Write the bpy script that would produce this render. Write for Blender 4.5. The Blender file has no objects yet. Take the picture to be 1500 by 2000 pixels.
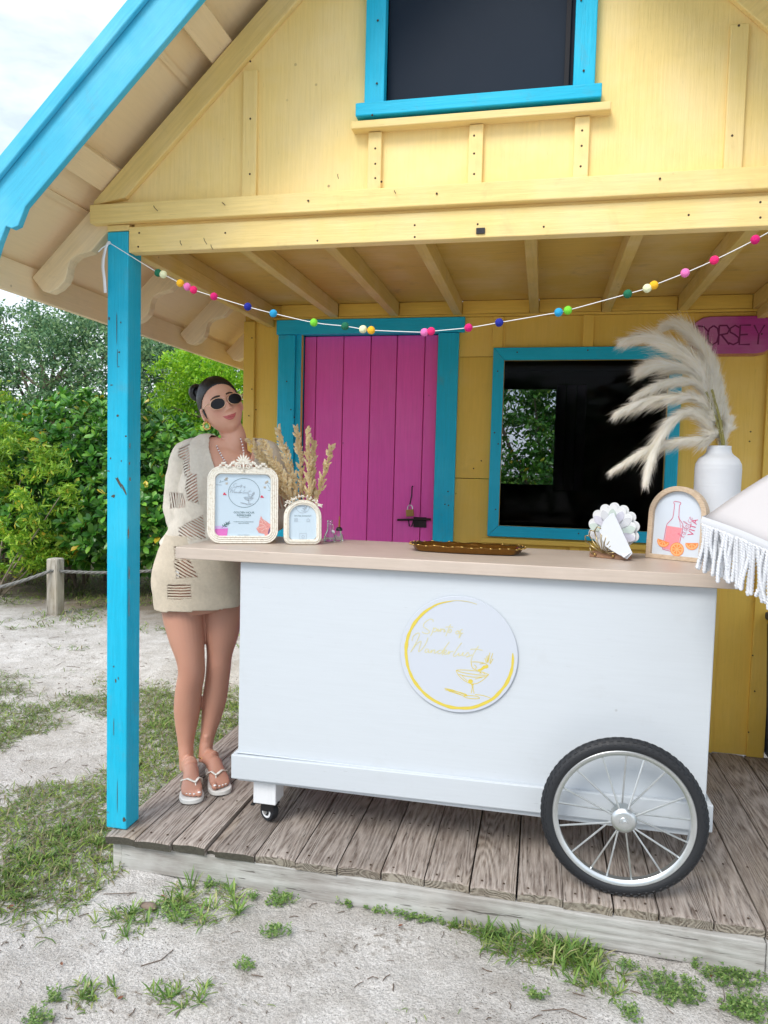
import bpy, bmesh, math, random
import numpy as np
from mathutils import Vector, Matrix, Euler, noise as mnoise
C = bpy.context.scene.collection
R = math.radians
sc = bpy.context.scene
rnd = random.Random(7)

# ---------------------------------------------------------------- camera
CAM = Vector((0, 0, 1.33)); FPX = 1420.44
EUL = Euler((R(86.5065), R(-1.4349), R(12.2607)))
cd = bpy.data.cameras.new('camera'); cam = bpy.data.objects.new('camera', cd); C.objects.link(cam)
cam.location = CAM; cam.rotation_euler = EUL
cd.sensor_fit = 'HORIZONTAL'; cd.sensor_width = 36; cd.lens = 36 * FPX / 1500
cd.clip_start = .05; cd.clip_end = 600
sc.camera = cam
MW = EUL.to_matrix()
def on(px, py, ax, v):
    """point of the place seen at photo pixel px,py on the plane axis=v (measuring aid)"""
    d = MW @ Vector(((px - 750) / FPX, -(py - 1000) / FPX, -1))
    return CAM + d * ((v - CAM[ax]) / d[ax])

# ---------------------------------------------------------------- world, sun, exposure
w = bpy.data.worlds.new('World'); sc.world = w; w.use_nodes = True
nt = w.node_tree; nt.nodes.clear()
def wn(t, **k):
    n = nt.nodes.new(t)
    for a, b in k.items(): setattr(n, a, b)
    return n
sky = wn('ShaderNodeTexSky', sky_type='NISHITA', sun_disc=False, sun_elevation=R(52), sun_rotation=R(215), air_density=1.0, dust_density=1.2)
tc = wn('ShaderNodeTexCoord'); mp = wn('ShaderNodeMapping'); mp.inputs['Scale'].default_value = (1, 1, 2.2); mp.inputs['Location'].default_value = (3.1, .4, .2)
nz = wn('ShaderNodeTexNoise'); nz.inputs['Scale'].default_value = 2.6; nz.inputs['Detail'].default_value = 7; nz.inputs['Roughness'].default_value = .58; nz.inputs['Distortion'].default_value = .5
rp = wn('ShaderNodeValToRGB'); rp.color_ramp.elements[0].position = .40; rp.color_ramp.elements[0].color = (.36,) * 3 + (1,); rp.color_ramp.elements[1].position = .66; rp.color_ramp.elements[1].color = (1, 1, 1, 1)
mx = wn('ShaderNodeMix', data_type='RGBA'); mx.inputs[7].default_value = (8.8, 9.2, 9.7, 1)
bg = wn('ShaderNodeBackground'); bg.inputs['Strength'].default_value = .1; wo = wn('ShaderNodeOutputWorld')
nt.links.new(tc.outputs['Generated'], mp.inputs[0]); nt.links.new(mp.outputs[0], nz.inputs['Vector']); nt.links.new(nz.outputs['Fac'], rp.inputs[0])
nt.links.new(rp.outputs[0], mx.inputs[0]); nt.links.new(sky.outputs[0], mx.inputs[6]); sx_ = wn('ShaderNodeSeparateXYZ'); nt.links.new(tc.outputs['Generated'], sx_.inputs[0])
zr = wn('ShaderNodeMapRange'); zr.inputs[1].default_value = -.05; zr.inputs[2].default_value = .95; zr.inputs[3].default_value = .92; zr.inputs[4].default_value = 1.45
nt.links.new(sx_.outputs[2], zr.inputs[0])      # overcast sky: brighter overhead than at the horizon
vm = wn('ShaderNodeVectorMath', operation='SCALE'); nt.links.new(mx.outputs[2], vm.inputs[0]); nt.links.new(zr.outputs[0], vm.inputs['Scale']); nt.links.new(vm.outputs[0], bg.inputs[0]); nt.links.new(bg.outputs[0], wo.inputs[0])
sl = bpy.data.lights.new('sun', 'SUN'); sl.energy = 1.5; sl.angle = R(24); sl.color = (1, .95, .87)
so = bpy.data.objects.new('sun', sl); C.objects.link(so)
so.rotation_euler = Vector((.30, .66, -.74)).to_track_quat('-Z', 'Y').to_euler()
vs = sc.view_settings
vs.view_transform = 'Standard'; vs.look = 'None'; vs.exposure = .76; vs.gamma = 1; vs.use_curve_mapping = False
sc.cycles.max_bounces = 12; sc.cycles.transparent_max_bounces = 12; sc.cycles.diffuse_bounces = 8; sc.cycles.transmission_bounces = 8; sc.cycles.glossy_bounces = 4

# ---------------------------------------------------------------- node helper and materials
class NT:
    def __init__(s, name):
        s.m = bpy.data.materials.new(name); s.m.use_nodes = True
        s.t = s.m.node_tree; s.b = s.t.nodes['Principled BSDF']; s.out = s.t.nodes['Material Output']
    def n(s, typ, ins=None, **k):
        n = s.t.nodes.new('ShaderNode' + typ)
        for a, b in k.items(): setattr(n, a, b)
        for a, b in (ins or {}).items(): s.put(n.inputs[a], b)
        return n
    def put(s, sock, v):
        if isinstance(v, bpy.types.NodeSocket): s.t.links.new(v, sock)
        else:
            if hasattr(sock, 'default_value'):
                if sock.type == 'RGBA' and len(v) == 3: v = (*v, 1)
                sock.default_value = v
    def obj(s): return s.n('TexCoord').outputs['Object']
    def rand(s): return s.n('ObjectInfo').outputs['Random']
    def shifted(s, k=37.):
        r = s.n('Math', {0: s.rand(), 1: k}, operation='MULTIPLY').outputs[0]
        return s.n('VectorMath', {0: s.obj(), 1: r}, operation='ADD').outputs[0]
    def map(s, vec, scale=(1, 1, 1), rot=(0, 0, 0), loc=(0, 0, 0)):
        return s.n('Mapping', {0: vec, 'Scale': scale, 'Rotation': rot, 'Location': loc}).outputs[0]
    def noise(s, vec, scale=5, det=3, rough=.5, dist=0):
        return s.n('TexNoise', {'Vector': vec, 'Scale': scale, 'Detail': det, 'Roughness': rough, 'Distortion': dist}).outputs['Fac']
    def ramp(s, f, *st, interp='LINEAR'):
        r = s.n('ValToRGB', {0: f}); e = r.color_ramp; e.interpolation = interp
        while len(e.elements) < len(st): e.elements.new(.5)
        for i, (p, c) in enumerate(st):
            e.elements[i].position = p; e.elements[i].color = (*((c,) * 3 if isinstance(c, (int, float)) else c), 1)
        return r.outputs[0]
    def mix(s, f, a, b, bl='MIX'):
        m = s.n('Mix', data_type='RGBA', blend_type=bl); s.put(m.inputs[0], f); s.put(m.inputs[6], a); s.put(m.inputs[7], b); return m.outputs[2]
    def mul(s, a, b): return s.n('Math', {0: a, 1: b}, operation='MULTIPLY').outputs[0]
    def math(s, op, a, b=0.): return s.n('Math', {0: a, 1: b}, operation=op).outputs[0]
    def bump(s, h, strength=.3, dist=.002, nrm=None):
        b = s.n('Bump', {'Height': h, 'Strength': strength, 'Distance': dist})
        if nrm is not None: s.put(b.inputs['Normal'], nrm)
        return b.outputs[0]
    def fin(s, col=None, rough=None, nrm=None, **k):
        if col is not None: s.put(s.b.inputs['Base Color'], col)
        if rough is not None: s.put(s.b.inputs['Roughness'], rough)
        if nrm is not None: s.put(s.b.inputs['Normal'], nrm)
        for a, b in k.items(): s.put(s.b.inputs[a.replace('_', ' ')], b)
        return s.m
AX = {'x': (1.6, 30, 30), 'y': (30, 1.6, 30), 'z': (30, 30, 1.6)}
def paint(name, col, axis='z', rough=.55, rot=(0, 0, 0), var=.10, chips=.0, grain=.35, fade=(1, 1, 1), fadeamt=.12, dirt=.25):
    t = NT(name); v = t.shifted()
    if rot != (0, 0, 0): v = t.map(v, rot=rot)
    g = t.noise(t.map(v, AX[axis]), 4, 5, .65)
    g2 = t.noise(t.map(v, tuple(q * .25 for q in AX[axis])), 3, 3, .6, .6)
    big = t.noise(v, 3.2, 4, .6)
    dk = tuple(c * (1 - var * 1.6) for c in col)
    c = t.mix(t.ramp(g, (.3, 0), (.7, 1)), dk, col)
    c = t.mix(t.mul(t.ramp(big, (.45, 0), (.75, 1)), fadeamt), c, fade)
    rv = t.math('MULTIPLY_ADD', t.rand(), .14); t.t.nodes[-1].inputs[2].default_value = .92
    c = t.mix(1, c, t.n('CombineColor', {0: rv, 1: rv, 2: rv}).outputs[0], 'MULTIPLY')
    # dark checks and specks that follow the grain, little stains
    ck = t.ramp(t.noise(t.map(v, tuple(q * 1.3 for q in AX[axis])), 6, 2, .8), (.70 - chips, 0), (.76 - chips, 1))
    c = t.mix(t.mul(ck, .35 + chips * 4), c, tuple(x * .35 for x in col))
    st = t.ramp(t.noise(v, 7, 6, .7, .4), (.58, 0), (.78, 1))
    c = t.mix(t.mul(st, dirt), c, (.20, .14, .07))
    sp = t.n('TexVoronoi', {'Vector': v, 'Scale': 9.}).outputs['Distance']
    spm = t.ramp(sp, (.03, 1), (.05, 0))
    c = t.mix(t.mul(t.mul(spm, t.ramp(big, (.5, 0), (.6, 1))), .6), c, (.10, .06, .03))
    h = t.math('ADD', g, t.mul(g2, .8))
    return t.fin(c, rough, t.bump(h, grain, .004), Specular_IOR_Level=.35)
YEL = (.87, .66, .26); BLU = (.002, .46, .70); PNK = (.88, .115, .52); SOF = (.84, .67, .42); YEL_SHADE = (.74, .49, .085)
M = {}
M['yellow_x'] = paint('yellow_paint_x', YEL, 'x', chips=.01)
M['yellow_z'] = paint('yellow_paint_z', YEL, 'z', grain=.45, dirt=.10, var=.05)
M['yellow_y'] = paint('yellow_paint_y', SOF, 'y', dirt=.15, var=.05)
M['yellow_rake'] = paint('yellow_paint_rake', YEL, 'x', rot=(0, R(43.7), 0))
M['yellow_rafter'] = paint('yellow_paint_rafter', SOF, 'x', rot=(0, R(43.7), 0))
M['wall_in'] = paint('porch_wall_paint', YEL_SHADE, 'z', grain=.35, dirt=.15, var=.05, fade=(.85, .66, .28), fadeamt=.25); M['wall_in_x'] = paint('porch_wall_paint_x', YEL_SHADE, 'x', dirt=.2, fade=(.85, .66, .28)); M['joist_y'] = paint('joist_paint', (.62, .44, .13), 'y', dirt=.35)  # porch shade put into the wall and joist yellow
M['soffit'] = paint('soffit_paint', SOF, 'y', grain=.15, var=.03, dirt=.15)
M['ceiling'] = paint('ceiling_paint', (.60, .40, .09), 'x', grain=.3, dirt=.5)  # darker yellow stands for the scarce light under the roof
M['blue_z'] = paint('turquoise_paint_z', BLU, 'z', chips=.018, fadeamt=.28, fade=(.10, .62, .80), grain=.5)
M['blue_x'] = paint('turquoise_paint_x', BLU, 'x', chips=.01, fadeamt=.2, fade=(.10, .60, .78))
M['blue_rake'] = paint('turquoise_paint_rake', (.05, .46, .68), 'x', rot=(0, R(43.7), 0), fadeamt=.25, fade=(.35, .75, .85))
M['pink_z'] = paint('magenta_paint', PNK, 'z', var=.07, fadeamt=.12, fade=(.8, .35, .6), dirt=.12)
M['pink_sign'] = paint('magenta_sign_paint', (.42, .04, .25), 'x', var=.1)
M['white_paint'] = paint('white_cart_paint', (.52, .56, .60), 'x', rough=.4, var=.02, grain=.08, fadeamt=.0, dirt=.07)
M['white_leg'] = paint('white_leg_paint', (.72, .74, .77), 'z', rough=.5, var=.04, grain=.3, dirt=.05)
def weathered(name, c1=(.29, .245, .215), c2=(.085, .058, .045), c3=(.46, .415, .375), axis='y', freq=30., k=1.):
    t = NT(name); v = t.shifted(61.)
    sc1 = {'y': (7, .55, 7), 'x': (.5, 6, 6), 'z': (6, 6, .5)}[axis]
    n1 = t.noise(t.map(v, sc1), 1., 2, .45, .25)
    ring = t.math('SINE', t.mul(n1, freq * 6.))
    ring = t.ramp(t.math('MULTIPLY_ADD', ring, .5), (.0, 0), (1, 1)); t.t.nodes[-2].inputs[2].default_value = .5
    fine = t.noise(t.map(v, tuple(q * 14 for q in sc1)), 1.5, 5, .7)
    big = t.noise(v, 4, 4, .6)
    c = t.mix(ring, c2, c1)
    c = t.mix(t.ramp(fine, (.35, 0), (.7, .8)), c, c3)
    c = t.mix(t.mul(t.ramp(big, (.45, 0), (.7, 1)), .45), c, (.16, .125, .10))
    ck = t.ramp(t.noise(t.map(v, tuple(q * 5 for q in sc1)), 2.2, 3, .7), (.64, 0), (.68, 1))
    c = t.mix(t.mul(ck, .65), c, (.045, .035, .03))
    gn = t.ramp(t.noise(v, 2.1, 3, .6), (.55, 0), (.75, 1))
    c = t.mix(t.mul(gn, .25), c, (.34, .26, .14))
    rv = t.math('MULTIPLY_ADD', t.rand(), .35); t.t.nodes[-1].inputs[2].default_value = .85
    c = t.mix(1, c, t.n('CombineColor', {0: rv, 1: rv, 2: rv}).outputs[0], 'MULTIPLY')
    h = t.math('ADD', t.mul(ring, .7), fine); h = t.math('SUBTRACT', h, t.mul(ck, 1.3))
    return t.fin(c, .85, t.bump(h, .75 * k, .004), Specular_IOR_Level=.25)
M['deck'] = weathered('weathered_deck_wood')
M['fascia_wood'] = weathered('weathered_grey_fascia', (.46, .46, .44), (.32, .31, .29), (.55, .55, .53), 'x', 14., .6)
M['post_wood'] = weathered('weathered_post_wood', (.36, .34, .29), (.20, .18, .14), (.42, .40, .36), 'z', 12.)
def plain(name, col, rough=.5, metal=0, var=0, scale=40, bump=0, **k):
    t = NT(name); c = col; nr = None
    if var or bump:
        f = t.noise(t.obj(), scale, 4, .6)
        if var: c = t.mix(f, tuple(x * (1 - var) for x in col), tuple(min(1, x * (1 + var)) for x in col))
        if bump: nr = t.bump(f, bump, .003)
    return t.fin(c, rough, nr, Metallic=metal, **k)
M['dark_end'] = plain('dark_mouldy_wood', (.07, .065, .05), .95, var=.6, scale=120, bump=.8)
M['end_grain'] = weathered('board_end_grain', (.30, .27, .22), (.09, .07, .05), (.36, .33, .28), 'y', 30.)
M['nail'] = plain('rusty_nail', (.06, .035, .02), .8, .2)
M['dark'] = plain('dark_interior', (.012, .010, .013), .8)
M['shutter'] = plain('dark_purple_shutter', (.045, .012, .06), .7)
M['black_metal'] = plain('rusty_black_metal', (.045, .03, .035), .55, .6, .4, 90, .3)
M['brass'] = plain('old_brass', (.42, .28, .10), .38, .9, .3, 200, .1)
M['gold'] = plain('polished_gold', (.72, .50, .16), .22, 1., .15, 60, .15)
M['steel'] = plain('zinc_steel', (.62, .65, .66), .3, .9, .12, 60)
M['rubber'] = plain('black_rubber', (.012, .014, .018), .6, 0, .3, 200, .2)
M['black_plastic'] = plain('black_plastic', (.012, .012, .014), .4)
M['navy'] = plain('navy_plastic', (.012, .025, .06), .45)
M['print_white'] = plain('printed_paper', (.60, .67, .76), .35, 0, .015, 6)
M['white_fabric'] = plain('white_canvas', (.54, .525, .54), .85, 0, .03, 9, .1)
M['cord'] = plain('white_cotton_cord', (.68, .70, .74), .8, 0, .06, 200, .2)
t = NT('window_glass'); M['glass'] = t.fin((.9, .95, .97), .03, None, Transmission_Weight=1., IOR=1.45)
t = NT('thin_window_film'); M['pane'] = t.fin((.55, .57, .60), .0, None, Transmission_Weight=1., IOR=1.12)
t = NT('dark_glass_pane'); v = t.obj()
t.b.inputs['Base Color'].default_value = (.010, .018, .032, 1)
M['dark_glass'] = t.fin(None, t.math('MULTIPLY_ADD', t.noise(v, 6, 4), .1), None, Specular_IOR_Level=.15)

# ---------------------------------------------------------------- mesh helper
class MB:
    def __init__(s): s.v = []; s.f = []; s.mi = []; s.cur = 0
    def add(s, vs, fs):
        o = len(s.v); s.v += [tuple(p) for p in vs]; s.f += [tuple(i + o for i in f) for f in fs]; s.mi += [s.cur] * len(fs); return s
    def box(s, x0, x1, y0, y1, z0, z1, T=None, n=(1, 1, 1), jit=0, seed=0):
        vs = [Vector((x, y, z)) for z in (z0, z1) for y in (y0, y1) for x in (x0, x1)]
        if T is not None: vs = [T @ p for p in vs]
        return s.add(vs, [(0, 2, 3, 1), (4, 5, 7, 6), (0, 1, 5, 4), (2, 6, 7, 3), (0, 4, 6, 2), (1, 3, 7, 5)])
    def prism(s, pts, d, o=(0, 0, 0), ux=(1, 0, 0), uy=(0, 0, 1), dn=(0, 1, 0)):
        """polygon pts in plane (ux,uy) at o, extruded by d along dn"""
        o, ux, uy, dn = map(Vector, (o, ux, uy, dn)); n = len(pts)
        a = [o + ux * p[0] + uy * p[1] for p in pts]; b = [p + dn * d for p in a]
        return s.add(a + b, [tuple(range(n)), tuple(range(2 * n - 1, n - 1, -1))] + [(i, i + n, (i + 1) % n + n, (i + 1) % n) for i in range(n)])
    def tube(s, pts, r, seg=8, cap=True, sq=None, up=None):
        pts = [Vector(p) for p in pts]; n = len(pts)
        rs = r if hasattr(r, '__len__') else [r] * n
        T0 = (pts[1] - pts[0]).normalized()
        u = Vector(up) if up else (Vector((0, 0, 1)) if abs(T0.z) < .9 else Vector((1, 0, 0)))
        u = (u - T0 * u.dot(T0)).normalized(); ring = []
        for i, p in enumerate(pts):
            T = (pts[min(i + 1, n - 1)] - pts[max(i - 1, 0)]).normalized()
            u = (u - T * u.dot(T)).normalized(); w_ = T.cross(u)
            ra, rb = rs[i] if hasattr(rs[i], '__len__') else (rs[i], rs[i])
            ring += [p + u * (ra * math.cos(a)) + w_ * (rb * math.sin(a)) for a in (2 * math.pi * k / seg for k in range(seg))]
        fs = [(i * seg + k, i * seg + (k + 1) % seg, (i + 1) * seg + (k + 1) % seg, (i + 1) * seg + k) for i in range(n - 1) for k in range(seg)]
        if cap: fs += [tuple(range(seg - 1, -1, -1)), tuple(range((n - 1) * seg, n * seg))]
        return s.add(ring, fs)
    def lathe(s, prof, seg=32, T=None, cap=True):
        """prof list of (r,z)"""
        T = T or Matrix(); n = len(prof)
        vs = [T @ Vector((r * math.cos(a), r * math.sin(a), z)) for r, z in prof for a in (2 * math.pi * k / seg for k in range(seg))]
        fs = [(i * seg + k, i * seg + (k + 1) % seg, (i + 1) * seg + (k + 1) % seg, (i + 1) * seg + k) for i in range(n - 1) for k in range(seg)]
        if cap: fs += [tuple(range(seg - 1, -1, -1)), tuple(range((n - 1) * seg, n * seg))]
        return s.add(vs, fs)
    def ell(s, c, r, T=None, seg=12, rg=8):
        T = T or Matrix(); c = Vector(c); vs = [c + T @ Vector((0, 0, -r[2]))]; 
        for i in range(1, rg):
            a = math.pi * i / rg - math.pi / 2
            vs += [c + T @ Vector((r[0] * math.cos(a) * math.cos(b), r[1] * math.cos(a) * math.sin(b), r[2] * math.sin(a))) for b in (2 * math.pi * k / seg for k in range(seg))]
        vs.append(c + T @ Vector((0, 0, r[2]))); L = len(vs) - 1; fs = []
        for k in range(seg): fs += [(0, 1 + (k + 1) % seg, 1 + k), (L, L - seg + k, L - seg + (k + 1) % seg)]
        for i in range(rg - 2):
            for k in range(seg): a = 1 + i * seg; fs.append((a + k, a + (k + 1) % seg, a + seg + (k + 1) % seg, a + seg + k))
        return s.add(vs, fs)
    def ribbon(s, pts, wd, P, closed=False):
        """flat stroke along 2D pts; P maps (x,y)->3D ; wd width"""
        n = len(pts)
        if n < 2: return s
        L = []
        for i in range(n):
            if closed: a, b = pts[i - 1], pts[(i + 1) % n]
            else: a, b = pts[max(i - 1, 0)], pts[min(i + 1, n - 1)]
            dx, dy = b[0] - a[0], b[1] - a[1]; l = math.hypot(dx, dy) or 1
            ww = (wd[i] if hasattr(wd, '__len__') else wd) / 2
            L += [P(pts[i][0] - dy / l * ww, pts[i][1] + dx / l * ww), P(pts[i][0] + dy / l * ww, pts[i][1] - dx / l * ww)]
        x0, y0 = pts[0]; n_ = (P(x0 + 1e-2, y0) - P(x0, y0)).cross(P(x0, y0 + 1e-2) - P(x0, y0))
        if n_.length > 0:                       # crossing strokes lie a hair above one another
            n_.normalize(); n_ = n_ if n_.y < 0 else -n_; s.lay = getattr(s, 'lay', 0) + 1
            L = [p + n_ * (.00003 * (s.lay % 12) + .000004 * (i // 2)) for i, p in enumerate(L)]
        m = n if closed else n - 1
        return s.add(L, [(2 * i, 2 * i + 1, (2 * i + 3) % (2 * n), (2 * i + 2) % (2 * n)) for i in range(m)])
    def build(s, name, mat, parent=None, smooth=False, bevel=0, fix=True):
        me = bpy.data.meshes.new(name); me.from_pydata(s.v, [], s.f)
        ms = mat if isinstance(mat, (list, tuple)) else [mat]
        for m_ in ms: me.materials.append(m_)
        if len(ms) > 1: me.polygons.foreach_set('material_index', s.mi)
        if fix:
            bm = bmesh.new(); bm.from_mesh(me); bmesh.ops.recalc_face_normals(bm, faces=bm.faces); bm.to_mesh(me); bm.free()
        if smooth:
            me.polygons.foreach_set('use_smooth', [True] * len(me.polygons))
            if smooth != 'all': me.set_sharp_from_angle(angle=R(40))
        o = bpy.data.objects.new(name, me); C.objects.link(o)
        if bevel:
            b = o.modifiers.new('bevel', 'BEVEL'); b.width = bevel; b.segments = 2; b.limit_method = 'ANGLE'; b.angle_limit = R(40)
        if parent: hang(o, parent)
        return o
def hang(o, parent):
    o.parent = parent
    p = parent; Mx = Matrix()
    while p: Mx = (Matrix.LocRotScale(p.location, p.rotation_euler, p.scale) if not p.parent else p.matrix_parent_inverse @ Matrix.LocRotScale(p.location, p.rotation_euler, p.scale)) @ Mx; p = p.parent
    o.matrix_parent_inverse = Mx.inverted()
def tag(o, label=None, cat=None, group=None, kind=None):
    for k, v_ in (('label', label), ('category', cat), ('group', group), ('kind', kind)):
        if v_: o[k] = v_
    return o
def thing(name, loc, label, cat, group=None, rz=0):
    o = bpy.data.objects.new(name, None); C.objects.link(o); o.location = loc; o.rotation_euler = (0, 0, rz); o.empty_display_size = .1
    return tag(o, label, cat, group)
def bx(name, mat, parent, x0, x1, y0, y1, z0, z1, bevel=.003, T=None):
    return MB().box(x0, x1, y0, y1, z0, z1, T).build(name, mat, parent, bevel=bevel)
def npmesh(name, V, F, mat, parent=None, smooth=False):
    """fast mesh: V (n,3), F (m,k) all same k"""
    me = bpy.data.meshes.new(name); n, k = F.shape
    me.vertices.add(len(V)); me.vertices.foreach_set('co', V.astype(np.float32).ravel())
    me.loops.add(n * k); me.loops.foreach_set('vertex_index', F.astype(np.int32).ravel())
    me.polygons.add(n); me.polygons.foreach_set('loop_start', np.arange(0, n * k, k, dtype=np.int32))
    if smooth: me.polygons.foreach_set('use_smooth', np.ones(n, bool))
    me.update(calc_edges=True)
    for m_ in (mat if isinstance(mat, (list, tuple)) else [mat]): me.materials.append(m_)
    o = bpy.data.objects.new(name, me); C.objects.link(o)
    if parent: hang(o, parent)
    return o
def dup(o, parent=None, children=True):
    c = o.copy(); C.objects.link(c)
    if parent: c.parent = parent
    if children:
        for ch in [q for q in bpy.data.objects if q.parent == o]: dup(ch, c)
    return c
def text_mesh(body, size, P, mat, name, parent, align='CENTER', extr=0):
    cu = bpy.data.curves.new(name, 'FONT'); cu.body = body; cu.size = size; cu.align_x = align; cu.resolution_u = 3; cu.extrude = extr
    to = bpy.data.objects.new(name, cu); C.objects.link(to)
    me = bpy.data.meshes.new_from_object(to); bpy.data.objects.remove(to)
    for v_ in me.vertices: q = P(v_.co.x, v_.co.y); v_.co = q
    me.materials.clear(); me.materials.append(mat); me.name = name
    o = bpy.data.objects.new(name, me); C.objects.link(o)
    if parent: hang(o, parent)
    return o
# ================================================================ cottage
YF = 2.30; YW = 3.70; XC = -.24; SL = .957; APX = 3.47; GZ = -.13
ra = math.atan(SL); ca, sa = math.cos(ra), math.sin(ra)
def roofz(x, a=APX): return a - SL * abs(x - XC)
house = thing('beach_cottage', (XC, 3.9, 0), 'small yellow wooden cottage with turquoise trim, magenta door and open porch', 'cottage')
H = house
MIR = lambda x: 2 * XC - x
# posts
for i, x in enumerate((-1.498, MIR(-1.498) - .078)):
    p = MB().box(x, x + .080, YF, YF + .086, .002, 2.118).build('porch_post', M['blue_z'], H, bevel=.004)
    p['label'] = 'chipped turquoise porch post at the left corner' if i == 0 else 'turquoise porch post at the right corner'
ch = MB(); rc = random.Random(8)
def chip(px, py, w_, h_, rot=0):
    q = on(px, py, 1, YF - .0008); n_ = 9; P = []
    for k in range(n_):
        a = 2 * math.pi * k / n_; r1 = 1 + rc.uniform(-.35, .35); x, z = w_ * r1 * math.cos(a), h_ * r1 * math.sin(a); P.append(q + Vector((x * math.cos(rot) - z * math.sin(rot), 0, x * math.sin(rot) + z * math.cos(rot))))
    ch.add(P, [tuple(range(n_))])
for a in ((232, 942, .006, .022, .6), (243, 958, .004, .026, .45), (221, 969, .007, .006), (230, 812, .0045, .0045), (218, 752, .005, .002), (232, 716, .002, .002), (216, 895, .003, .004), (237, 900, .003, .003), (212, 920, .005, .002), (253, 905, .003, .006), (254, 935, .003, .008), (254, 870, .002, .012), (251, 1040, .0025, .02), (252, 1120, .002, .03), (226, 1330, .003, .008), (231, 1325, .002, .006), (222, 1302, .003, .003), (243, 1601, .006, .008), (228, 640, .0012, .05), (229, 700, .001, .04), (229, 1560, .001, .06), (222, 1420, .0012, .04), (252, 1180, .0015, .05), (213, 622, .003, .006), (236, 630, .002, .003)): chip(*a)
ch.build('paint_chip', M['dark_end'], H, fix=False)['kind'] = 'stuff'
bx('post_cap', M['yellow_x'], H, -1.500, -1.416, YF + .002, YF + .084, 2.120, 2.141, .002)
# front beam and the board over it
bx('porch_beam', M['yellow_x'], H, -1.415, 1.02, YF - .002, YF + .04, 2.045, 2.131)
bx('fascia_board', M['yellow_x'], H, -1.552, 1.07, YF - .022, YF + .02, 2.143, 2.205)
bx('beam_filler', M['yellow_x'], H, -1.40, 1.0, YF + .01, YF + .045, 2.1315, 2.1425, 0)
bx('camera_clip', M['black_plastic'], H, *[on(930, 462, 1, YF).x, on(947, 462, 1, YF).x], YF - .007, YF - .0025, 2.056, 2.074, .001)['label'] = 'small black square fixed to the porch beam'
# gable wall : pieces round the upper window
WX0, WX1, WZ0, WZ1 = -.525, .046, 2.466, 3.02
g = MB(); yg = YF + .012
def gp(pts): g.prism(pts, .02, (0, yg, 0))
xl = -1.50
gp([(xl, 2.2), (WX0, 2.2), (WX0, roofz(WX0) - .01), (xl, roofz(xl) - .005)])
gp([(WX1, 2.2), (MIR(xl), 2.2), (MIR(xl), roofz(xl) - .005), (WX1, roofz(WX1) - .01)])
gp([(WX0, 2.2), (WX1, 2.2), (WX1, WZ0), (WX0, WZ0)])
gp([(WX0, WZ1), (WX1, WZ1), (WX1, roofz(WX1) - .01), (XC, APX - .01), (WX0, roofz(WX0) - .01)])
g.build('gable_wall', M['yellow_z'], H)
# rake trim boards
for sgn in (-1, 1):
    f = (lambda x: x) if sgn < 0 else MIR
    x0, x1 = -1.545, XC
    MB().prism([(f(x0), roofz(x0) - .002), (f(x1), APX - .002), (f(x1), APX - .11), (f(x0 + .12), roofz(x0 + .12, APX - .11)), (f(x0), 2.207)], .022, (0, YF - .011, 0)).build('rake_trim', M['yellow_rake'], H, bevel=.003)
# vertical battens of the gable
for x in (-.979, .501):
    bx('batten', M['yellow_z'], H, x - .025, x + .025, YF - .002, YF + .012, 2.2055, roofz(x, APX - .13) - (.02 if x < 0 else .02))
# upper window
uw = MB().box(-.612, .128, YF - .036, YF + .01, 2.423, 2.463).build('window_trim', M['blue_x'], H, bevel=.003); uw['label'] = 'turquoise sill board of the upper window'
bx('window_trim', M['blue_z'], H, -.588, -.525, YF - .022, YF + .03, 2.4645, 3.0)
bx('window_trim', M['blue_z'], H, .046, .108, YF - .022, YF + .03, 2.4645, 3.0)
bx('window_trim', M['blue_x'], H, -.60, .12, YF - .028, YF + .03, 3.0015, 3.06)
pn = bx('window_pane', M['dark_glass'], H, -.5245, .0455, YF + .025, YF + .03, 2.4645, 3.0, 0); pn['label'] = 'dark glass of the upper window'
bx('window_mullion', M['dark'], H, .020, .034, YF + .012, YF + .024, 2.4645, 3.0, .001)
bx('trim_rail', M['yellow_x'], H, on(690, 258, 1, YF).x, on(1192, 218, 1, YF).x, YF - .030, YF + .012, 2.388, 2.412)
for px in (732, 929, 1135):
    x = on(px, 300, 1, YF).x
    bx('batten', M['yellow_z'], H, x - .022, x + .022, YF - .004, YF + .012, 2.2055, 2.3865)
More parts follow.
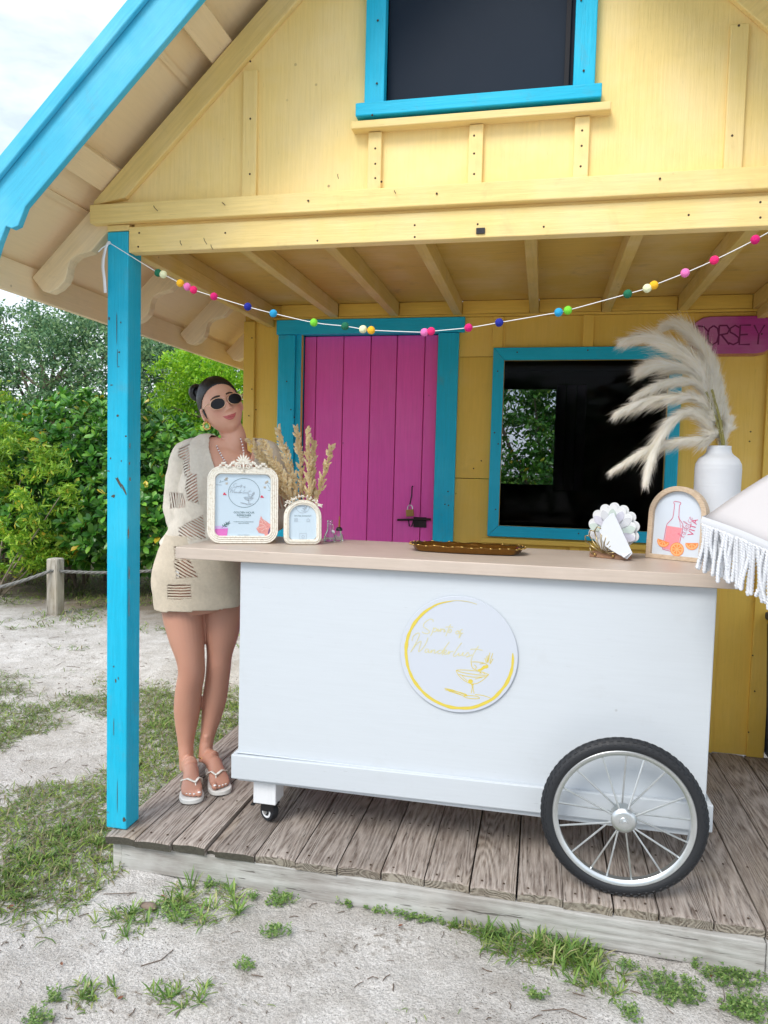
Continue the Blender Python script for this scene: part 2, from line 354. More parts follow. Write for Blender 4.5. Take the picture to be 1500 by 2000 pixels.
# roof: sheets with corrugation ridges, soffit boards, barge boards, eave boards, lookouts, rafters
XE = -1.832; YB = 1.95; YR = 6.4; AR = 3.54
for sgn in (-1, 1):
    f = (lambda x: x) if sgn < 0 else MIR
    rz_ = lambda x, a=AR: a - SL * abs(x - XC)
    SF = lambda s, t_: (f(XC - s * ca + t_ * sa), AR - s * sa - t_ * ca)      # s down the slope, t_ below the sheathing
    m = MB(); m.prism([(f(XE), rz_(XE)), (f(XC), AR), (f(XC), AR + .02), (f(XE), rz_(XE) + .02)], YR - YB - .024, (0, YB + .024, 0)); m.build('roof_soffit', M['soffit'], H)
    m = MB(); m.prism([(f(XE - .03), rz_(XE - .03) + .024), (f(XC), AR + .024), (f(XC), AR + .045), (f(XE - .03), rz_(XE - .03) + .045)], YR - YB, (0, YB + .03, 0)); m.build('roof_sheet', M['blue_rake'], H)
    pts = [(-1.545, 3.333), (-1.570, 3.302), (-1.592, 3.316), (-1.612, 3.343), (-1.634, 3.318), (-1.66, 3.27), (-1.72, 3.30), (-1.80, 3.42), (-1.83, AR)]
    MB().prism([(f(x), rz_(x, a_)) for x, a_ in pts] + [(XC, AR), (XC, 3.333)], .022, (0, YB, 0)).build('barge_board', M['blue_rake'], H, bevel=.003)
    MB().prism([(f(-1.84), rz_(-1.84, 3.553)), (XC, 3.553), (XC, 3.493), (f(-1.84), rz_(-1.84, 3.493))], .016, (0, YB - .0165, 0)).build('drip_moulding', M['blue_rake'], H, bevel=.004)
    bx('eave_board', M['yellow_y'], H, min(f(XE), f(XE + .022)), max(f(XE), f(XE + .022)), YB + .03, 2.98, rz_(XE) - .112, rz_(XE) - .004)
    bx('eave_board', M['yellow_y'], H, min(f(XE), f(XE + .022)), max(f(XE), f(XE + .022)), 2.983, YR - .1, rz_(XE) - .109, rz_(XE) - .004)
    for u, dd in ((-1.108, 0), (-1.515, 0), (-.69, 0)):
        MB().prism([SF((XC - u) / ca - .048, .002), SF((XC - u) / ca + .048, .002), SF((XC - u) / ca + .048, .045), SF((XC - u) / ca - .048, .045)], YR - YB - .2, (0, YB + .0225, 0)).build('purlin', M['yellow_y'], H, bevel=.003)
    for s_q in (.45, .83, 1.34, 1.91):
        MB().prism([SF(s_q, .001), SF(s_q + .022, .001), SF(s_q + .022, .008), SF(s_q, .008)], YR - YB - .3, (0, YB + .023, 0)).build('soffit_strip', M['yellow_y'], H)
    for k, yy in enumerate((YF + .014, 2.87, 3.40, 3.95, 4.5, 5.1, 5.7, 6.2)):
        sa0 = 1.62 if k in (0, 1, 2) else .1
        prof = [(sa0, .0465), (2.214, .0465), (2.216, .110), (2.200, .134), (2.165, .147), (2.132, .148), (2.106, .138), (2.086, .122), (2.062, .113), (2.035, .118), (2.008, .134), (1.985, .148), (sa0, .148)]
        MB().prism([SF(*p) for p in prof], .042, (0, yy, 0)).build('rafter_tail', M['yellow_rafter'], H, bevel=.003)
# ceiling of the porch
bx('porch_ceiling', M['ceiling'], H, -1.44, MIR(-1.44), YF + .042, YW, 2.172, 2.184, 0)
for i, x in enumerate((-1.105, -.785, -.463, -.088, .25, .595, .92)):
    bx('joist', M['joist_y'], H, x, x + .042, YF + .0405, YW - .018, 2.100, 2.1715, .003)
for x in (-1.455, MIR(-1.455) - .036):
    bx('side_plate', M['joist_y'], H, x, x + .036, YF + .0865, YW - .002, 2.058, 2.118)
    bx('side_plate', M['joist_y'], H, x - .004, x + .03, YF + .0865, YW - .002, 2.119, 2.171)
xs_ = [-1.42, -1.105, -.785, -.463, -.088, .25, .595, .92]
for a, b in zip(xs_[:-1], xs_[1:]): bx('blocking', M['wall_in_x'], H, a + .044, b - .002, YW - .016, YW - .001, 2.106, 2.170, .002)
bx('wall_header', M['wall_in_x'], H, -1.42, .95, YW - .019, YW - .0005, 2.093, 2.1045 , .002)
# porch wall round door and window
DX0, DX1, DZ = -1.264, -.538, 2.018
wx0, wx1, wz0, wz1 = -.204, .570, 1.053, 1.877
HX0, HX1 = -1.583, 1.075
ZT = 2.0925
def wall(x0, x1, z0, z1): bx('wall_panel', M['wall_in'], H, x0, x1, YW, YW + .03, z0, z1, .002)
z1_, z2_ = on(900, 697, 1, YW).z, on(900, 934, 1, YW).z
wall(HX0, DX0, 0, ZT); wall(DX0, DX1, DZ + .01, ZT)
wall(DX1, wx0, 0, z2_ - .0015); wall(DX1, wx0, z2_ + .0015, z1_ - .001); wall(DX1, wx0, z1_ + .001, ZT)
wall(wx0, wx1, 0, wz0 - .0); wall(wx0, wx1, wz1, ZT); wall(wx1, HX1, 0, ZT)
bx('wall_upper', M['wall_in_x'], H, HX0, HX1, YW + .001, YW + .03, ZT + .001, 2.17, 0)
# corner boards and battens
x0_, x1_ = HX0 - .002, on(500, 660, 1, YW).x
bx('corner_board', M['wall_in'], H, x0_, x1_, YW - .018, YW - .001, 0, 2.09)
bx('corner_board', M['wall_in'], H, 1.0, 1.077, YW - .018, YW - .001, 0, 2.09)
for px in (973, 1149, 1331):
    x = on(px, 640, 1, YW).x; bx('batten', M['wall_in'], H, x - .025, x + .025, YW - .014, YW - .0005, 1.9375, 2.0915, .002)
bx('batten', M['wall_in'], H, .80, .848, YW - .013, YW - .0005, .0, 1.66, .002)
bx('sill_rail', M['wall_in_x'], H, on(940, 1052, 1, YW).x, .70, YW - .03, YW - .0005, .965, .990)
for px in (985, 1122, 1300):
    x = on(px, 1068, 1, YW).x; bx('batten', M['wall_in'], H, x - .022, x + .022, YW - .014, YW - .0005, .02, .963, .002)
# side walls, rear wall with window opening, dark interior
YRW = 5.75
for x in (HX0, HX1 - .03):
    bx('side_wall', M['yellow_z'], H, x, x + .03, YW + .031, YRW, 0, 2.17, 0)
rx0, rx1 = on(930, 800, 1, YRW).x, on(1085, 800, 1, YRW).x; rz0, rz1 = on(1040, 946, 1, YRW).z, on(1040, 760, 1, YRW).z
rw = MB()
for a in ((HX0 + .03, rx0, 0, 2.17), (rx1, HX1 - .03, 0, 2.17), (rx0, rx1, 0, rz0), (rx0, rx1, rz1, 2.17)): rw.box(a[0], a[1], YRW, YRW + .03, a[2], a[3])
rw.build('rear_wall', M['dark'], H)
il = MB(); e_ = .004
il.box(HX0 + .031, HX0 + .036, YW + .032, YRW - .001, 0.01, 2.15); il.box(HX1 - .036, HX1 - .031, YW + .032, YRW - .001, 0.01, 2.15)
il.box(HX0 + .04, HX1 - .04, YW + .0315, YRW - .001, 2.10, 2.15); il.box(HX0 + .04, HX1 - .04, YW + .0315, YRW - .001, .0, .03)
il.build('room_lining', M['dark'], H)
for k in range(3):
    xa = rx1 + .004 + k * .075; sh = bx('shutter_board', M['shutter'], H, xa, xa + .07, YRW - .03, YRW - .008, rz0 - .04, rz1 + .03, .003)
bx('window_glass', M['pane'], H, rx0, rx1, YRW + .01, YRW + .014, rz0, rz1, 0)
# door: planks, jamb, trims, latch
door = MB().box(DX0 + .002, DX1 - .002, YW + .055, YW + .065, .006, DZ - .002).build('door', M['pink_z'], H)
edges = [DX0 + .004] + [on(px, 820, 1, YW + .03).x for px in (615, 668, 721, 772, 826)] + [DX1 - .004]
for a, b in zip(edges[:-1], edges[1:]):
    bx('door_plank', M['pink_z'], door, a + .0015, b - .0025, YW + .035, YW + .054, .008, DZ - .004, .0035)
# jambs and trim
bx('door_jamb', M['blue_z'], H, DX0 - .030, DX0 - .001, YW - .006, YW + .055, 0.003, DZ - .001, .002)
bx('door_trim', M['blue_z'], H, -1.388, DX0 - .0305, YW - .022, YW - .001, 0.003, 2.014)
bx('door_trim', M['blue_z'], H, DX1 + .001, -.432, YW - .022, YW - .001, 0.003, 2.014)
bx('door_trim', M['blue_x'], H, -1.397, -.405, YW - .027, YW - .001, 2.016, 2.091)
bx('door_jamb', M['blue_x'], H, DX0 - .001, DX1 + .001, YW + .0, YW + .055, DZ, DZ + .009, 0)
# window frame mitred
fo = (-.259, .628, .999, 1.937)
def mitre(p): MB().prism(p, .022, (0, YW - .023, 0)).build('window_frame', M['blue_x'] if abs(p[0][1] - p[1][1]) < .2 and abs(p[0][0] - p[1][0]) > .3 else M['blue_z'], H, bevel=.002)
a0, a1, c0, c1 = fo
mitre([(a0, c0), (a1, c0), (wx1, wz0), (wx0, wz0)]); mitre([(a0, c1), (a1, c1), (wx1, wz1), (wx0, wz1)])
mitre([(a0, c0 + .001), (wx0 - .001, wz0), (wx0 - .001, wz1), (a0, c1 - .001)]); mitre([(a1, c0 + .001), (wx1 + .001, wz0), (wx1 + .001, wz1), (a1, c1 - .001)])
gl = bx('window_pane', M['pane'], H, wx0 + .001, wx1 - .001, YW + .008, YW + .012, wz0 + .001, wz1 - .001, 0); gl['label'] = 'reflecting glass of the porch window'
# nails and screw heads
nl = MB()
for px, py, yy in [(602, 392, 0), (853, 378, 0), (1289, 349, 0), (933, 438, 0), (1062, 443, 0), (1345, 420, 0), (1485, 395, 0), (1485, 425, 0), (745, 355, 0), (440, 455, 0), (272, 455, 0), (270, 482, 0), (620, 470, 0), (810, 440, 0), (810, 463, 0), (733, 290, 0), (733, 320, 0), (733, 348, 0), (926, 265, 0), (926, 300, 0), (926, 340, 0), (1137, 255, 0), (1136, 285, 0), (1134, 325, 0), (489, 120, 0), (489, 232, 0), (488, 340, 0), (1443, 50, 0), (1430, 265, 0), (727, 225, 0), (736, 163, 0), (1140, 138, 0), (1165, 190, 0), (738, 40, 0),
                   (246, 852, 0), (233, 688, 0), (1135, 0, 0)]:
    q = on(px, py, 1, YF - .038 if 190 < py < 230 and px > 700 else YF - .024)
    nl.lathe([(.0034, 0), (.0034, .001), (.002, .0018)], 8, Matrix.Translation(q) @ Matrix.Rotation(R(90), 4, 'X'))
for px, py in [(560, 745), (568, 800), (575, 815), (875, 960), (869, 985), (876, 987), (500, 800), (492, 760), (486, 812), (492, 660), (972, 725), (966, 845), (973, 867), (968, 995), (1130, 1042), (1010, 688), (1148, 684), (1470, 1280), (1462, 1430), (1474, 1350), (1466, 843), (1464, 862), (940, 900), (925, 915)]:
    q = on(px, py, 1, YW - .023); nl.lathe([(.0038, 0), (.0038, .001), (.002, .0018)], 8, Matrix.Translation(q) @ Matrix.Rotation(R(90), 4, 'X'))
nl.build('nail_head', M['nail'], H)['kind'] = 'stuff'
# bent nails on the beam
bn = MB()
for px, py, dx, dy in [(300, 402, 8, 10), (352, 470, 3, 9), (398, 465, 6, 12), (412, 478, 4, 9), (434, 395, 6, 6), (660, 340, 1, 9), (770, 372, 3, 6)]:
    a = on(px, py, 1, YF - .024); b = on(px + dx, py + dy, 1, YF - .035); bn.tube([a, (a + b) / 2 + Vector((0, -.006, 0)), b], .0012, 5)
bn.build('bent_nail', M['nail'], H)['kind'] = 'stuff'
# bolt latch on the door
lt = MB(); yl = YW + .034
q0 = on(777, 1015, 1, yl); q1 = on(842, 1014, 1, yl)
lt.tube([(q0.x, yl - .012, q0.z), (q1.x, yl - .012, q1.z)], .0055, 8)
lt.box(on(808, 1015, 1, yl).x, on(833, 1015, 1, yl).x, yl - .006, yl, q0.z - .035, q0.z + .018)
qq = on(803, 1033, 1, yl); lt.tube([(qq.x - .012, yl - .016, q0.z), (qq.x - .006, yl - .02, q0.z - .03), (qq.x + .006, yl - .02, q0.z - .032), (qq.x + .014, yl - .016, q0.z)], .0035, 6)
lt.build('door_latch', M['black_metal'], door, smooth=True)
qa = on(806, 950, 1, yl); qb = on(802, 985, 1, yl)
MB().tube([qa + Vector((0, 0, 0)), qa + Vector((0, -.02, -.004)), (qa + qb) / 2 + Vector((.004, -.02, 0)), qb + Vector((0, -.022, 0))], .0035, 6).build('latch_hook', M['black_metal'], door, smooth=True)
# padlock (its own thing)
ql = on(801, 1001, 1, yl - .03)
pk = thing('padlock', ql + Vector((0, 0, -.02)), 'small old brass padlock hanging on the magenta door', 'padlock')
MB().box(ql.x - .021, ql.x + .019, ql.y - .009, ql.y + .009, ql.z - .020, ql.z + .016, Matrix.Translation(ql) @ Matrix.Rotation(R(-6), 4, 'Y') @ Matrix.Translation(-ql)).build('lock_body', M['brass'], pk, bevel=.003)
MB().tube([ql + Vector((-.013, 0, .014)), ql + Vector((-.013, 0, .028)), ql + Vector((-.006, 0, .038)), ql + Vector((.006, 0, .038)), ql + Vector((.012, 0, .028)), ql + Vector((.012, 0, .014))], .003, 8).build('shackle', M['steel'], pk, smooth=True)
# DORSEY sign
M['groove'] = plain('sign_groove', (.13, .008, .07), .8); M['sign_edge'] = plain('sign_edge_wood', (.45, .20, .08), .8, 0, .3, 60)
s0, s1 = on(1345, 655, 1, YW - .03), on(1522, 655, 1, YW - .03)
zc = on(1430, 655, 1, YW - .03).z; hh = .093; xl_, xr_ = s0.x, s1.x; rr = hh / 1.0
sg = thing('name_sign', ((xl_ + xr_) / 2, YW, zc - hh), 'rounded magenta name board carved DORSEY high on the porch wall', 'sign')
def stad(x0, x1, z, h):
    P = [];
    for k in range(9): a = R(90 + 180 * k / 8); P.append((x0 + h + h * math.cos(a), z + h * math.sin(a)))
    for k in range(9): a = R(-90 + 180 * k / 8); P.append((x1 - h + h * math.cos(a), z + h * math.sin(a)))
    return P
MB().prism(stad(xl_, xr_, zc, hh), .018, (0, YW - .0185, 0)).build('sign_backing', M['sign_edge'], sg, bevel=.002)
MB().prism(stad(xl_ + .006, xr_ - .006, zc + .003, hh - .008), .008, (0, YW - .0275, 0)).build('sign_face', M['pink_sign'], sg, bevel=.003)
LET = {'D': [[(0, 0), (0, 1)], [(0, 1), (.35, .95), (.6, .7), (.62, .35), (.4, .05), (0, 0)]], 'O': [[(.3, 1), (.08, .85), (0, .5), (.08, .15), (.3, 0), (.52, .15), (.6, .5), (.52, .85), (.3, 1)]],
       'R': [[(0, 0), (0, 1)], [(0, 1), (.4, 1), (.55, .8), (.45, .58), (0, .5)], [(.15, .5), (.58, 0)]], 'S': [[(.52, .88), (.3, 1), (.05, .85), (.05, .65), (.3, .52), (.52, .35), (.5, .12), (.25, 0), (0, .1)]],
       'E': [[(.55, 1), (0, 1), (0, 0), (.55, 0)], [(0, .5), (.42, .52)]], 'Y': [[(0, 1), (.27, .5), (.55, 1)], [(.27, .5), (.25, 0)]]}
for ch, px in zip('DORSEY', (1361, 1382, 1404, 1424, 1445, 1472)):
    lb = MB(); x0 = on(px, 655, 1, YW - .03).x
    for st in LET[ch]: lb.ribbon([(a * .082, b * .088) for a, b in st], .0075, lambda a, b: Vector((x0 + a, YW - .0282, zc - .042 + b)))
    lb.build('carved_letter', M['groove'], sg, fix=False)['label'] = 'carved letter ' + ch
MB().lathe([(.004, 0), (.004, .002)], 8, Matrix.Translation((on(1488, 652, 1, YW - .03).x, YW - .0275, zc + .005)) @ Matrix.Rotation(R(90), 4, 'X')).build('screw_head', M['nail'], sg)

# ================================================================ porch deck
deck = thing('porch_deck', (XC, 2.9, GZ), 'low weathered grey plank deck in front of the yellow cottage', 'deck')
ed = [-1.477, -1.36, -1.222, -1.095, -1.062, -.913, -.767, -.62, -.471, -.326, -.178, -.03, .114, .266, .399, .554, .698, .845, .99, 1.13]
rd = random.Random(3)
def board(x0, x1, yf, name='deck_board', zt=0, z0=-.034, y1=YW - .004, m=None):
    NX, NY = 4, 26; vs = []; fs = []
    tl = rd.uniform(-.0018, .0018); cup = rd.uniform(.0, .0022); sd = rd.random() * 50
    for j in range(NY + 1):
        y = yf + (y1 - yf) * (j / NY) ** 1.6
        for i in range(NX + 1):
            u = i / NX; x = x0 + (x1 - x0) * u
            wob = .0014 * mnoise.noise(Vector((x * 3 + sd, y * 5, 0)))
            e = (.0045 * mnoise.noise(Vector((sd, y * 2.2, 3))) if i in (0, NX) else 0)
            yy = y + (.006 * mnoise.noise(Vector((x * 30, sd, 1))) - .004 * abs(u - .5) if j == 0 else 0)
            vs.append((x + e * .4, yy, zt + tl * (u - .5) * 2 - cup * (u - .5) ** 2 * 4 + wob - (.004 if j == 0 else 0) - (.0025 if i in (0, NX) else 0)))
    n = len(vs); W = NX + 1
    for j in range(NY):
        for i in range(NX): a = j * W + i; fs.append((a, a + 1, a + W + 1, a + W))
    # skirt
    rim = list(range(W)) + [j * W + NX for j in range(1, NY + 1)] + [NY * W + i for i in range(NX - 1, -1, -1)] + [j * W for j in range(NY - 1, 0, -1)]
    mb = MB(); mb.add(vs, fs); base = [(vs[k][0], vs[k][1] + (.004 if k < W else 0), z0) for k in rim]; o = len(mb.v); mb.v += base
    L = len(rim)
    for k in range(L):
        a, b = rim[k], rim[(k + 1) % L]; mb.f.append((a, o + k, o + (k + 1) % L, b)); mb.mi.append(1 if (k < NX) else 0)
    mb.f.append(tuple(range(o, o + L))); mb.mi.append(0)
    return mb.build(name, [m or M['deck'], M['dark_end'] if x1 < -.9 else M['end_grain']], deck, smooth=True)
for i, (a, b) in enumerate(zip(ed[:-1], ed[1:])):
    if i == 3: continue
    board(a + .0025, b - .0025, (2.262 if a < -1.1 else 2.272) + rd.uniform(-.004, .008), zt=(.0 if i != 4 else -.004) + rd.uniform(-.002, .0))
board(-1.094, -1.064, 2.285, zt=-.016)
bx('deck_joist', M['fascia_wood'], deck, -1.43, 1.1, 2.60, 2.64, GZ - .02, -.040, 0); bx('deck_joist', M['fascia_wood'], deck, -1.43, 1.1, 3.2, 3.24, GZ - .02, -.040, 0)
TY = Matrix.Translation((-1.43, 2.288, 0)) @ Matrix.Rotation(R(-1.0), 4, 'Z')
bx('deck_fascia', M['fascia_wood'], deck, 0, 2.125, 0, .038, -.135, -.035, .004, TY)
bx('deck_fascia', M['fascia_wood'], deck, 2.128, 2.53, .006, .04, -.135, -.035, .004, TY)
bx('deck_fascia', M['fascia_wood'], deck, -1.466, -1.43, 2.292, YW, -.15, -.036, .004)
dn = MB()
for i, (a, b) in enumerate(zip(ed[:-1], ed[1:])):
    if i == 3: continue
    for u in (.25, .72):
        for yy in (2.30 + rd.uniform(0, .012), 2.62):
            dn.lathe([(.0042, 0), (.0035, .0012)], 7, Matrix.Translation((a + (b - a) * u, yy, .0005)))
dn.build('nail_head', M['nail'], deck)['kind'] = 'stuff'
# ================================================================ drinks cart
CT = 1.022
cart = thing('drinks_cart', (-.25, 2.70, 0), 'white wooden drinks cart with beige countertop and round gold logo', 'cart')
cx0, cx1, cy0, cy1 = -1.056, .554, 2.45, 2.93
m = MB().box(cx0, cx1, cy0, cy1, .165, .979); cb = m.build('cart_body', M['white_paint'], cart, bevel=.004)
M['counter'] = paint('whitewashed_counter_wood', (.54, .455, .385), 'x', rough=.42, var=.07, grain=.12, fadeamt=.35, fade=(.66, .57, .51), dirt=.08)
bx('countertop', M['counter'], cart, -1.298, .625, 2.42, 2.965, .980, CT, .003)
BT = Matrix.Rotation(R(.55), 4, 'Y')
def bb(x0, x1, y0, y1, z0, z1):
    P = Matrix.Translation((cx0, 0, .18)) @ Matrix.Rotation(R(-.5), 4, 'Y') @ Matrix.Translation((-cx0, 0, -.18))
    MB().box(x0, x1, y0, y1, z0, z1, P).build('baseboard', M['white_paint'], cart, bevel=.004)
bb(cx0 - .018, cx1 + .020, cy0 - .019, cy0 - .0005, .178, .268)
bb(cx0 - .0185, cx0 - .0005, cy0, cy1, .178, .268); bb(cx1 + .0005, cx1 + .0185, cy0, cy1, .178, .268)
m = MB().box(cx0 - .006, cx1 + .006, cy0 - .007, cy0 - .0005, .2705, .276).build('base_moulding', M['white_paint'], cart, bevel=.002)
# caster legs
def caster(x, y, ry=0):
    lg = bx('leg', M['white_leg'], cart, x - .044, x + .044, y - .044, y + .044, .078, .178, .003)
    c = MB().box(x - .040, x + .036, y - .034, y + .034, .0715, .0775).box(x - .018, x + .03, y - .030, y - .026, .045, .0715).box(x - .018, x + .03, y + .026, y + .030, .045, .0715)
    c.tube([(x + .03, y - .024, .068), (x + .052, y - .024, .085)], .004, 6).tube([(x - .03, y + .0, .066), (x - .055, y - .02, .071)], .004, 6)
    c.box(x - .060, x - .046, y - .03, y - .012, .060, .066)
    c.build('caster_bracket', M['black_plastic'], lg, bevel=.001)
    T = Matrix.Translation((x + .004, y, .0365)) @ Matrix.Rotation(R(-28), 4, 'Z') @ Matrix.Rotation(R(90), 4, 'X')
    MB().lathe([(.0195, -.016), (.0335, -.016), (.0365, -.010), (.0365, .010), (.0335, .016), (.0195, .016)], 28, T).build('caster_tyre', M['rubber'], lg, smooth=True)
    MB().lathe([(.021, -.0165), (.018, -.0175), (.016, -.015), (.006, -.015), (.006, -.0185), (.0, -.0185)], 20, T, cap=False).lathe([(.024, .0165), (.021, .0178), (.016, .0160), (.006, .0160), (.0, .0190)], 20, T, cap=False).build('caster_hub', M['white_leg'], lg, smooth=True)
    MB().lathe([(.009, .0158), (.009, .0235), (.0, .0235)], 10, T, cap=False).build('caster_axle', M['steel'], lg)
caster(-.957, 2.512); caster(-.957, 2.872)
# spoked wheels
def wheel(yc, name_label=None, sgn=1):
    cx, cz, RO = .289, .2505, .2535
    wh = thing('wheel', (cx, yc, cz), None, None); del_ = [wh.pop(k) for k in ('label', 'category') if k in wh]
    wh.parent = cart; hang(wh, cart)
    T = Matrix.Translation((cx, yc, cz)) @ Matrix.Rotation(R(90), 4, 'X')
    seg = 96; prof = []
    for a in range(-110, 111, 20):
        aa = R(a); prof.append((RO - .0225 + .0225 * math.cos(aa), .0205 * math.sin(aa)))
    prof = [(RO - .040, -.012)] + prof + [(RO - .040, .012)]
    ty = MB().lathe(prof, seg, T, cap=False)
    for k in range(66):      # tread blocks
        a = 2 * math.pi * k / 66
        for j, (zz, da) in enumerate(((.0, 0), (.0125, .5), (-.0125, .5), (.0175, 0), (-.0175, 0))):
            b = a + da * 2 * math.pi / 66; rr_ = RO - .0225 + .0225 * math.cos(math.asin(max(-1, min(1, zz / .0205))))
            if j > 2: rr_ -= .001
            Tk = T @ Matrix.Rotation(b, 4, 'Z') @ Matrix.Translation((rr_ - .0005, 0, zz)) @ Matrix.Rotation(math.asin(max(-1, min(1, zz / .0225))) * -1, 4, 'Y')
            w2 = .0075 if j < 3 else .004; ty.box(-.002, .0013, -w2 * .85, w2 * .85, -.0045, .0045, Tk)
    ty.build('tyre', M['rubber'], wh, smooth=True)
    rim = MB().lathe([(RO - .046, -.0165), (RO - .038, -.0175), (RO - .036, -.0155), (RO - .043, -.0135), (RO - .050, -.008), (RO - .0505, .008), (RO - .043, .0135), (RO - .036, .0155), (RO - .038, .0175), (RO - .046, .0165), (RO - .0535, .010), (RO - .0535, -.010), (RO - .046, -.0165)], seg, T, cap=False)
    rim.build('rim', M['steel'], wh, smooth=True)
    hub = MB().lathe([(0, .043 * sgn), (.014, .043 * sgn), (.015, .038 * sgn), (.026, .037 * sgn), (.034, .034 * sgn), (.039, .027 * sgn), (.038, .023 * sgn), (.015, .020 * sgn), (.013, -.02 * sgn), (.033, -.023 * sgn), (.034, -.027 * sgn), (.02, -.031 * sgn), (.0, -.031 * sgn)], 36, T, cap=False)
    hub.build('hub', M['steel'], wh, smooth=True)
    MB().lathe([(0, .0505 * sgn), (.009, .0505 * sgn), (.0095, .043 * sgn)], 6, T, cap=False).build('axle_nut', M['steel'], wh)
    MB().lathe([(.008, -.031 * sgn), (.008, -(abs(yc - (cy0 if sgn > 0 else cy1)) + .02) * sgn)], 12, T).build('axle', M['steel'], wh)
    for k in range(17):
        a = 2 * math.pi * (k + .35) / 17; s_ = 1 if k % 2 else -1
        a2 = a + (.05 if (k // 2) % 2 else -.05)
        p0 = T @ Vector((.032 * math.cos(a), .032 * math.sin(a), .025 * s_)); p1 = T @ Vector(((RO - .051) * math.cos(a2), (RO - .051) * math.sin(a2), .002 * s_))
        MB().tube([p0, p1], .0031, 7).build('spoke', M['steel'], wh, smooth=True)
    return wh
wheel(2.345, sgn=1); wheel(3.03, sgn=-1)
# round acrylic logo
M['acrylic'] = plain('frosted_acrylic', (.515, .555, .62), .35)
M['gold_ink'] = plain('gold_ink', (.62, .50, .07), .35, .0); M['gold_line'] = plain('gold_fine_line', (.60, .56, .30), .4)
LC = Vector((-.2565, cy0 - .0062, .7015)); LR = .2005
lg = MB().lathe([(LR, 0), (LR, .0028), (LR - .001, .0036)], 96, Matrix.Translation(LC + Vector((0, .0022, 0))) @ Matrix.Rotation(R(90), 4, 'X')).build('logo_disc', M['acrylic'], cart)
for k in range(4):
    a = R(45 + 90 * k); MB().lathe([(.006, 0), (.006, .0038)], 10, Matrix.Translation((LC.x + .17 * math.cos(a), cy0 - .0001, LC.z + .17 * math.sin(a))) @ Matrix.Rotation(R(90), 4, 'X')).build('standoff', M['steel'], lg)
S_ = {
 'words': [[(493, 397), (490, 376), (460, 375), (414, 412), (404, 446), (438, 470), (462, 490), (445, 512), (402, 506), (394, 496)],
  [(502, 448), (488, 500), (472, 532)], [(497, 468), (515, 454), (530, 460), (522, 482), (498, 490), (518, 486), (546, 458), (540, 484), (556, 474), (570, 454), (562, 487), (578, 462), (592, 458), (600, 470), (604, 456), (598, 485), (616, 470)],
  [(658, 408), (634, 470), (617, 522)], [(612, 438), (645, 432), (682, 434)], [(640, 480), (660, 452), (668, 470), (655, 486), (640, 484)],
  [(728, 462), (708, 478), (716, 494), (736, 482), (728, 462), (745, 474)], [(772, 452), (758, 452), (748, 485), (740, 532), (752, 508), (762, 486)], [(735, 486), (778, 482)],
  [(300, 590), (306, 552), (335, 522), (360, 512), (368, 530), (335, 610), (288, 700)], [(288, 700), (340, 622), (386, 588), (374, 640), (366, 690), (405, 650), (436, 596), (450, 548)],
  [(462, 660), (436, 660), (424, 686), (440, 690), (462, 668), (458, 690), (476, 684), (490, 660), (482, 692), (504, 664), (518, 664), (512, 690), (530, 686), (548, 668)],
  [(582, 658), (556, 664), (548, 690), (570, 690), (600, 650), (652, 574), (622, 620), (590, 680), (592, 706)], [(596, 690), (622, 674), (628, 655), (612, 658), (602, 684), (616, 696), (640, 682), (652, 660), (648, 694), (664, 668), (690, 662)],
  [(768, 574), (744, 606), (700, 680), (694, 704), (716, 702), (746, 672), (742, 696), (766, 690), (786, 660), (780, 692), (800, 690), (826, 660), (838, 676), (832, 698), (810, 702), (850, 690), (866, 676)],
  [(924, 590), (884, 660), (862, 720), (860, 760)], [(848, 630), (900, 622), (962, 630)]],
 'glass': [[(724, 836), (760, 830), (850, 826), (960, 832), (1018, 848), (1020, 856), (960, 862), (850, 858), (760, 848), (724, 836)], [(724, 840), (746, 880), (790, 920), (850, 948), (872, 952), (920, 944), (970, 910), (1004, 876), (1018, 856)],
  [(748, 872), (820, 884), (900, 886), (1004, 872)], [(868, 955), (878, 985), (870, 1040)], [(886, 955), (884, 985), (896, 1040)], [(800, 1076), (850, 1064), (920, 1066), (950, 1080), (900, 1090), (830, 1088), (800, 1076)],
  [(860, 740), (868, 790), (890, 812), (920, 820)], [(870, 745), (920, 742), (975, 745)], [(620, 1018), (700, 1026), (812, 1062)], [(625, 1030), (720, 1044), (806, 1076)], [(640, 1026), (760, 1040), (826, 1056)], [(660, 1040), (740, 1058), (800, 1072)], [(780, 880), (800, 905), (830, 925)], [(900, 905), (940, 890), (970, 880)], [(905, 1050), (980, 1052), (1050, 1070)],
  [(985, 700), (1000, 745)], [(1000, 680), (1008, 740)], [(1030, 645), (1015, 740)], [(1055, 650), (1030, 745)], [(1015, 670), (1012, 730)], [(1060, 700), (1035, 750)], [(890, 770), (910, 790), (900, 805)], [(940, 760), (985, 750), (1020, 770)]],
 'blobs': [[(836, 930), (846, 912), (866, 908), (882, 920), (882, 938), (866, 950), (846, 948)], [(920, 815), (950, 800), (975, 770), (1010, 765), (1024, 782), (1005, 795), (985, 800), (960, 820), (930, 828)], [(935, 845), (950, 832), (960, 848)], [(970, 842), (985, 835), (990, 850)], [(865, 955), (892, 955), (886, 966), (870, 966)], [(800, 1062), (826, 1052), (838, 1072), (812, 1076)]]}
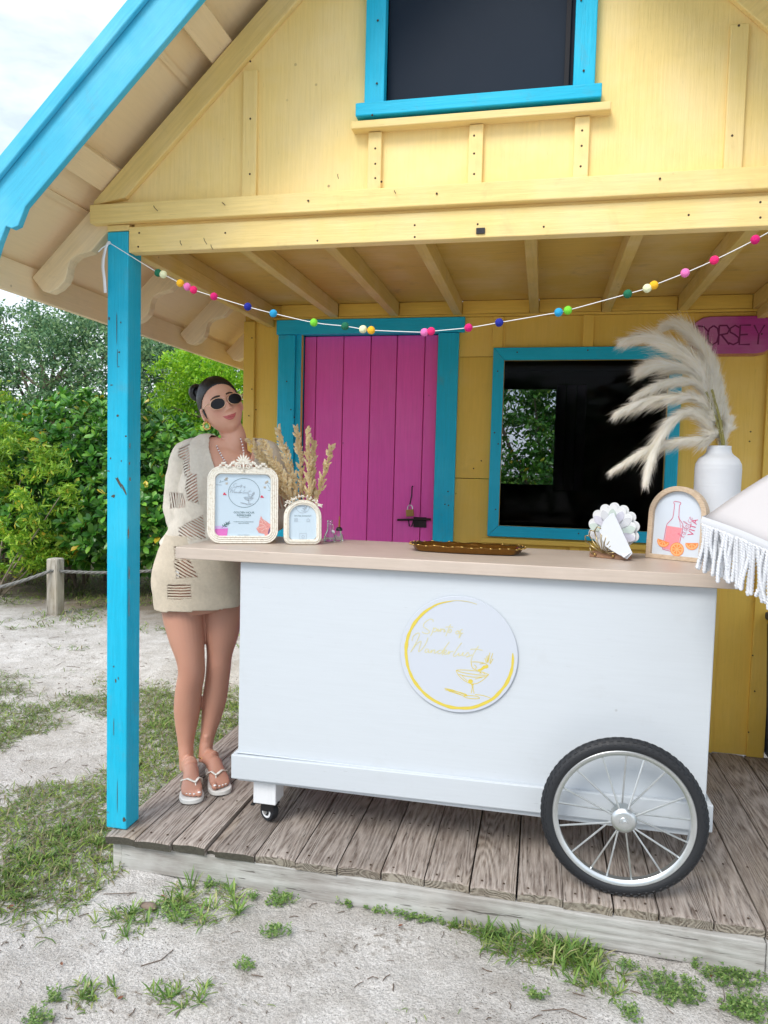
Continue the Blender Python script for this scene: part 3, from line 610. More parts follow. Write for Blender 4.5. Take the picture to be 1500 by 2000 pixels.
def smooth_line(p, k=4):
    out = []
    for i in range(len(p) - 1):
        a, b, c_, d_ = p[max(i - 1, 0)], p[i], p[i + 1], p[min(i + 2, len(p) - 1)]
        for j in range(k):
            t_ = j / k
            out.append(tuple(.5 * (2 * b[q] + (c_[q] - a[q]) * t_ + (2 * a[q] - 5 * b[q] + 4 * c_[q] - d_[q]) * t_ ** 2 + (3 * b[q] - a[q] - 3 * c_[q] + d_[q]) * t_ ** 3) for q in (0, 1)))
    return out + [p[-1]]
def logo(P, parent, inkA, inkB, ringw=1, lw=5.5, names=('logo_ring', 'logo_lettering', 'logo_drawing')):
    """P maps unit-disc coords (-1..1, z up) to 3D"""
    Q = lambda x, y: P((x - 737) / 548, -(y - 687) / 548)
    r_ = MB(); n = 150; pts = []; wd = []
    for i in range(n + 1):
        a = R(6 - 294 * i / n); wob = .006 * mnoise.noise(Vector((i * .16, 1, 2)))
        rr_ = .915 + wob - .012 * math.sin(a * 1.5); pts.append((rr_ * math.cos(a) + .003, rr_ * math.sin(a)))
        u = i / n; wv = .030 + .014 * mnoise.noise(Vector((i * .22, 0, 0))); wv *= min(1, u * 18 + .3) * (1 if u < .78 else max(.12, 1 - (u - .78) / .17)); wd.append(max(.004, wv * ringw))
    r_.ribbon(pts, wd, P); r_.build(names[0], inkA, parent, fix=False)
    l_ = MB()
    for s in S_['words']: l_.ribbon(smooth_line(s), lw, Q)
    l_.build(names[1], inkB, parent, fix=False)
    g_ = MB()
    for s in S_['glass']: g_.ribbon(smooth_line(s, 3), lw * .85, Q)
    for b in S_['blobs']: g_.add([Q(*p) for p in b], [tuple(range(len(b)))])
    g_.build(names[2], inkA, parent, fix=False)
yl_ = LC.y - .0018
logo(lambda a, b: Vector((LC.x + a * LR, yl_, LC.z + b * LR)), lg, M['gold_ink'], M['gold_line'], 1.7, 7.)

# ================================================================ things on the counter
def frame_matrix(pl, pr, lean):
    """origin at bottom centre, x along the base, z up the face, y into the frame"""
    pl, pr = Vector(pl), Vector(pr); u = (pr - pl).normalized(); o = (pl + pr) / 2
    yaw = math.atan2(u.y, u.x)
    return Matrix.Translation(o) @ Matrix.Rotation(yaw, 4, 'Z') @ Matrix.Rotation(-lean, 4, 'X'), (pr - pl).length
def sweep(path, prof, T, mb=None, closed=True):
    """closed 2D path (ccw, xz plane), profile list of (inward offset, height towards the viewer)"""
    mb = mb or MB(); n = len(path); vs = []
    for i in range(n):
        a, b = path[i - 1], path[(i + 1) % n]; dx, dy = b[0] - a[0], b[1] - a[1]; l = math.hypot(dx, dy) or 1; nx, ny = -dy / l, dx / l
        for o, h in prof: vs.append(T @ Vector((path[i][0] + nx * o, -h, path[i][1] + ny * o)))
    k = len(prof)
    return mb.add(vs, [(i * k + j, ((i + 1) % n) * k + j, ((i + 1) % n) * k + (j + 1) % k, i * k + (j + 1) % k) for i in range(n) for j in range(k if closed else k - 1)])
def rrect(w_, h_, r_, seg=7, rt=None):
    rt = r_ if rt is None else rt; P = []
    for cx, cz, a0, q in ((w_ / 2 - r_, r_, -90, r_), (w_ / 2 - rt, h_ - rt, 0, rt), (-w_ / 2 + rt, h_ - rt, 90, rt), (-w_ / 2 + r_, r_, 180, r_)):
        for k in range(seg + 1): a = R(a0 + 90 * k / seg); P.append((cx + q * math.cos(a), cz + q * math.sin(a)))
    return P
t = NT('antique_cream_gilt'); v = t.obj()
cv = t.ramp(t.noise(v, 120, 3, .6), (.25, 0), (.5, 1))
M['cream'] = t.fin(t.mix(cv, (.62, .54, .42), (.82, .79, .71)), .45, t.bump(cv, .2, .001))
M['ink'] = plain('dark_green_ink', (.06, .13, .14), .6); M['ink_light'] = plain('pale_grey_ink', (.32, .37, .42), .6); M['ink_rose'] = plain('red_ink', (.62, .05, .10), .6)
M['ink_pink'] = plain('pink_ink', (.66, .16, .50), .6); M['ink_shell'] = plain('shell_print', (.66, .28, .26), .6, 0, .35, 150); M['ink_plum'] = plain('plum_ink', (.18, .10, .20), .6); M['ink_tan'] = plain('tan_ink', (.50, .36, .20), .6)
M['paper_blue'] = plain('pale_blue_print', (.54, .66, .76), .25)
# --- big menu frame
T1, w1 = frame_matrix((-1.242, 2.572, CT), (-1.006, 2.684, CT), R(6))
f1 = thing('picture_frame', T1.translation, 'large ornate cream frame holding the cocktail menu', 'picture frame', 'ornate cream frames on the cart')
FW, FH = .272, .300; rd1 = .052
pa = rrect(FW, FH, rd1, 8)
prof = [(0, 0)]
for k in range(4): prof += [(.0005 + k * .0075, .006 + k * .002), (.0022 + k * .0075, .0098 + k * .002), (.0055 + k * .0075, .0098 + k * .002)]
prof += [(.0305, .010), (.031, .002), (.031, -.0), (.0, -.012)]
sweep(pa, prof, T1).build('moulding', M['cream'], f1, smooth=True)
inn = rrect(FW - .060, FH - .060, rd1 - .024, 8); MB().add([T1 @ Vector((x, -.002, z + .030)) for x, z in inn], [tuple(range(len(inn)))]).build('menu_print', M['paper_blue'], f1, fix=False)
bk = rrect(FW - .01, FH - .01, rd1 - .004, 6); MB().prism([(x, z + .005) for x, z in bk], .008, T1 @ Vector((0, .001, 0)), T1.to_3x3() @ Vector((1, 0, 0)), T1.to_3x3() @ Vector((0, 0, 1)), T1.to_3x3() @ Vector((0, 1, 0))).build('backing', M['counter'], f1)
MB().prism([(-.02, .02), (.02, .02), (.02, .2), (-.02, .2)], .004, T1 @ Vector((0, .012, 0)), T1.to_3x3() @ Vector((1, 0, 0)), (T1.to_3x3() @ Vector((0, .36, .93))), T1.to_3x3() @ Vector((0, 1, 0))).build('easel_leg', M['counter'], f1)
def crest(T, w_, zb, s, parent, flowers=False):
    c_ = MB(); rr_ = random.Random(5)
    if not flowers:
        for k in range(9):        # fan of fluted petals
            a = R(90 + (k - 4) * 20); L = s * (.036 - .0018 * abs(k - 4))
            c_.ell(T @ Vector((L * .55 * math.cos(a), -.016, zb + .004 + L * .62 * math.sin(a))), (L * .55, .005, .0040 * s), (T.to_3x3() @ Matrix.Rotation(-a, 3, 'Y')).to_4x4(), 8, 6)
        for sg in (-1, 1):        # scrolls
            pts = []
            for k in range(16): a = k * .55; q = .011 * (1 - k / 19); pts.append(T @ Vector((sg * (.019 + q * math.cos(a)), -.015, zb - .006 + q * math.sin(a))))
            c_.tube(pts, [.0026] * 15 + [.0035], 6)
            for k in range(9):    # leaf runs
                u = .028 + k * .0074; c_.ell(T @ Vector((sg * u, -.013, zb + .003 + .008 * math.sin(k * 1.2) - .0006 * k)), (.006, .005, .0085 - .0004 * k), (T.to_3x3() @ Matrix.Rotation(sg * R(-35 + 25 * (k % 2)), 3, 'Y')).to_4x4(), 7, 5)
        c_.tube([T @ Vector((0, -.018, zb - .026)), T @ Vector((0, -.019, zb + .01))], [.0025, .005], 6)
    else:
        for k in range(13):
            a = R(20 + 140 * k / 12); x = w_ * .5 * math.cos(a) * 1.0; z = zb + w_ * .36 * (math.sin(a) - 1) + rr_.uniform(-.003, .006) + .004
            for j in range(5):
                b = R(72 * j + rr_.uniform(0, 70)); L = rr_.uniform(.0045, .0075)
                c_.ell(T @ Vector((x + L * .7 * math.cos(b), -.013 - rr_.random() * .004, z + L * .7 * math.sin(b))), (L * .7, .0024, L * .36), (T.to_3x3() @ Matrix.Rotation(-b, 3, 'Y')).to_4x4(), 6, 4)
            c_.ell(T @ Vector((x, -.019, z)), (.002, .002, .002), None, 6, 4)
    return c_.build('crest', M['cream'], parent, smooth='all')
crest(T1, FW, FH + .004, 1.0, f1)
k1 = .272 / 715.
def P1(x, y): return T1 @ Vector(((x - 455) * k1, -.0032, .150 + (612 - y) * k1))
M['ink_ring'] = M['ink_light']
mp_ = bpy.data.objects['menu_print']
cc = [(465 + 158 * math.cos(a), 488 + 148 * math.sin(a)) for a in (2 * math.pi * k / 60 for k in range(60))]
MB().ribbon(cc, 3.4, P1, closed=True).build('menu_circle', M['ink'], mp_, fix=False)
PL = lambda a, b: P1(465 + a * 178, 488 - b * 165)
def mini(P, lw, parent, ink, with_ring=False):
    Q = lambda x, y: P((x - 737) / 548, -(y - 687) / 548); l_ = MB()
    for s in S_['words'] + S_['glass']: l_.ribbon(smooth_line(s, 3), lw, Q)
    for b in S_['blobs']: l_.add([Q(*p) for p in b], [tuple(range(len(b)))])
    l_.build('menu_logo', ink, parent, fix=False)
mini(PL, 9, mp_, M['ink_light'])
def txt(s, x, y, size, P, k, mat, parent, name='menu_text'): text_mesh(s, size * k, lambda a, b: P(x + a / k, y - b / k), mat, name, parent)
txt('GOLDEN HOUR', 465, 698, 29, P1, k1, M['ink'], mp_); txt('REFRESHER', 465, 727, 29, P1, k1, M['ink'], mp_)
txt('FAVORITE DRINK', 465, 742, 12, P1, k1, M['ink'], mp_); txt('ROSEMARY SPICE LEMONGRASS', 462, 788, 14, P1, k1, M['ink'], mp_); txt('BASIL LEMONADE', 462, 803, 13, P1, k1, M['ink'], mp_)
txt('MAKES UP PARADISE', 462, 921, 13, P1, k1, M['ink_light'], mp_); txt('DREAM', 462, 935, 12, P1, k1, M['ink_light'], mp_)
d_ = MB(); d_.add([P1(*p) for p in ((168, 858), (306, 852), (296, 942), (205, 942), (180, 925))], [(0, 1, 2, 3, 4)]); d_.build('menu_drink', M['ink_pink'], mp_, fix=False)
d_ = MB(); d_.add([P1(*p) for p in ((166, 830), (240, 826), (308, 846), (304, 854), (168, 860))], [(0, 1, 2, 3, 4)]); d_.build('menu_drink_top', plain('lilac_ink', (.55, .42, .72), .6), mp_, fix=False)
d_ = MB()
for p0, p1 in (((245, 845), (325, 775)), ((262, 830), (250, 812)), ((275, 820), (268, 800)), ((290, 806), (286, 784)), ((268, 828), (300, 828)), ((285, 812), (318, 812)), ((300, 800), (330, 796))): d_.ribbon([p0, ((p0[0] + p1[0]) / 2, (p0[1] + p1[1]) / 2 + 2), p1], [4, 9, 3], P1)
for p0, p1 in (((185, 410), (240, 412)), ((225, 385), (228, 360)), ((240, 378), (300, 358)), ((262, 360), (300, 335)), ((690, 370), (740, 400)), ((700, 400), (735, 455)), ((705, 458), (738, 458)), ((400, 300), (380, 285)), ((540, 300), (560, 285)), ((215, 388), (240, 378))): d_.ribbon([p0, p1], 2.6, P1)
d_.build('menu_sprig', M['ink'], mp_, fix=False)
d_ = MB()
for x, y, q in ((288, 345, 13), (290, 395, 12), (278, 352, 9), (686, 378, 14), (672, 428, 12), (700, 365, 9)):
    for j in range(5): a = j * 1.26; d_.add([P1(x, y), P1(x + q * math.cos(a - .3), y + q * math.sin(a - .3)), P1(x + q * 1.15 * math.cos(a), y + q * 1.15 * math.sin(a)), P1(x + q * math.cos(a + .3), y + q * math.sin(a + .3))], [(0, 1, 2, 3)])
d_.build('menu_flower', M['ink_tan'], mp_, fix=False)
d_ = MB()
for x, y in ((270, 500), (645, 522)): d_.add([P1(x + a, y + b) for a, b in ((-16, 14), (-12, -6), (2, -14), (6, -4), (16, 4), (18, 16), (2, 12))], [tuple(range(7))])
d_.build('menu_butterfly', M['ink_rose'], mp_, fix=False)
d_ = MB(); d_.add([P1(*p) for p in ((636, 722), (655, 755), (690, 775), (735, 810), (741, 850), (738, 900), (715, 938), (690, 940), (670, 905), (615, 895), (590, 852), (615, 825), (620, 780), (628, 750))], [tuple(range(14))]); d_.build('menu_conch', M['ink_shell'], mp_, fix=False)
P1b = lambda x, y: P1(x, y) + T1.to_3x3() @ Vector((0, -.0004, 0))
d_ = MB(); d_.add([P1b(*p) for p in ((735, 830), (741, 860), (738, 900), (715, 930), (706, 900), (715, 860))], [tuple(range(6))]); d_.build('menu_conch_mouth', M['ink_plum'], mp_, fix=False)
d_ = MB()
for a, b in (((630, 760), (655, 790)), ((622, 800), (680, 822)), ((600, 850), (690, 835)), ((640, 880), (700, 850)), ((660, 770), (690, 800))): d_.ribbon([a, ((a[0] + b[0]) / 2, (a[1] + b[1]) / 2 - 8), b], 4, P1b)
d_.build('menu_conch_line', plain('cream_ink', (.75, .6, .52), .6), mp_, fix=False)
# --- small arched frame
T2, w2 = frame_matrix((-.967, 2.664, CT), (-.838, 2.726, CT), R(7))
f2 = thing('picture_frame', T2.translation, 'small arched cream frame with a flower crest beside the big menu', 'picture frame', 'ornate cream frames on the cart')
GW, GH = .148, .176; pa = rrect(GW, GH, .030, 6, GW * .47)
pf = [(0, 0), (.0008, .007), (.004, .0105), (.008, .0095), (.0085, .0115), (.014, .0125), (.0165, .0095), (.0190, .0105), (.0205, .008), (.021, .001), (0, -.010)]
sweep(pa, pf, T2).build('moulding', M['cream'], f2, smooth=True)
bd = MB(); L = 0
pts = pa + [pa[0]]; acc = 0
for i in range(len(pts) - 1):
    a, b = Vector(pts[i]), Vector(pts[i + 1]); l = (b - a).length
    if l < 1e-6: continue
    while acc < l:
        p = a + (b - a) * acc / l; d = (b - a) / l; q = p + Vector((-d.y, d.x)) * .0115
        bd.ell(T2 @ Vector((q.x, -.0125, q.y)), (.0040, .0018, .0012), (T2.to_3x3() @ Matrix.Rotation(-math.atan2(d.x, -d.y), 3, 'Y')).to_4x4(), 6, 4); acc += .0040
    acc -= l
bd.build('beading', plain('bead_cream', (.80, .77, .68), .4), f2, smooth='all')['kind'] = 'stuff'
inn = rrect(GW - .040, GH - .040, .018, 5, (GW - .04) * .47); MB().add([T2 @ Vector((x, -.0015, z + .020)) for x, z in inn], [tuple(range(len(inn)))]).build('card_print', M['paper_blue'], f2, fix=False)
bk = rrect(GW - .006, GH - .006, .028, 5, (GW - .006) * .47); MB().prism([(x, z + .003) for x, z in bk], .008, T2 @ Vector((0, .001, 0)), T2.to_3x3() @ Vector((1, 0, 0)), T2.to_3x3() @ Vector((0, 0, 1)), T2.to_3x3() @ Vector((0, 1, 0))).build('backing', M['counter'], f2)
crest(T2, GW, GH + .004, 1, f2, True)
k2 = .148 / 375.
cp_ = bpy.data.objects['card_print']
def P2(x, y): return T2 @ Vector(((x - 1050) * k2, -.0028, (1020 - y) * k2))
MB().ribbon([(1048 + 68 * math.cos(a), 640 + 66 * math.sin(a)) for a in (2 * math.pi * k / 40 for k in range(40))], 3, P2, closed=True).build('card_circle', M['ink_light'], cp_, fix=False)
mini(lambda a, b: P2(1048 + a * 72, 640 - b * 70), 12, cp_, M['ink_light'])
txt("Let's Stay Connected !", 1050, 740, 19, P2, k2, M['ink'], cp_, 'card_text')
d_ = MB()
for x in (982, 1103):
    if x == 982:
        d_.ribbon([(x - 15, 762), (x + 15, 762), (x + 15, 792), (x - 15, 792)], 3, P2, closed=True); d_.ribbon([(x + 8 * math.cos(a), 777 + 8 * math.sin(a)) for a in (k * .7 for k in range(9))], 2.4, P2, closed=True)
    else: d_.ribbon([(x - 16, 775), (x, 760), (x + 16, 775), (x + 12, 792), (x - 12, 792)], 3, P2, closed=True)
d_.ribbon([(1018, 910), (1086, 910), (1086, 965), (1018, 965)], 3, P2, closed=True); d_.ribbon([(1052 + 14 * math.cos(a), 942 + 13 * math.sin(a)) for a in (k * .7 for k in range(9))], 3, P2, closed=True)
d_.build('card_icons', M['ink_light'], cp_, fix=False)
# --- dried grass bunch standing in a little glass behind the small frame
bpos = Vector((-.905, 2.775, CT))
jar = thing('glass_tumbler', bpos, 'small clear glass behind the small arched frame holding dried grass', 'glass')
MB().lathe([(.024, 0), (.026, .09), (.0245, .09), (.0225, .004)], 20, Matrix.Translation(bpos)).build('tumbler_wall', M['glass'], jar, smooth=True)
M['straw'] = plain('dried_grass_straw', (.70, .50, .24), .8, 0, .25, 90)
t = NT('dried_grass_floret'); g_ = t.n('NewGeometry').outputs['Random Per Island']
tr_ = t.n('BsdfTranslucent', {'Color': (.95, .84, .58, 1)}); mxs = t.n('MixShader', {0: .45, 1: t.b.outputs[0], 2: tr_.outputs[0]}); t.t.links.new(mxs.outputs[0], t.out.inputs[0])
M['floret'] = t.fin(t.ramp(g_, (0, (.88, .70, .40)), (.5, (.97, .86, .58)), (1, (.99, .95, .80))), .8)
def grass_plume(tip, sw, seed, label):
    rr_ = random.Random(seed); b0 = bpos + Vector((rr_.uniform(-.012, .012), rr_.uniform(-.012, .012), .01)); tip = Vector(tip)
    mid = b0.lerp(tip, .5) + Vector(((b0.x - tip.x) * .10, 0, .01)); pts = []
    for k in range(15): u = k / 14; pts.append(b0 * (1 - u) ** 2 + mid * 2 * u * (1 - u) + tip * u * u)
    root = thing('dried_grass', b0, label, 'dried grass', 'dried grass plumes behind the small frame')
    MB().tube(pts, .0016, 5).build('stem', M['straw'], root, smooth=True)
    V = []; F = []; n = 0
    for k in range(1900):
        b_ = rr_.randrange(46); ub = .36 + .62 * b_ / 45; u = ub; i = min(13, int(u * 14)); f = u * 14 - i; p = pts[i].lerp(pts[min(14, i + 1)], min(f, 1)); T_ = (pts[min(i + 1, 14)] - pts[i]).normalized() if i < 14 else (pts[14] - pts[13]).normalized()
        env = sw * 1.1 * (math.sin(min(1, (1 - u) / .35) * math.pi / 2) ** .8 * .9 + .12) * (.80 + .20 * math.sin(u * 31 + seed * 2)) * min(1, (u - .38) / .1)
        rb_ = random.Random(seed * 100 + b_); rv = Vector((rb_.gauss(0, 1), rb_.gauss(0, 1), rb_.gauss(0, 1))); rv = (rv - T_ * rv.dot(T_)).normalized(); tt = rr_.random(); bl = sw * (1.9 - 1.1 * (ub - .36) / .62) * rb_.uniform(.8, 1.2)
        q = p + (T_ * .86 + rv * .50) * bl * tt + Vector((rr_.gauss(0, 1), rr_.gauss(0, 1), rr_.gauss(0, 1))) * sw * .13 * (1.15 - tt)
        d = (T_ * .8 + rv * .8 + Vector((0, 0, .1))).normalized(); L_ = rr_.uniform(.006, .015); s = d.cross(Vector((rr_.random(), rr_.random(), rr_.random()))).normalized() * L_ * .28; s2 = d.cross(s).normalized() * L_ * .28
        V += [q, q + d * L_ * .5 + s, q + d * L_, q + d * L_ * .5 - s, q + d * L_ * .5 + s2, q + d * L_ * .5 - s2]; F += [(n, n + 1, n + 2, n + 3), (n, n + 4, n + 2, n + 5)]; n += 6
    npmesh('seed_head', np.array([tuple(v_) for v_ in V]), np.array(F), M['floret'], root)['kind'] = 'stuff'
for k, (px, py, yy, sw, lb) in enumerate([(486, 858, 2.80, .026, 'dried grass plume leaning furthest left across her shoulder'), (512, 862, 2.74, .024, 'second dried grass plume from the left'), (542, 836, 2.79, .024, 'tall dried grass plume left of the turquoise gap'), (578, 833, 2.80, .017, 'slim dried grass plume in front of the turquoise trim'), (600, 836, 2.75, .016, 'thin upright dried grass plume with the highest right tip'), (612, 862, 2.80, .022, 'dried grass plume over the door edge, leaning right'), (648, 870, 2.78, .017, 'dried grass plume leaning furthest right over the magenta door')]):
    grass_plume(on(px, py, 1, yy), sw, 11 + k, lb)
# --- bottles
qb = on(648, 1056, 2, CT); bo = thing('glass_bottle', qb, 'small clear swing top bottle beside the small frame', 'bottle')
TB = Matrix.Translation((qb.x, 2.86, CT))
MB().lathe([(0, .001), (.024, .001), (.026, .004), (.024, .020), (.012, .048), (.0105, .056), (.0105, .080), (.0125, .083), (.0125, .088), (.0088, .088), (.0088, .056), (.010, .046), (.022, .019), (.022, .004), (0, .004)], 28, TB, cap=False).build('bottle_glass', M['glass'], bo, smooth=True)
MB().tube([TB @ Vector((-.0125, 0, .07)), TB @ Vector((.0, -.013, .074)), TB @ Vector((.0125, 0, .07)), TB @ Vector((.018, -.008, .058)), TB @ Vector((.012, -.016, .046))], .0011, 6).build('wire_bail', M['steel'], bo, smooth=True)
MB().ell(TB @ Vector((.019, -.015, .042)), (.009, .009, .006), Matrix.Rotation(R(40), 4, 'Y')).build('stopper', M['white_leg'], bo, smooth=True)
qp = on(662, 1050, 1, 2.90); TP = Matrix.Translation((qp.x, 2.90, CT))
bp = thing('syrup_bottle', TP.translation, 'clear bottle with black collar and copper pouring spout', 'bottle')
M['copper'] = plain('copper_spout', (.50, .22, .10), .25, 1.)
MB().lathe([(0, .001), (.018, .001), (.018, .02), (.010, .034), (.010, .042), (0, .042)], 24, TP, cap=False).build('bottle_glass', M['glass'], bp, smooth=True)
MB().lathe([(.0135, .0425), (.0135, .050), (.009, .056), (.004, .058)], 20, TP).build('collar', M['black_plastic'], bp, smooth=True)
MB().tube([TP @ Vector((0, 0, .057)), TP @ Vector((0, 0, .085)), TP @ Vector((.0, -.002, .103))], [.0042, .003, .002], 8).build('spout', M['copper'], bp, smooth=True)
# --- oval tray with crimped rim
def tray():
    c = on(910, 1068, 2, CT + .024); c = Vector((c.x, 2.715, CT)); tr = thing('serving_tray', c, 'long oval gold tray with crimped rim in the middle of the counter', 'tray')
    hw, hd = .205, .085; n = 110
    def ring(s, z, wv=0):
        P = []
        for k in range(n):
            a = 2 * math.pi * k / n; cx_, sx_ = math.cos(a), math.sin(a); ex = .55
            x = hw * s * math.copysign(abs(cx_) ** ex, cx_) if 0 else (hw - hd * .75) * max(-1, min(1, cx_ * 1.6)) + hd * .75 * cx_; y = hd * sx_
            x *= s; y *= s + (s - 1) * .6; zz = z + wv * math.sin(k * math.pi * 2 / 5); x += wv * cx_ * math.sin(k * 1.3) * .5
            P.append(c + Vector((x, y, zz)))
        return P
    R_ = [ring(.90, .001), ring(.955, .006), ring(1.0, .020), ring(1.03, .0245, .0012), ring(1.05, .0255, .0018), ring(1.03, .0275, .0018), ring(.98, .022), ring(.93, .010), ring(.88, .006)]
    vs = [p for r_ in R_ for p in r_]; fs = [(i * n + k, i * n + (k + 1) % n, (i + 1) * n + (k + 1) % n, (i + 1) * n + k) for i in range(len(R_) - 1) for k in range(n)]
    M['tray'] = plain('bronze_gold_glaze', (.22, .11, .025), .16, .85, .35, 55, .5)
    MB().add(vs, fs + [tuple(range(n - 1, -1, -1)), tuple(range((len(R_) - 1) * n, len(R_) * n))]).build('tray_dish', M['tray'], tr, smooth='all')
    rim = MB(); Q = ring(1.052, .0268, .0018)
    for k in range(n): 
        if k % 2 == 0: rim.ell(Q[k], (.0062, .0034, .0022), Matrix.Rotation(math.atan2(*(Q[(k + 1) % n] - Q[k - 1]).yx), 4, 'Z'), 7, 5)
    rim.build('tray_rim', M['gold'], tr, smooth='all')
tray()
# --- shell napkin holder
q0 = on(1200, 1088, 2, CT); TS = Matrix.Translation((.252, 2.735, CT)) @ Matrix.Rotation(R(-26), 4, 'Z')
nh = thing('napkin_holder', TS.translation, 'white scalloped shell napkin holder on a small wooden block', 'napkin holder')
M['pearl'] = [plain('pearl_lilac', (.60, .60, .70), .25, .25, .1, 30), plain('pearl_green', (.55, .64, .60), .25, .25, .1, 30), plain('pearl_grey', (.60, .62, .66), .25, .25, .1, 30)]
M['shell_white'] = plain('shell_white_enamel', (.66, .68, .70), .35); M['block_wood'] = paint('small_block_wood', (.30, .14, .06), 'x', var=.3, grain=.2)
MB().box(-.072, .068, -.016, .030, .0005, .022, TS).build('base_block', M['block_wood'], nh, bevel=.002)
def shell_outline(r_, lobes=9, amp=.012, z0=.030):
    P = []
    for k in range(lobes * 8 + 1):
        a = R(-28 + 236 * k / (lobes * 8)); b = abs(math.sin(math.pi * k / 8)); rr_ = r_ + amp * b ** .7
        P.append((rr_ * math.cos(a), rr_ * math.sin(a) * 1.02 + .105 + z0 - .03))
    return P + [(-.035, .024), (.035, .024)]
for j, (yy, rr_, th) in enumerate(((.018, .084, .006), (.004, .076, .005))):
    MB().prism(shell_outline(rr_), th, TS @ Vector((0, yy, 0)), TS.to_3x3() @ Vector((1, 0, 0)), (0, 0, 1), TS.to_3x3() @ Vector((0, 1, 0))).build('shell_plate', M['shell_white'], nh, bevel=.0015)
for k in range(9):
    a = R(-10 + 200 * k / 8); m_ = MB(); P = []
    cz = .045
    for i in range(11):
        u = i / 10; P.append((u, .0028 + .0125 * math.sin(math.pi * u ** 1.35) ** .8))
    rim_ = [(.022 + .066 * u, w_) for u, w_ in P] + [(.022 + .066 * u, -w_) for u, w_ in reversed(P)]
    o = Vector((0, 0, .075)) if 1 else 0
    pts = [(s * math.cos(a) - w_ * math.sin(a), .092 + s * math.sin(a) + w_ * math.cos(a)) for s, w_ in rim_]
    MB().prism(pts, -.0012, TS @ Vector((0, .0036, 0)), TS.to_3x3() @ Vector((1, 0, 0)), (0, 0, 1), TS.to_3x3() @ Vector((0, 1, 0))).build('pearl_petal', M['pearl'][k % 3], nh)
wr = MB(); base = Vector((-.02, -.022, .020))
for k in range(9):
    a = R(150 - 18 * k); r1 = .088 - .004 * abs(k - 3); e_ = base + Vector((r1 * math.cos(a), .0, max(.01, r1 * math.sin(a) * 1.0)))
    wr.tube([TS @ base, TS @ ((base + e_) / 2 + Vector((0, -.010, 0))), TS @ e_], [.0014, .002, .0024], 6)
    if k < 8:
        a2 = R(150 - 18 * (k + 1)); r2 = .088 - .004 * abs(k + 1 - 3); f_ = base + Vector((r2 * math.cos(a2), 0, max(.01, r2 * math.sin(a2)))); mm = (e_ + f_) / 2 + (e_ + f_ - 2 * base).normalized() * .012
        wr.tube([TS @ e_, TS @ mm, TS @ f_], .0024, 6)
for x in (-.052, .012): wr.tube([TS @ Vector((x, -.018, .014)), TS @ Vector((x - .012, -.024, .02)), TS @ Vector((x - .018, -.022, .04))], .002, 6)
wr.build('wire_shell', plain('gold_wire', (.45, .36, .20), .35, 1.), nh, smooth='all')
for x in (-.05, .018): MB().ell(TS @ Vector((x, -.0195, .012)), (.0055, .0055, .0055)).build('brass_bead', M['brass'], nh, smooth=True)
# napkins
M['napkin'] = plain('white_paper_napkin', (.62, .66, .72), .8, 0, .02, 20, .05)
nk = thing('napkin', TS @ Vector((.02, -.026, .02)), 'folded white paper napkin leaning in the shell holder', 'napkin')
no = [(-.024, .118), (.0, .148), (.012, .152), (.020, .138), (.088, .018), (.070, -.004), (.042, .008), (.016, .020), (-.010, .034), (-.014, .046), (-.026, .056), (-.024, .070), (-.036, .082), (-.030, .096)]
m_ = MB()
for j in range(3): m_.prism([(a + .002 * j, b - .002 * j + .016) for a, b in no], .0012, TS @ Vector((0, -.034 - .0016 * j, 0)), TS.to_3x3() @ Vector((1, 0, 0)), TS.to_3x3() @ Vector((0, .10, .995)), TS.to_3x3() @ Vector((0, 1, 0)))
m_.build('napkin_fold', M['napkin'], nk, bevel=.0005)
m_ = MB().add([TS @ Vector(p) for p in ((.088, -.036, .033), (.070, -.040, .010), (.048, -.039, .024), (.052, -.046, .026), (.068, -.052, .014))], [(0, 1, 4), (0, 4, 3), (0, 3, 2)]); m_.build('napkin_corner', M['napkin'], nk, fix=False)
# --- cup of straws
TC_ = Matrix.Translation((.432, 2.90, CT)); cu_ = thing('straw_cup', TC_.translation, 'black and white patterned cup of straws behind the arched bottle picture', 'cup')
MB().lathe([(.027, 0), (.030, .118), (.0285, .118), (.026, .004)], 28, TC_).build('cup_wall', M['white_leg'], cu_, smooth=True)
d_ = MB()
for i in range(7):
    for k in range(14):
        a = 2 * math.pi * (k + .5 * (i % 2)) / 14; z = .012 + i * .016; rr_ = .0275 + z * .026
        P = lambda da, dz: TC_ @ Vector((rr_ * math.cos(a + da), rr_ * math.sin(a + da), z + dz)); d_.add([P(-.14, 0), P(0, -.0065), P(.14, 0), P(0, .0065)], [(0, 1, 2, 3)])
d_.build('cup_pattern', M['black_plastic'], cu_, fix=False)
for k in range(5):
    a = k * 1.3; st = MB().tube([TC_ @ Vector((.012 * math.cos(a), .012 * math.sin(a), .01)), TC_ @ Vector((.020 * math.cos(a), .020 * math.sin(a), .142 - .004 * k))], .0032, 7).build('paper_straw', M['straw'], None, smooth=True)
    tag(st, ('tallest', 'second tallest', 'middle', 'second shortest', 'shortest')[k] + ' brown paper straw standing in the patterned cup', 'straw', 'straws in the patterned cup')
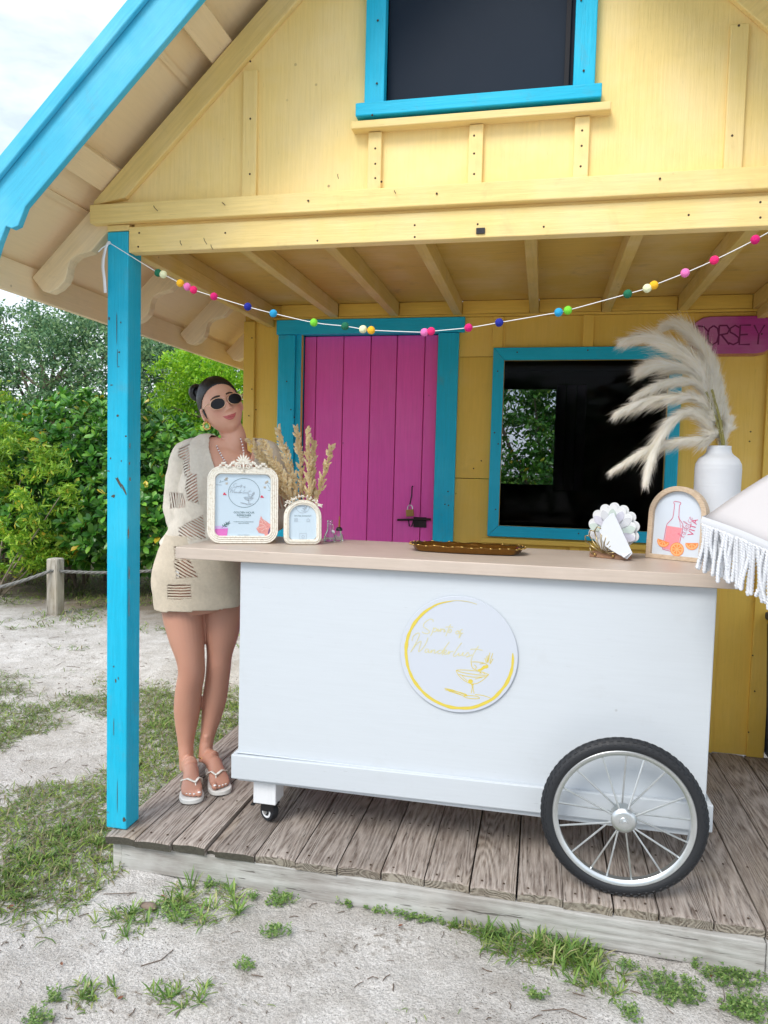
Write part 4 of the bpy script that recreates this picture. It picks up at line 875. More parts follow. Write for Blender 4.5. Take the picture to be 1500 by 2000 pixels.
# --- arched wooden picture
T3, w3 = frame_matrix((.388, 2.838, CT), (.572, 2.728, CT), R(4))
f3 = thing('picture_frame', T3.translation, 'arched pale wood picture of a pink bottle with orange slices', 'picture frame')
AW, AH = .207, .268
t = NT('pale_oak'); v = t.obj(); g_ = t.noise(t.map(v, (14, 14, 90)), 4, 4, .7)
M['oak'] = t.fin(t.mix(t.ramp(g_, (.35, 0), (.65, 1)), (.46, .34, .23), (.62, .50, .37)), .6, t.bump(g_, .2, .001))
def arch(w_, h_, seg=20): return [(-w_ / 2, 0), (w_ / 2, 0)] + [(w_ / 2 * math.cos(R(180 * k / seg)), h_ - w_ / 2 + w_ / 2 * math.sin(R(180 * k / seg))) for k in range(seg + 1)]
oa = arch(AW, AH); ia = [(x, z + .016) for x, z in arch(AW - .034, AH - .034)]
vs = []; n = len(oa)
for P in (oa, ia):
    for yy in (-.014, .024): vs += [T3 @ Vector((x, yy, z)) for x, z in P]
fs = []
for i in range(n):
    j = (i + 1) % n; fs += [(i, j, 2 * n + j, 2 * n + i), (n + i, n + j, j, i), (2 * n + i, 2 * n + j, 3 * n + j, 3 * n + i), (n + j, n + i, 3 * n + i, 3 * n + j)]
MB().add(vs, fs).build('arch_frame', M['oak'], f3, smooth=True, bevel=.001)
ap = MB().prism([(x * 1.005, z) for x, z in ia], .004, T3 @ Vector((0, .003, 0)), T3.to_3x3() @ Vector((1, 0, 0)), T3.to_3x3() @ Vector((0, 0, 1)), T3.to_3x3() @ Vector((0, 1, 0))).build('picture_print', M['print_white'], f3)
# drawing: local coords from the upright print, x -1..1 (half width .0865), z metres
def PA(x, z, d=0): return T3 @ Vector((x, .0022 - d, z))
M['rose_line'] = plain('rose_ink_line', (.62, .06, .18), .6); M['rose_fill'] = plain('rose_wash', (.80, .28, .33), .6, 0, .2, 200); M['orange'] = plain('orange_wash', (.85, .25, .06), .6, 0, .15, 200); M['orange_l'] = plain('orange_light', (.90, .45, .20), .6)
bo_ = [(-.048, .036), (-.046, .060), (-.040, .120), (-.034, .134), (-.022, .148), (-.018, .160), (-.016, .200), (-.018, .204), (-.018, .212), (.004, .210), (.005, .202), (.002, .198), (.003, .158), (.008, .146), (.016, .136), (.020, .120), (.012, .060), (.006, .030)]
MB().add([PA(*p) for p in ((-.045, .038), (-.038, .122), (.017, .118), (.005, .032))], [(0, 1, 2, 3)]).build('bottle_drawing', M['rose_fill'], ap, fix=False)
d_ = MB().ribbon(smooth_line(bo_ + [bo_[0]], 3), .0019, lambda a, b: PA(a, b, .0004)); d_.ribbon([(.0, .16), (.008, .138), (.012, .12)], .0012, lambda a, b: PA(a, b, .0004)); d_.build('bottle_outline', M['rose_line'], ap, fix=False)
def slice_(cx_, cz_, r_, a0, a1, nm):
    n_ = 20; arc = [(cx_ + r_ * math.cos(R(a0 + (a1 - a0) * k / n_)), cz_ + r_ * math.sin(R(a0 + (a1 - a0) * k / n_))) for k in range(n_ + 1)]
    MB().add([PA(x, z, .0008) for x, z in arc], [tuple(range(n_ + 1))]).build(nm, M['orange_l'], ap, fix=False)
    o_ = MB().ribbon(arc, .0026, lambda a, b: PA(a, b, .0012), closed=True); nseg = 8 if a1 - a0 > 300 else 4
    for k in range(nseg):
        a = R(a0 + (a1 - a0) * (k + .5) / nseg); h = .5 * (a1 - a0) / nseg * .72; tri = [(cx_ + r_ * .16 * math.cos(a), cz_ + r_ * .16 * math.sin(a)), (cx_ + r_ * .76 * math.cos(a - R(h)), cz_ + r_ * .76 * math.sin(a - R(h))), (cx_ + r_ * .76 * math.cos(a + R(h)), cz_ + r_ * .76 * math.sin(a + R(h)))]
        o_.add([PA(x, z, .0012) for x, z in tri], [(0, 1, 2)])
    o_.build(nm + '_line', M['orange'], ap, fix=False)
slice_(.005, .040, .0235, 0, 360, 'orange_slice'); slice_(-.046, .066, .022, 165, 345, 'orange_wedge'); slice_(.056, .066, .022, 185, 365, 'orange_wedge')
def rot_text(s, size, ox, oz, ang, mat, nm): 
    ca_, sa_ = math.cos(R(ang)), math.sin(R(ang)); text_mesh(s, size, lambda a, b: PA(ox + a * ca_ - b * sa_, oz + a * sa_ + b * ca_, .0006), mat, nm, ap, 'LEFT')
rot_text('VITA', .030, .058, .090, 78, M['rose_line'], 'print_word'); 
cur = {'l': [[(0, 0), (.3, .5), (.45, 1), (.3, 1.05), (.2, .6), (.2, .1), (.4, 0)]], 'a': [[(.5, .5), (.2, .5), (.05, .2), (.2, 0), (.45, .3), (.5, .5), (.45, .1), (.65, 0)]], 'd': [[(.5, .5), (.2, .5), (.05, .2), (.2, 0), (.5, .4), (.7, 1.1), (.5, .4), (.5, .05), (.7, 0)]], 'o': [[(.3, .5), (.05, .3), (.1, 0), (.4, .1), (.45, .4), (.3, .5), (.6, .45)]], 'c': [[(.5, .45), (.25, .5), (.05, .25), (.15, 0), (.5, .1)]], 'e': [[(.05, .2), (.45, .35), (.35, .52), (.1, .35), (.1, .05), (.5, .05)]]}
d_ = MB(); xx = 0
for ch in 'la dolce':
    if ch == ' ': xx += .2; continue
    for st in cur[ch]:
        ca_, sa_ = math.cos(R(70)), math.sin(R(70)); S = .024
        d_.ribbon([(.026 + ((a + xx) * S * .75) * ca_ - b * S * sa_, .082 + ((a + xx) * S * .75) * sa_ + b * S * ca_) for a, b in smooth_line(st, 3)], .0011, lambda a, b: PA(a, b, .0006))
    xx += .62
d_.build('print_script', M['rose_line'], ap, fix=False)
# --- white vase with pampas plumes
VP = Vector((on(1398, 1000, 1, 2.882).x, 2.882, CT)); va = thing('vase', VP, 'tall white ribbed ceramic vase holding the pampas plumes', 'vase')
t = NT('white_ribbed_ceramic'); v = t.obj()
hb = t.noise(t.map(v, (2, 2, 260)), 1, 2, .6); M['vase'] = t.fin((.66, .69, .74), .55, t.bump(hb, .5, .002))
pr = [(0, .002), (.070, .002), (.076, .008), (.078, .03), (.079, .20), (.080, .335), (.078, .352), (.068, .372), (.050, .386), (.044, .394), (.041, .406), (.041, .418), (.036, .419), (.036, .395), (.060, .35), (.07, .05), (0, .03)]
vm = MB(); pf2 = []
for i in range(len(pr) - 1):
    a, b = pr[i], pr[i + 1]; n_ = max(1, int(math.hypot(a[0] - b[0], a[1] - b[1]) / .004))
    for k in range(n_): u = k / n_; z = a[1] + (b[1] - a[1]) * u; pf2.append((a[0] + (b[0] - a[0]) * u + (.0007 * math.sin(z * 900) if .01 < z < .34 and i < 6 else 0), z))
vm.lathe(pf2 + [pr[-1]], 48, Matrix.Translation(VP), cap=False).build('vase_body', M['vase'], va, smooth='all')
t = NT('pampas_hair'); g_ = t.n('NewGeometry').outputs['Random Per Island']
c_ = t.ramp(g_, (0, (.90, .85, .72)), (.3, (.985, .97, .92)), (1, (.995, .99, .98)))
tr_ = t.n('BsdfTranslucent', {'Color': c_}); mxs = t.n('MixShader', {0: .6, 1: t.b.outputs[0], 2: tr_.outputs[0]}); t.t.links.new(mxs.outputs[0], t.out.inputs[0])
M['pampas'] = t.fin(c_, .7)
M['stem_green'] = plain('olive_stem', (.26, .24, .07), .6, 0, .3, 60)
def zpx(x, y): return 1130 + x / 3.389, 600 + y / 3.389
def spl(P, n):
    out = []; m_ = len(P) - 1
    for k in range(n + 1):
        s = k / n * m_; i = min(int(s), m_ - 1); u = s - i; a, b, c_, d_ = P[max(i - 1, 0)], P[i], P[i + 1], P[min(i + 2, m_)]
        out.append(.5 * (2 * b + (c_ - a) * u + (2 * a - 5 * b + 4 * c_ - d_) * u * u + (3 * b - a - 3 * c_ + d_) * u ** 3))
    return out
def pampas(path, ys, wd, seed, label, start=.22, N=3000):
    rr_ = random.Random(seed); P = []
    for k, (x, y) in enumerate(path):
        a, b = zpx(x, y); P.append(on(a, b, 1, ys[0] + (ys[1] - ys[0]) * k / (len(path) - 1)))
    P = [Vector((VP.x + .3 * (P[0].x - VP.x), VP.y, CT + .25))] + [P[0]] + P[1:]
    L = spl(P, 40); root = thing('pampas_plume', P[1], label, 'pampas grass', 'pampas plumes in the white vase')
    MB().tube(L[:34], [.0022] * 20 + [.0022 - .0001 * k for k in range(14)], 6).build('stem', M['stem_green'], root, smooth=True)
    clumps = [Vector((rr_.gauss(0, 1), rr_.gauss(0, 1), rr_.gauss(0, 1))).normalized() for _ in range(280)]
    n = 0; V = np.zeros((N * 5, 3)); F = []
    for k in range(N):
        u = start + (1 - start) * rr_.random() ** 1.05 * .93; s = u * 40; i = min(39, int(s)); p = L[i].lerp(L[i + 1], s - i); T_ = (L[i + 1] - L[i]).normalized()
        ue = (u - start) / (1 - start)
        w_ = wd * (.35 + .65 * math.sin(math.pi * min(1, ue * .75 + .18))) * (1 - .45 * ue ** 5) * (1 + .5 * (rr_.random() ** 3)) 
        rv = Vector((rr_.gauss(0, 1), rr_.gauss(0, 1), rr_.gauss(0, 1))); cl = clumps[int(u * 70) % 70 * 4 + rr_.randrange(4)]; rv = rv * .35 + cl; rv = (rv - T_ * rv.dot(T_)); rv = rv.normalized() * (.25 + .75 * rr_.random())
        dn = Vector((0, 0, -1)); side = (rv * .95 + dn * .45)
        Lh = w_ * rr_.uniform(1.2, 2.9); q1 = p + T_ * Lh * .45 + side * Lh * .28; q2 = p + T_ * Lh * .98 + side * Lh * .60 + Vector((rr_.gauss(0, .003), rr_.gauss(0, .003), rr_.gauss(0, .003) - .004))
        sd_ = T_.cross(rv).normalized() * rr_.uniform(.0007, .0016)
        V[5 * k:5 * k + 5] = [p - sd_, p + sd_, q1 + sd_ * .8, q1 - sd_ * .8, q2]; F.append((5 * k, 5 * k + 1, 5 * k + 2)); F.append((5 * k, 5 * k + 2, 5 * k + 3)); F.append((5 * k + 3, 5 * k + 2, 5 * k + 4))
    npmesh('plume_hair', V, np.array(F), M['pampas'], root)['kind'] = 'stuff'
PP = [([(955, 880), (900, 640), (800, 400), (640, 260), (470, 185), (275, 215)], (2.88, 2.78), .034, 'pampas plume arching highest to the left, over the window top', .25, 4600),
      ([(960, 880), (925, 640), (870, 400), (790, 220), (690, 120), (570, 112)], (2.88, 2.90), .031, 'topmost pampas plume in front of the sign', .25, 5000),
      ([(950, 880), (890, 640), (790, 450), (640, 380), (520, 370), (410, 405)], (2.88, 2.82), .030, 'pampas plume second from the top on the left', .3, 3600),
      ([(945, 880), (900, 700), (810, 520), (650, 480), (500, 520), (350, 600)], (2.88, 2.76), .022, 'slender pampas plume just above the left drooping pair', .32, 2600),
      ([(950, 880), (900, 740), (800, 610), (620, 585), (400, 625), (222, 715)], (2.88, 2.72), .024, 'pampas plume reaching left across the dark window middle', .3, 3400),
      ([(950, 880), (905, 780), (800, 690), (660, 710), (540, 850), (470, 1020), (440, 1185)], (2.88, 2.74), .022, 'pampas plume bending over and hanging straight down', .28, 3800),
      ([(945, 885), (850, 868), (700, 872), (540, 905), (380, 975), (170, 1115)], (2.88, 2.76), .020, 'lowest pampas plume drooping far left over the window', .2, 3600),
      ([(960, 885), (965, 700), (930, 500), (880, 330), (820, 230)], (2.89, 2.93), .020, 'upright pampas plume on the right flank of the bunch', .2, 4200),
      ([(968, 885), (985, 820), (992, 770), (1000, 735)], (2.88, 2.88), .016, 'short pampas sprig at the right of the vase mouth', .2, 1400),
      ([(945, 885), (900, 830), (840, 740), (780, 700)], (2.88, 2.82), .024, 'short pampas plume just above the vase mouth', .2, 2200)]
for k, (a, b, c_, lb, st, n_) in enumerate(PP): pampas(a, b, c_ * 1.2, 40 + k, lb, st, int(n_ * 1.5))
m_ = MB()
for k, ((xa, ya), (xb, yb)) in enumerate((((962, 895), (882, 545)), ((950, 895), (845, 560)))):
    a, b = on(*zpx(xa, ya), 1, 2.86), on(*zpx(xb, yb), 1, 2.82)
    s_ = MB().tube([Vector((VP.x, VP.y, CT + .3)), a, a.lerp(b, .5) + Vector((.004, 0, 0)), b], .0046 if k == 0 else .0035, 8).build('pampas_stalk', M['stem_green'], None, smooth=True)
    tag(s_, 'thick cut olive stalk in front of the plumes' if k == 0 else 'thinner olive stalk left of the thick cut one', 'stalk')

# ================================================================ garland of felt balls
GPX = [(215, 475), (309, 533), (319, 536), (352, 553), (366, 560), (378, 566), (418, 579), (484, 599), (534, 612), (613, 630), (674, 637), (709, 643), (725, 645), (829, 649), (842, 647), (915, 640), (975, 630), (1091, 610), (1109, 606), (1226, 574), (1264, 563), (1277, 557), (1338, 533), (1395, 508), (1475, 468), (1560, 420)]
GC = ['x', 'dgreen', 'cream', 'yellow', 'pink', 'hot', 'mag', 'navy', 'sky', 'lime', 'dgreen', 'cream', 'yellow', 'pink', 'hot', 'mag', 'navy', 'sky', 'lime', 'dgreen', 'cream', 'yellow', 'pink', 'hot', 'mag', 'x']
fel = {'dgreen': (.01, .14, .07), 'cream': (.75, .78, .50), 'yellow': (.85, .46, .02), 'pink': (.78, .18, .48), 'hot': (.80, .02, .16), 'mag': (.62, .01, .16), 'navy': (.01, .02, .28), 'sky': (.02, .32, .60), 'lime': (.18, .62, .04)}
GP = [on(x, y, 1, YF - .035) for x, y in GPX]
gar = thing('garland', GP[0], 'string of colourful felt balls hung across the porch front', 'garland')
M['string'] = plain('white_string', (.8, .8, .8), .8)
gp_ = spl([Vector(p) for p in GP], 150)
MB().tube(gp_, .0013, 5).build('string', M['string'], gar, smooth=True)
fm = {k: plain('felt_' + k, c_, .95, 0, .12, 300, .6) for k, c_ in fel.items()}
base_balls = {}
for p, c_ in zip(GP, GC):
    if c_ == 'x': continue
    if c_ not in base_balls:
        b = MB().ell((0, 0, 0), (.0125, .0125, .0128), None, 20, 14)
        b.v = [tuple(Vector(q) * (1 + .05 * mnoise.noise(Vector(q) * 160 + Vector((hash(c_) % 7, 0, 0))))) for q in b.v]
        o = b.build('felt_ball', fm[c_], None, smooth='all'); base_balls[c_] = o
    else: o = base_balls[c_].copy(); C.objects.link(o)
    o.parent = gar; o.location = p - gar.location; o.rotation_euler = (rnd.random(), rnd.random(), rnd.random())
M['ribbon'] = plain('white_ribbon', (.78, .80, .84), .6)
def strip(pts, w_, name, mat, parent):
    mb = MB(); n_ = len(pts)
    mb.add([Vector(p) + Vector((s * w_ / 2, .0, 0)) for p in pts for s in (-1, 1)], [(2 * i, 2 * i + 1, 2 * i + 3, 2 * i + 2) for i in range(n_ - 1)])
    o = mb.build(name, mat, parent, smooth='all', fix=False); s_ = o.modifiers.new('thick', 'SOLIDIFY'); s_.thickness = .0012; return o
strip([on(x, y, 1, YF - .014 + .004 * math.sin(k)) for k, (x, y) in enumerate(((212, 472), (206, 486), (202, 505), (201, 522), (204, 545), (206, 572)))], .011, 'ribbon_tail', M['ribbon'], gar)
MB().tube([on(213, 476, 1, YF - .01), on(200, 484, 1, YF - .02), on(192, 492, 1, YF - .02)], .0018, 6).ell(on(213, 474, 1, YF - .008), (.006, .006, .006)).build('ribbon_knot', M['ribbon'], gar, smooth=True)

# ================================================================ fringed parasol at the right
UC = Vector((1.205, 2.12, 1.60)); UR = .76
um = thing('parasol', (UC.x, UC.y, 0), 'white canvas parasol with a long twisted cord fringe at right', 'parasol')
def rimp(k, u=0):      # rib tip k (0 points left), u towards k+1
    def tip(j):
        a = R(173 + 45 * j); x = UC.x + UR * math.cos(a); y = UC.y + UR * math.sin(a)
        return Vector((x, y, 1.205 + .17 * (y - 2.2) + .02 * (x - .4)))
    p = tip(k).lerp(tip(k + 1), u); s = 4 * u * (1 - u); c0_ = Vector((UC.x, UC.y, p.z))
    return p + (c0_ - p) * .045 * s + Vector((0, 0, .0 * s))
vs = []; fs = []; NU, NR = 20, 20
for k in range(8):
    for iu in range(NU + 1):
        for ir in range(NR + 1):
            u = iu / NU; r_ = ir / NR; e_ = rimp(k, u); p = UC.lerp(e_, r_); arch_ = math.sin(math.pi * r_) * .07; sag = -.035 * 4 * u * (1 - u) * r_ * (1.2 - r_)
            fold = (.010 * mnoise.noise(Vector((k * 3 + u * 4, r_ * 3, 1))) + .003 * mnoise.noise(Vector((k * 7 + u * 14, r_ * 9, 4)))) * r_
            vs.append(p + Vector((0, 0, arch_ + sag + fold)))
    o = k * (NU + 1) * (NR + 1); W = NR + 1
    fs.append((o, fs))
    fs.pop()
cp = []
for k in range(8):
    mb = MB(); o = k * (NU + 1) * (NR + 1); W = NR + 1
    mb.add(vs[o:o + (NU + 1) * W], [(i * W + j, i * W + j + 1, (i + 1) * W + j + 1, (i + 1) * W + j) for i in range(NU) for j in range(NR)])
    q = mb.build('canopy_panel', M['white_fabric'], um, smooth='all', fix=False); s_ = q.modifiers.new('thick', 'SOLIDIFY'); s_.thickness = .0015
    MB().tube([vs[o + j] + Vector((0, 0, -.006)) for j in range(W)], .0035, 6).build('rib', M['white_leg'], um, smooth=True)
MB().tube([(UC.x, UC.y, .02), (UC.x, UC.y, UC.z + .05)], .016, 16).ell((UC.x, UC.y, UC.z + .06), (.02, .02, .03)).build('pole', M['white_leg'], um, smooth=True)
MB().lathe([(.20, .001), (.20, .02), (.05, .05), (.022, .055), (.022, .16)], 32, Matrix.Translation((UC.x, UC.y, .004))).build('base', M['white_leg'], um, smooth=True)
# hem band and fringe cords
for k in range(8):
    P = [rimp(k, i / 24) for i in range(25)]; mb = MB(); L = []
    for p in P:
        out = (p - Vector((UC.x, UC.y, p.z))).normalized(); L += [p + out * .001 + Vector((0, 0, .006)), p + out * .003 + Vector((0, 0, -.003)), p + out * .0035 + Vector((0, 0, -.012)), p + out * .001 + Vector((0, 0, -.018))]
    mb.add(L, [(4 * i + j, 4 * i + j + 1, 4 * i + j + 5, 4 * i + j + 4) for i in range(24) for j in range(3)])
    mb.build('fringe_braid', M['cord'], um, smooth='all', fix=False)
def cord_mesh(seed, L=.124):
    rr_ = random.Random(seed); mb = MB(); a = rr_.uniform(-.012, .012); b = rr_.uniform(-.010, .010); ph = rr_.random() * 6; n_ = 30
    for st in (0, math.pi):
        pts = []
        for i in range(n_ + 1):
            u = i / n_; tw = u * 2 * math.pi * 9 + st; bend = math.sin(u * 3 + ph) - math.sin(ph); r_ = .0032
            pts.append(Vector((a * bend + r_ * math.cos(tw), b * bend + r_ * math.sin(tw), -L * u)))
        mb.tube(pts, [.0036] * n_ + [.0042], 6)
    mb.ell((a * (math.sin(3 + ph) - math.sin(ph)), b * (math.sin(3 + ph) - math.sin(ph)), -L - .001), (.005, .005, .005), None, 8, 6)
    o = mb.build('fringe_cord', M['cord'], None, smooth='all', fix=False); me = o.data; bpy.data.objects.remove(o); return me
cms = [cord_mesh(s) for s in range(14)]
stf = MB(); cnt = 0; r3 = random.Random(9)
for k in (7, 0, 1, 2):
    nn = 58
    for i in range(nn):
        p = rimp(k, (i + .5) / nn) + Vector((0, 0, -.016)); out = (p - Vector((UC.x, UC.y, p.z))).normalized()
        o = bpy.data.objects.new('fringe_cord', cms[r3.randrange(14)]); C.objects.link(o); o.parent = um
        o.location = p + out * r3.uniform(-.001, .004) - um.location; o.rotation_euler = (r3.uniform(-.05, .05), r3.uniform(-.05, .05), r3.random() * 6.28); s_ = r3.uniform(.92, 1.08); o.scale = (1, 1, s_); cnt += 1
for k in (3, 4, 5, 6):
    for i in range(40):
        p = rimp(k, (i + .5) / 40) + Vector((0, 0, -.016)); stf.tube([p, p + Vector((r3.uniform(-.01, .01), r3.uniform(-.01, .01), -.108))], .0045, 5)
stf.build('fringe', M['cord'], um, smooth=True)['kind'] = 'stuff'
# navy bin standing past the right corner
nb = Vector((1.30, 3.55, 0)); q = on(1492, 1500, 1, 3.5); nb.x = q.x + .205
bn_ = thing('waste_bin', (nb.x, 3.6, 0), 'dark navy plastic bin just past the right corner of the cottage', 'bin')
m_ = MB(); m_.prism([(-.145, .004), (.145, .004), (.175, .66), (-.175, .66)], .34, (nb.x, 3.45, 0)); m_.build('bin_body', M['navy'], bn_, bevel=.02)
MB().box(nb.x - .185, nb.x + .185, 3.44, 3.80, .665, .70).build('bin_lid', M['navy'], bn_, bevel=.01)
# ================================================================ the woman
def pq(px, py, y): return on(px, py, 1, y)
LAT = Vector((.94, .34, 0)).normalized(); FWD = Vector((LAT.y, -LAT.x, 0))       # her lateral axis in the picture, and where she faces
t = NT('skin'); v = t.obj(); n1 = t.noise(v, 9, 3, .6); n2 = t.noise(v, 420, 2, .5)
sk = t.mix(t.ramp(n1, (.35, 0), (.7, 1)), (.71, .39, .28), (.78, .46, .345))
sk = t.mix(t.mul(t.n('Attribute', attribute_name='blush').outputs['Fac'], .45), sk, (.62, .22, .16))
sk = t.mix(t.mul(t.n('Attribute', attribute_name='tan').outputs['Fac'], .9), sk, (.47, .235, .165))  # legs darkened in the colour to balance light between face and legs
M['skin'] = t.fin(sk, .48, t.bump(n2, .08, .001), Subsurface_Weight=.12, Subsurface_Radius=(.012, .005, .003), Subsurface_Scale=.5, Specular_IOR_Level=.4)
def knit(name, col, holes):
    t = NT(name); v = t.obj()
    sx = t.n('SeparateXYZ', {0: v})
    wv = t.math('SINE', t.mul(sx.outputs[2], 2 * math.pi / .0042)); wx = t.math('SINE', t.mul(t.math('ADD', sx.outputs[0], t.mul(sx.outputs[1], .6)), 2 * math.pi / .0036))
    f = t.noise(v, 60, 4, .7); big = t.noise(v, 6, 3, .5)
    c = t.mix(t.ramp(f, (.3, 0), (.7, 1)), tuple(q * .86 for q in col), col); c = t.mix(t.mul(t.ramp(big, (.4, 0), (.7, 1)), .25), c, tuple(q * .82 for q in col))
    h = t.math('ADD', t.mul(t.mul(wv, wx), .5), t.mul(f, .8))
    t.fin(c, .92, t.bump(h, .5, .0015), Specular_IOR_Level=.1)
    if holes:
        at = t.n('Attribute', attribute_name='hole').outputs['Fac']; dr = t.n('Attribute', attribute_name='strand').outputs['Fac']
        wob = t.mul(t.noise(t.map(v, (1, 1, 1)), 40, 2, .5), 2.2)
        s_ = t.math('SINE', t.math('ADD', t.mul(dr, 2 * math.pi / .0115), wob)); op = t.math('GREATER_THAN', s_, .15); hole = t.math('GREATER_THAN', at, .5)
        tp = t.n('BsdfTransparent'); mxs = t.n('MixShader', {0: t.mul(op, hole), 1: t.b.outputs[0], 2: tp.outputs[0]}); t.t.links.new(mxs.outputs[0], t.out.inputs[0])
    return t.m
M['knit_top'] = knit('beige_knit_top', (.74, .68, .59), True); M['knit_skirt'] = knit('beige_knit_skirt', (.64, .555, .44), True)
wp = pq(392, 1105, 2.86)
woman = thing('person', (pq(370, 1560, 2.66).x + .03, 2.70, .0), 'woman in beige knit dress, sunglasses and white flip flops leaning on the cart', 'person')

def remeshed(mb, name, vox, sm, keep=None, mats=None, attrs=None, parent=None, solid=0):
    me0 = bpy.data.meshes.new(name + '_src'); me0.from_pydata(mb.v, [], mb.f)
    bm = bmesh.new(); bm.from_mesh(me0); bmesh.ops.recalc_face_normals(bm, faces=bm.faces); bm.to_mesh(me0); bm.free()
    o = bpy.data.objects.new(name + '_src', me0); C.objects.link(o)
    r_ = o.modifiers.new('r', 'REMESH'); r_.mode = 'VOXEL'; r_.voxel_size = vox; r_.use_smooth_shade = True
    s_ = o.modifiers.new('s', 'SMOOTH'); s_.iterations = sm; s_.factor = .5
    bpy.context.view_layer.update(); dg = bpy.context.evaluated_depsgraph_get()
    me = bpy.data.meshes.new_from_object(o.evaluated_get(dg), depsgraph=dg); bpy.data.objects.remove(o); bpy.data.meshes.remove(me0)
    me.name = name
    if keep:
        n = len(me.polygons); cen = np.zeros(n * 3); me.polygons.foreach_get('center', cen); cen = cen.reshape(-1, 3); kp = keep(cen)
        bm = bmesh.new(); bm.from_mesh(me); bm.faces.ensure_lookup_table(); bmesh.ops.delete(bm, geom=[bm.faces[i] for i in np.where(~kp)[0]], context='FACES'); 
        for _ in range(2): bmesh.ops.smooth_vert(bm, verts=[v_ for v_ in bm.verts if v_.is_boundary], factor=.5, use_axis_x=True, use_axis_y=True, use_axis_z=True)
        bm.to_mesh(me); bm.free()
    if attrs:
        co = np.zeros(len(me.vertices) * 3); me.vertices.foreach_get('co', co); co = co.reshape(-1, 3)
        for nm, val in attrs(co).items():
            a = me.attributes.new(nm, 'FLOAT', 'POINT'); a.data.foreach_set('value', val.astype(np.float32))
    me.polygons.foreach_set('use_smooth', [True] * len(me.polygons)); me.materials.clear(); me.materials.append(mats)
    o = bpy.data.objects.new(name, me); C.objects.link(o)
    if parent: hang(o, parent)
    if solid: s_ = o.modifiers.new('thick', 'SOLIDIFY'); s_.thickness = solid; s_.offset = 1
    return o
def loft(mb, rows, seg=28, up=None, ex=1.):
    """rows: (centre, lateral radius, depth radius)"""
    P = []; L = up or LAT
    for (c, a, b) in rows: P.append((Vector(c), a, b))
    vs = []
    for i, (c, a, b) in enumerate(P):
        T = (P[min(i + 1, len(P) - 1)][0] - P[max(i - 1, 0)][0]).normalized(); u = (L - T * L.dot(T)).normalized(); w_ = T.cross(u)
        vs += [c + u * a * math.copysign(abs(math.cos(q)) ** ex, math.cos(q)) + w_ * b * math.copysign(abs(math.sin(q)) ** ex, math.sin(q)) for q in (2 * math.pi * k / seg for k in range(seg))]
    n = len(P); return mb.add(vs, [(i * seg + k, i * seg + (k + 1) % seg, (i + 1) * seg + (k + 1) % seg, (i + 1) * seg + k) for i in range(n - 1) for k in range(seg)] + [tuple(range(seg - 1, -1, -1)), tuple(range((n - 1) * seg, n * seg))])
def rows(spec, n=None):
    """catmull interpolate (px,py,Y,a,b)"""
    S = [Vector((*pq(p[0], p[1], p[2]), )) for p in spec]; A = [p[3] for p in spec]; Bb = [p[4] for p in spec]; out = []; m_ = len(S) - 1; n = n or m_ * 4
    cr = lambda a, b, c_, d_, u: .5 * (2 * b + (c_ - a) * u + (2 * a - 5 * b + 4 * c_ - d_) * u * u + (3 * b - a - 3 * c_ + d_) * u ** 3)
    for k in range(n + 1):
        s = k / n * m_; i = min(int(s), m_ - 1); u = s - i; I = [max(i - 1, 0), i, i + 1, min(i + 2, m_)]
        out.append((cr(*[S[j] for j in I], u), cr(*[A[j] for j in I], u), cr(*[Bb[j] for j in I], u)))
    return out
TORSO = [(402, 1195, 2.87, .10, .085), (397, 1165, 2.87, .160, .115), (391, 1130, 2.87, .178, .125), (389, 1095, 2.875, .165, .115), (392, 1060, 2.875, .137, .098), (398, 1032, 2.87, .122, .090), (410, 1000, 2.865, .126, .094), (424, 960, 2.855, .142, .108), (436, 925, 2.85, .150, .108), (444, 900, 2.855, .158, .090), (450, 882, 2.865, .142, .066), (456, 868, 2.87, .075, .055)]
RLEG = [(362, 1120, 2.87, .085, .10), (358, 1185, 2.85, .091, .098), (364, 1240, 2.83, .077, .083), (372, 1285, 2.815, .060, .066), (374, 1315, 2.815, .056, .060), (369, 1345, 2.825, .056, .061), (366, 1380, 2.835, .057, .062), (364, 1415, 2.83, .047, .050), (363, 1450, 2.82, .034, .038), (364, 1478, 2.81, .031, .038), (366, 1500, 2.81, .033, .044)]
LLEG = [(425, 1120, 2.93, .082, .085), (434, 1185, 2.925, .086, .090), (433, 1235, 2.915, .074, .080), (429, 1275, 2.905, .056, .062), (427, 1300, 2.90, .053, .058), (424, 1330, 2.905, .052, .058), (419, 1365, 2.905, .052, .057), (413, 1400, 2.895, .043, .047), (406, 1435, 2.875, .031, .035), (402, 1462, 2.855, .029, .036), (402, 1484, 2.85, .031, .042)]
body = MB()
loft(body, rows(TORSO)); loft(body, rows(RLEG)); loft(body, rows(LLEG))
NECK = [(456, 880, 2.865, .062, .058), (459, 866, 2.86, .050, .050), (456, 850, 2.865, .050, .048), (447, 830, 2.872, .050, .048), (440, 812, 2.87, .045, .045)]
loft(body, rows(NECK))
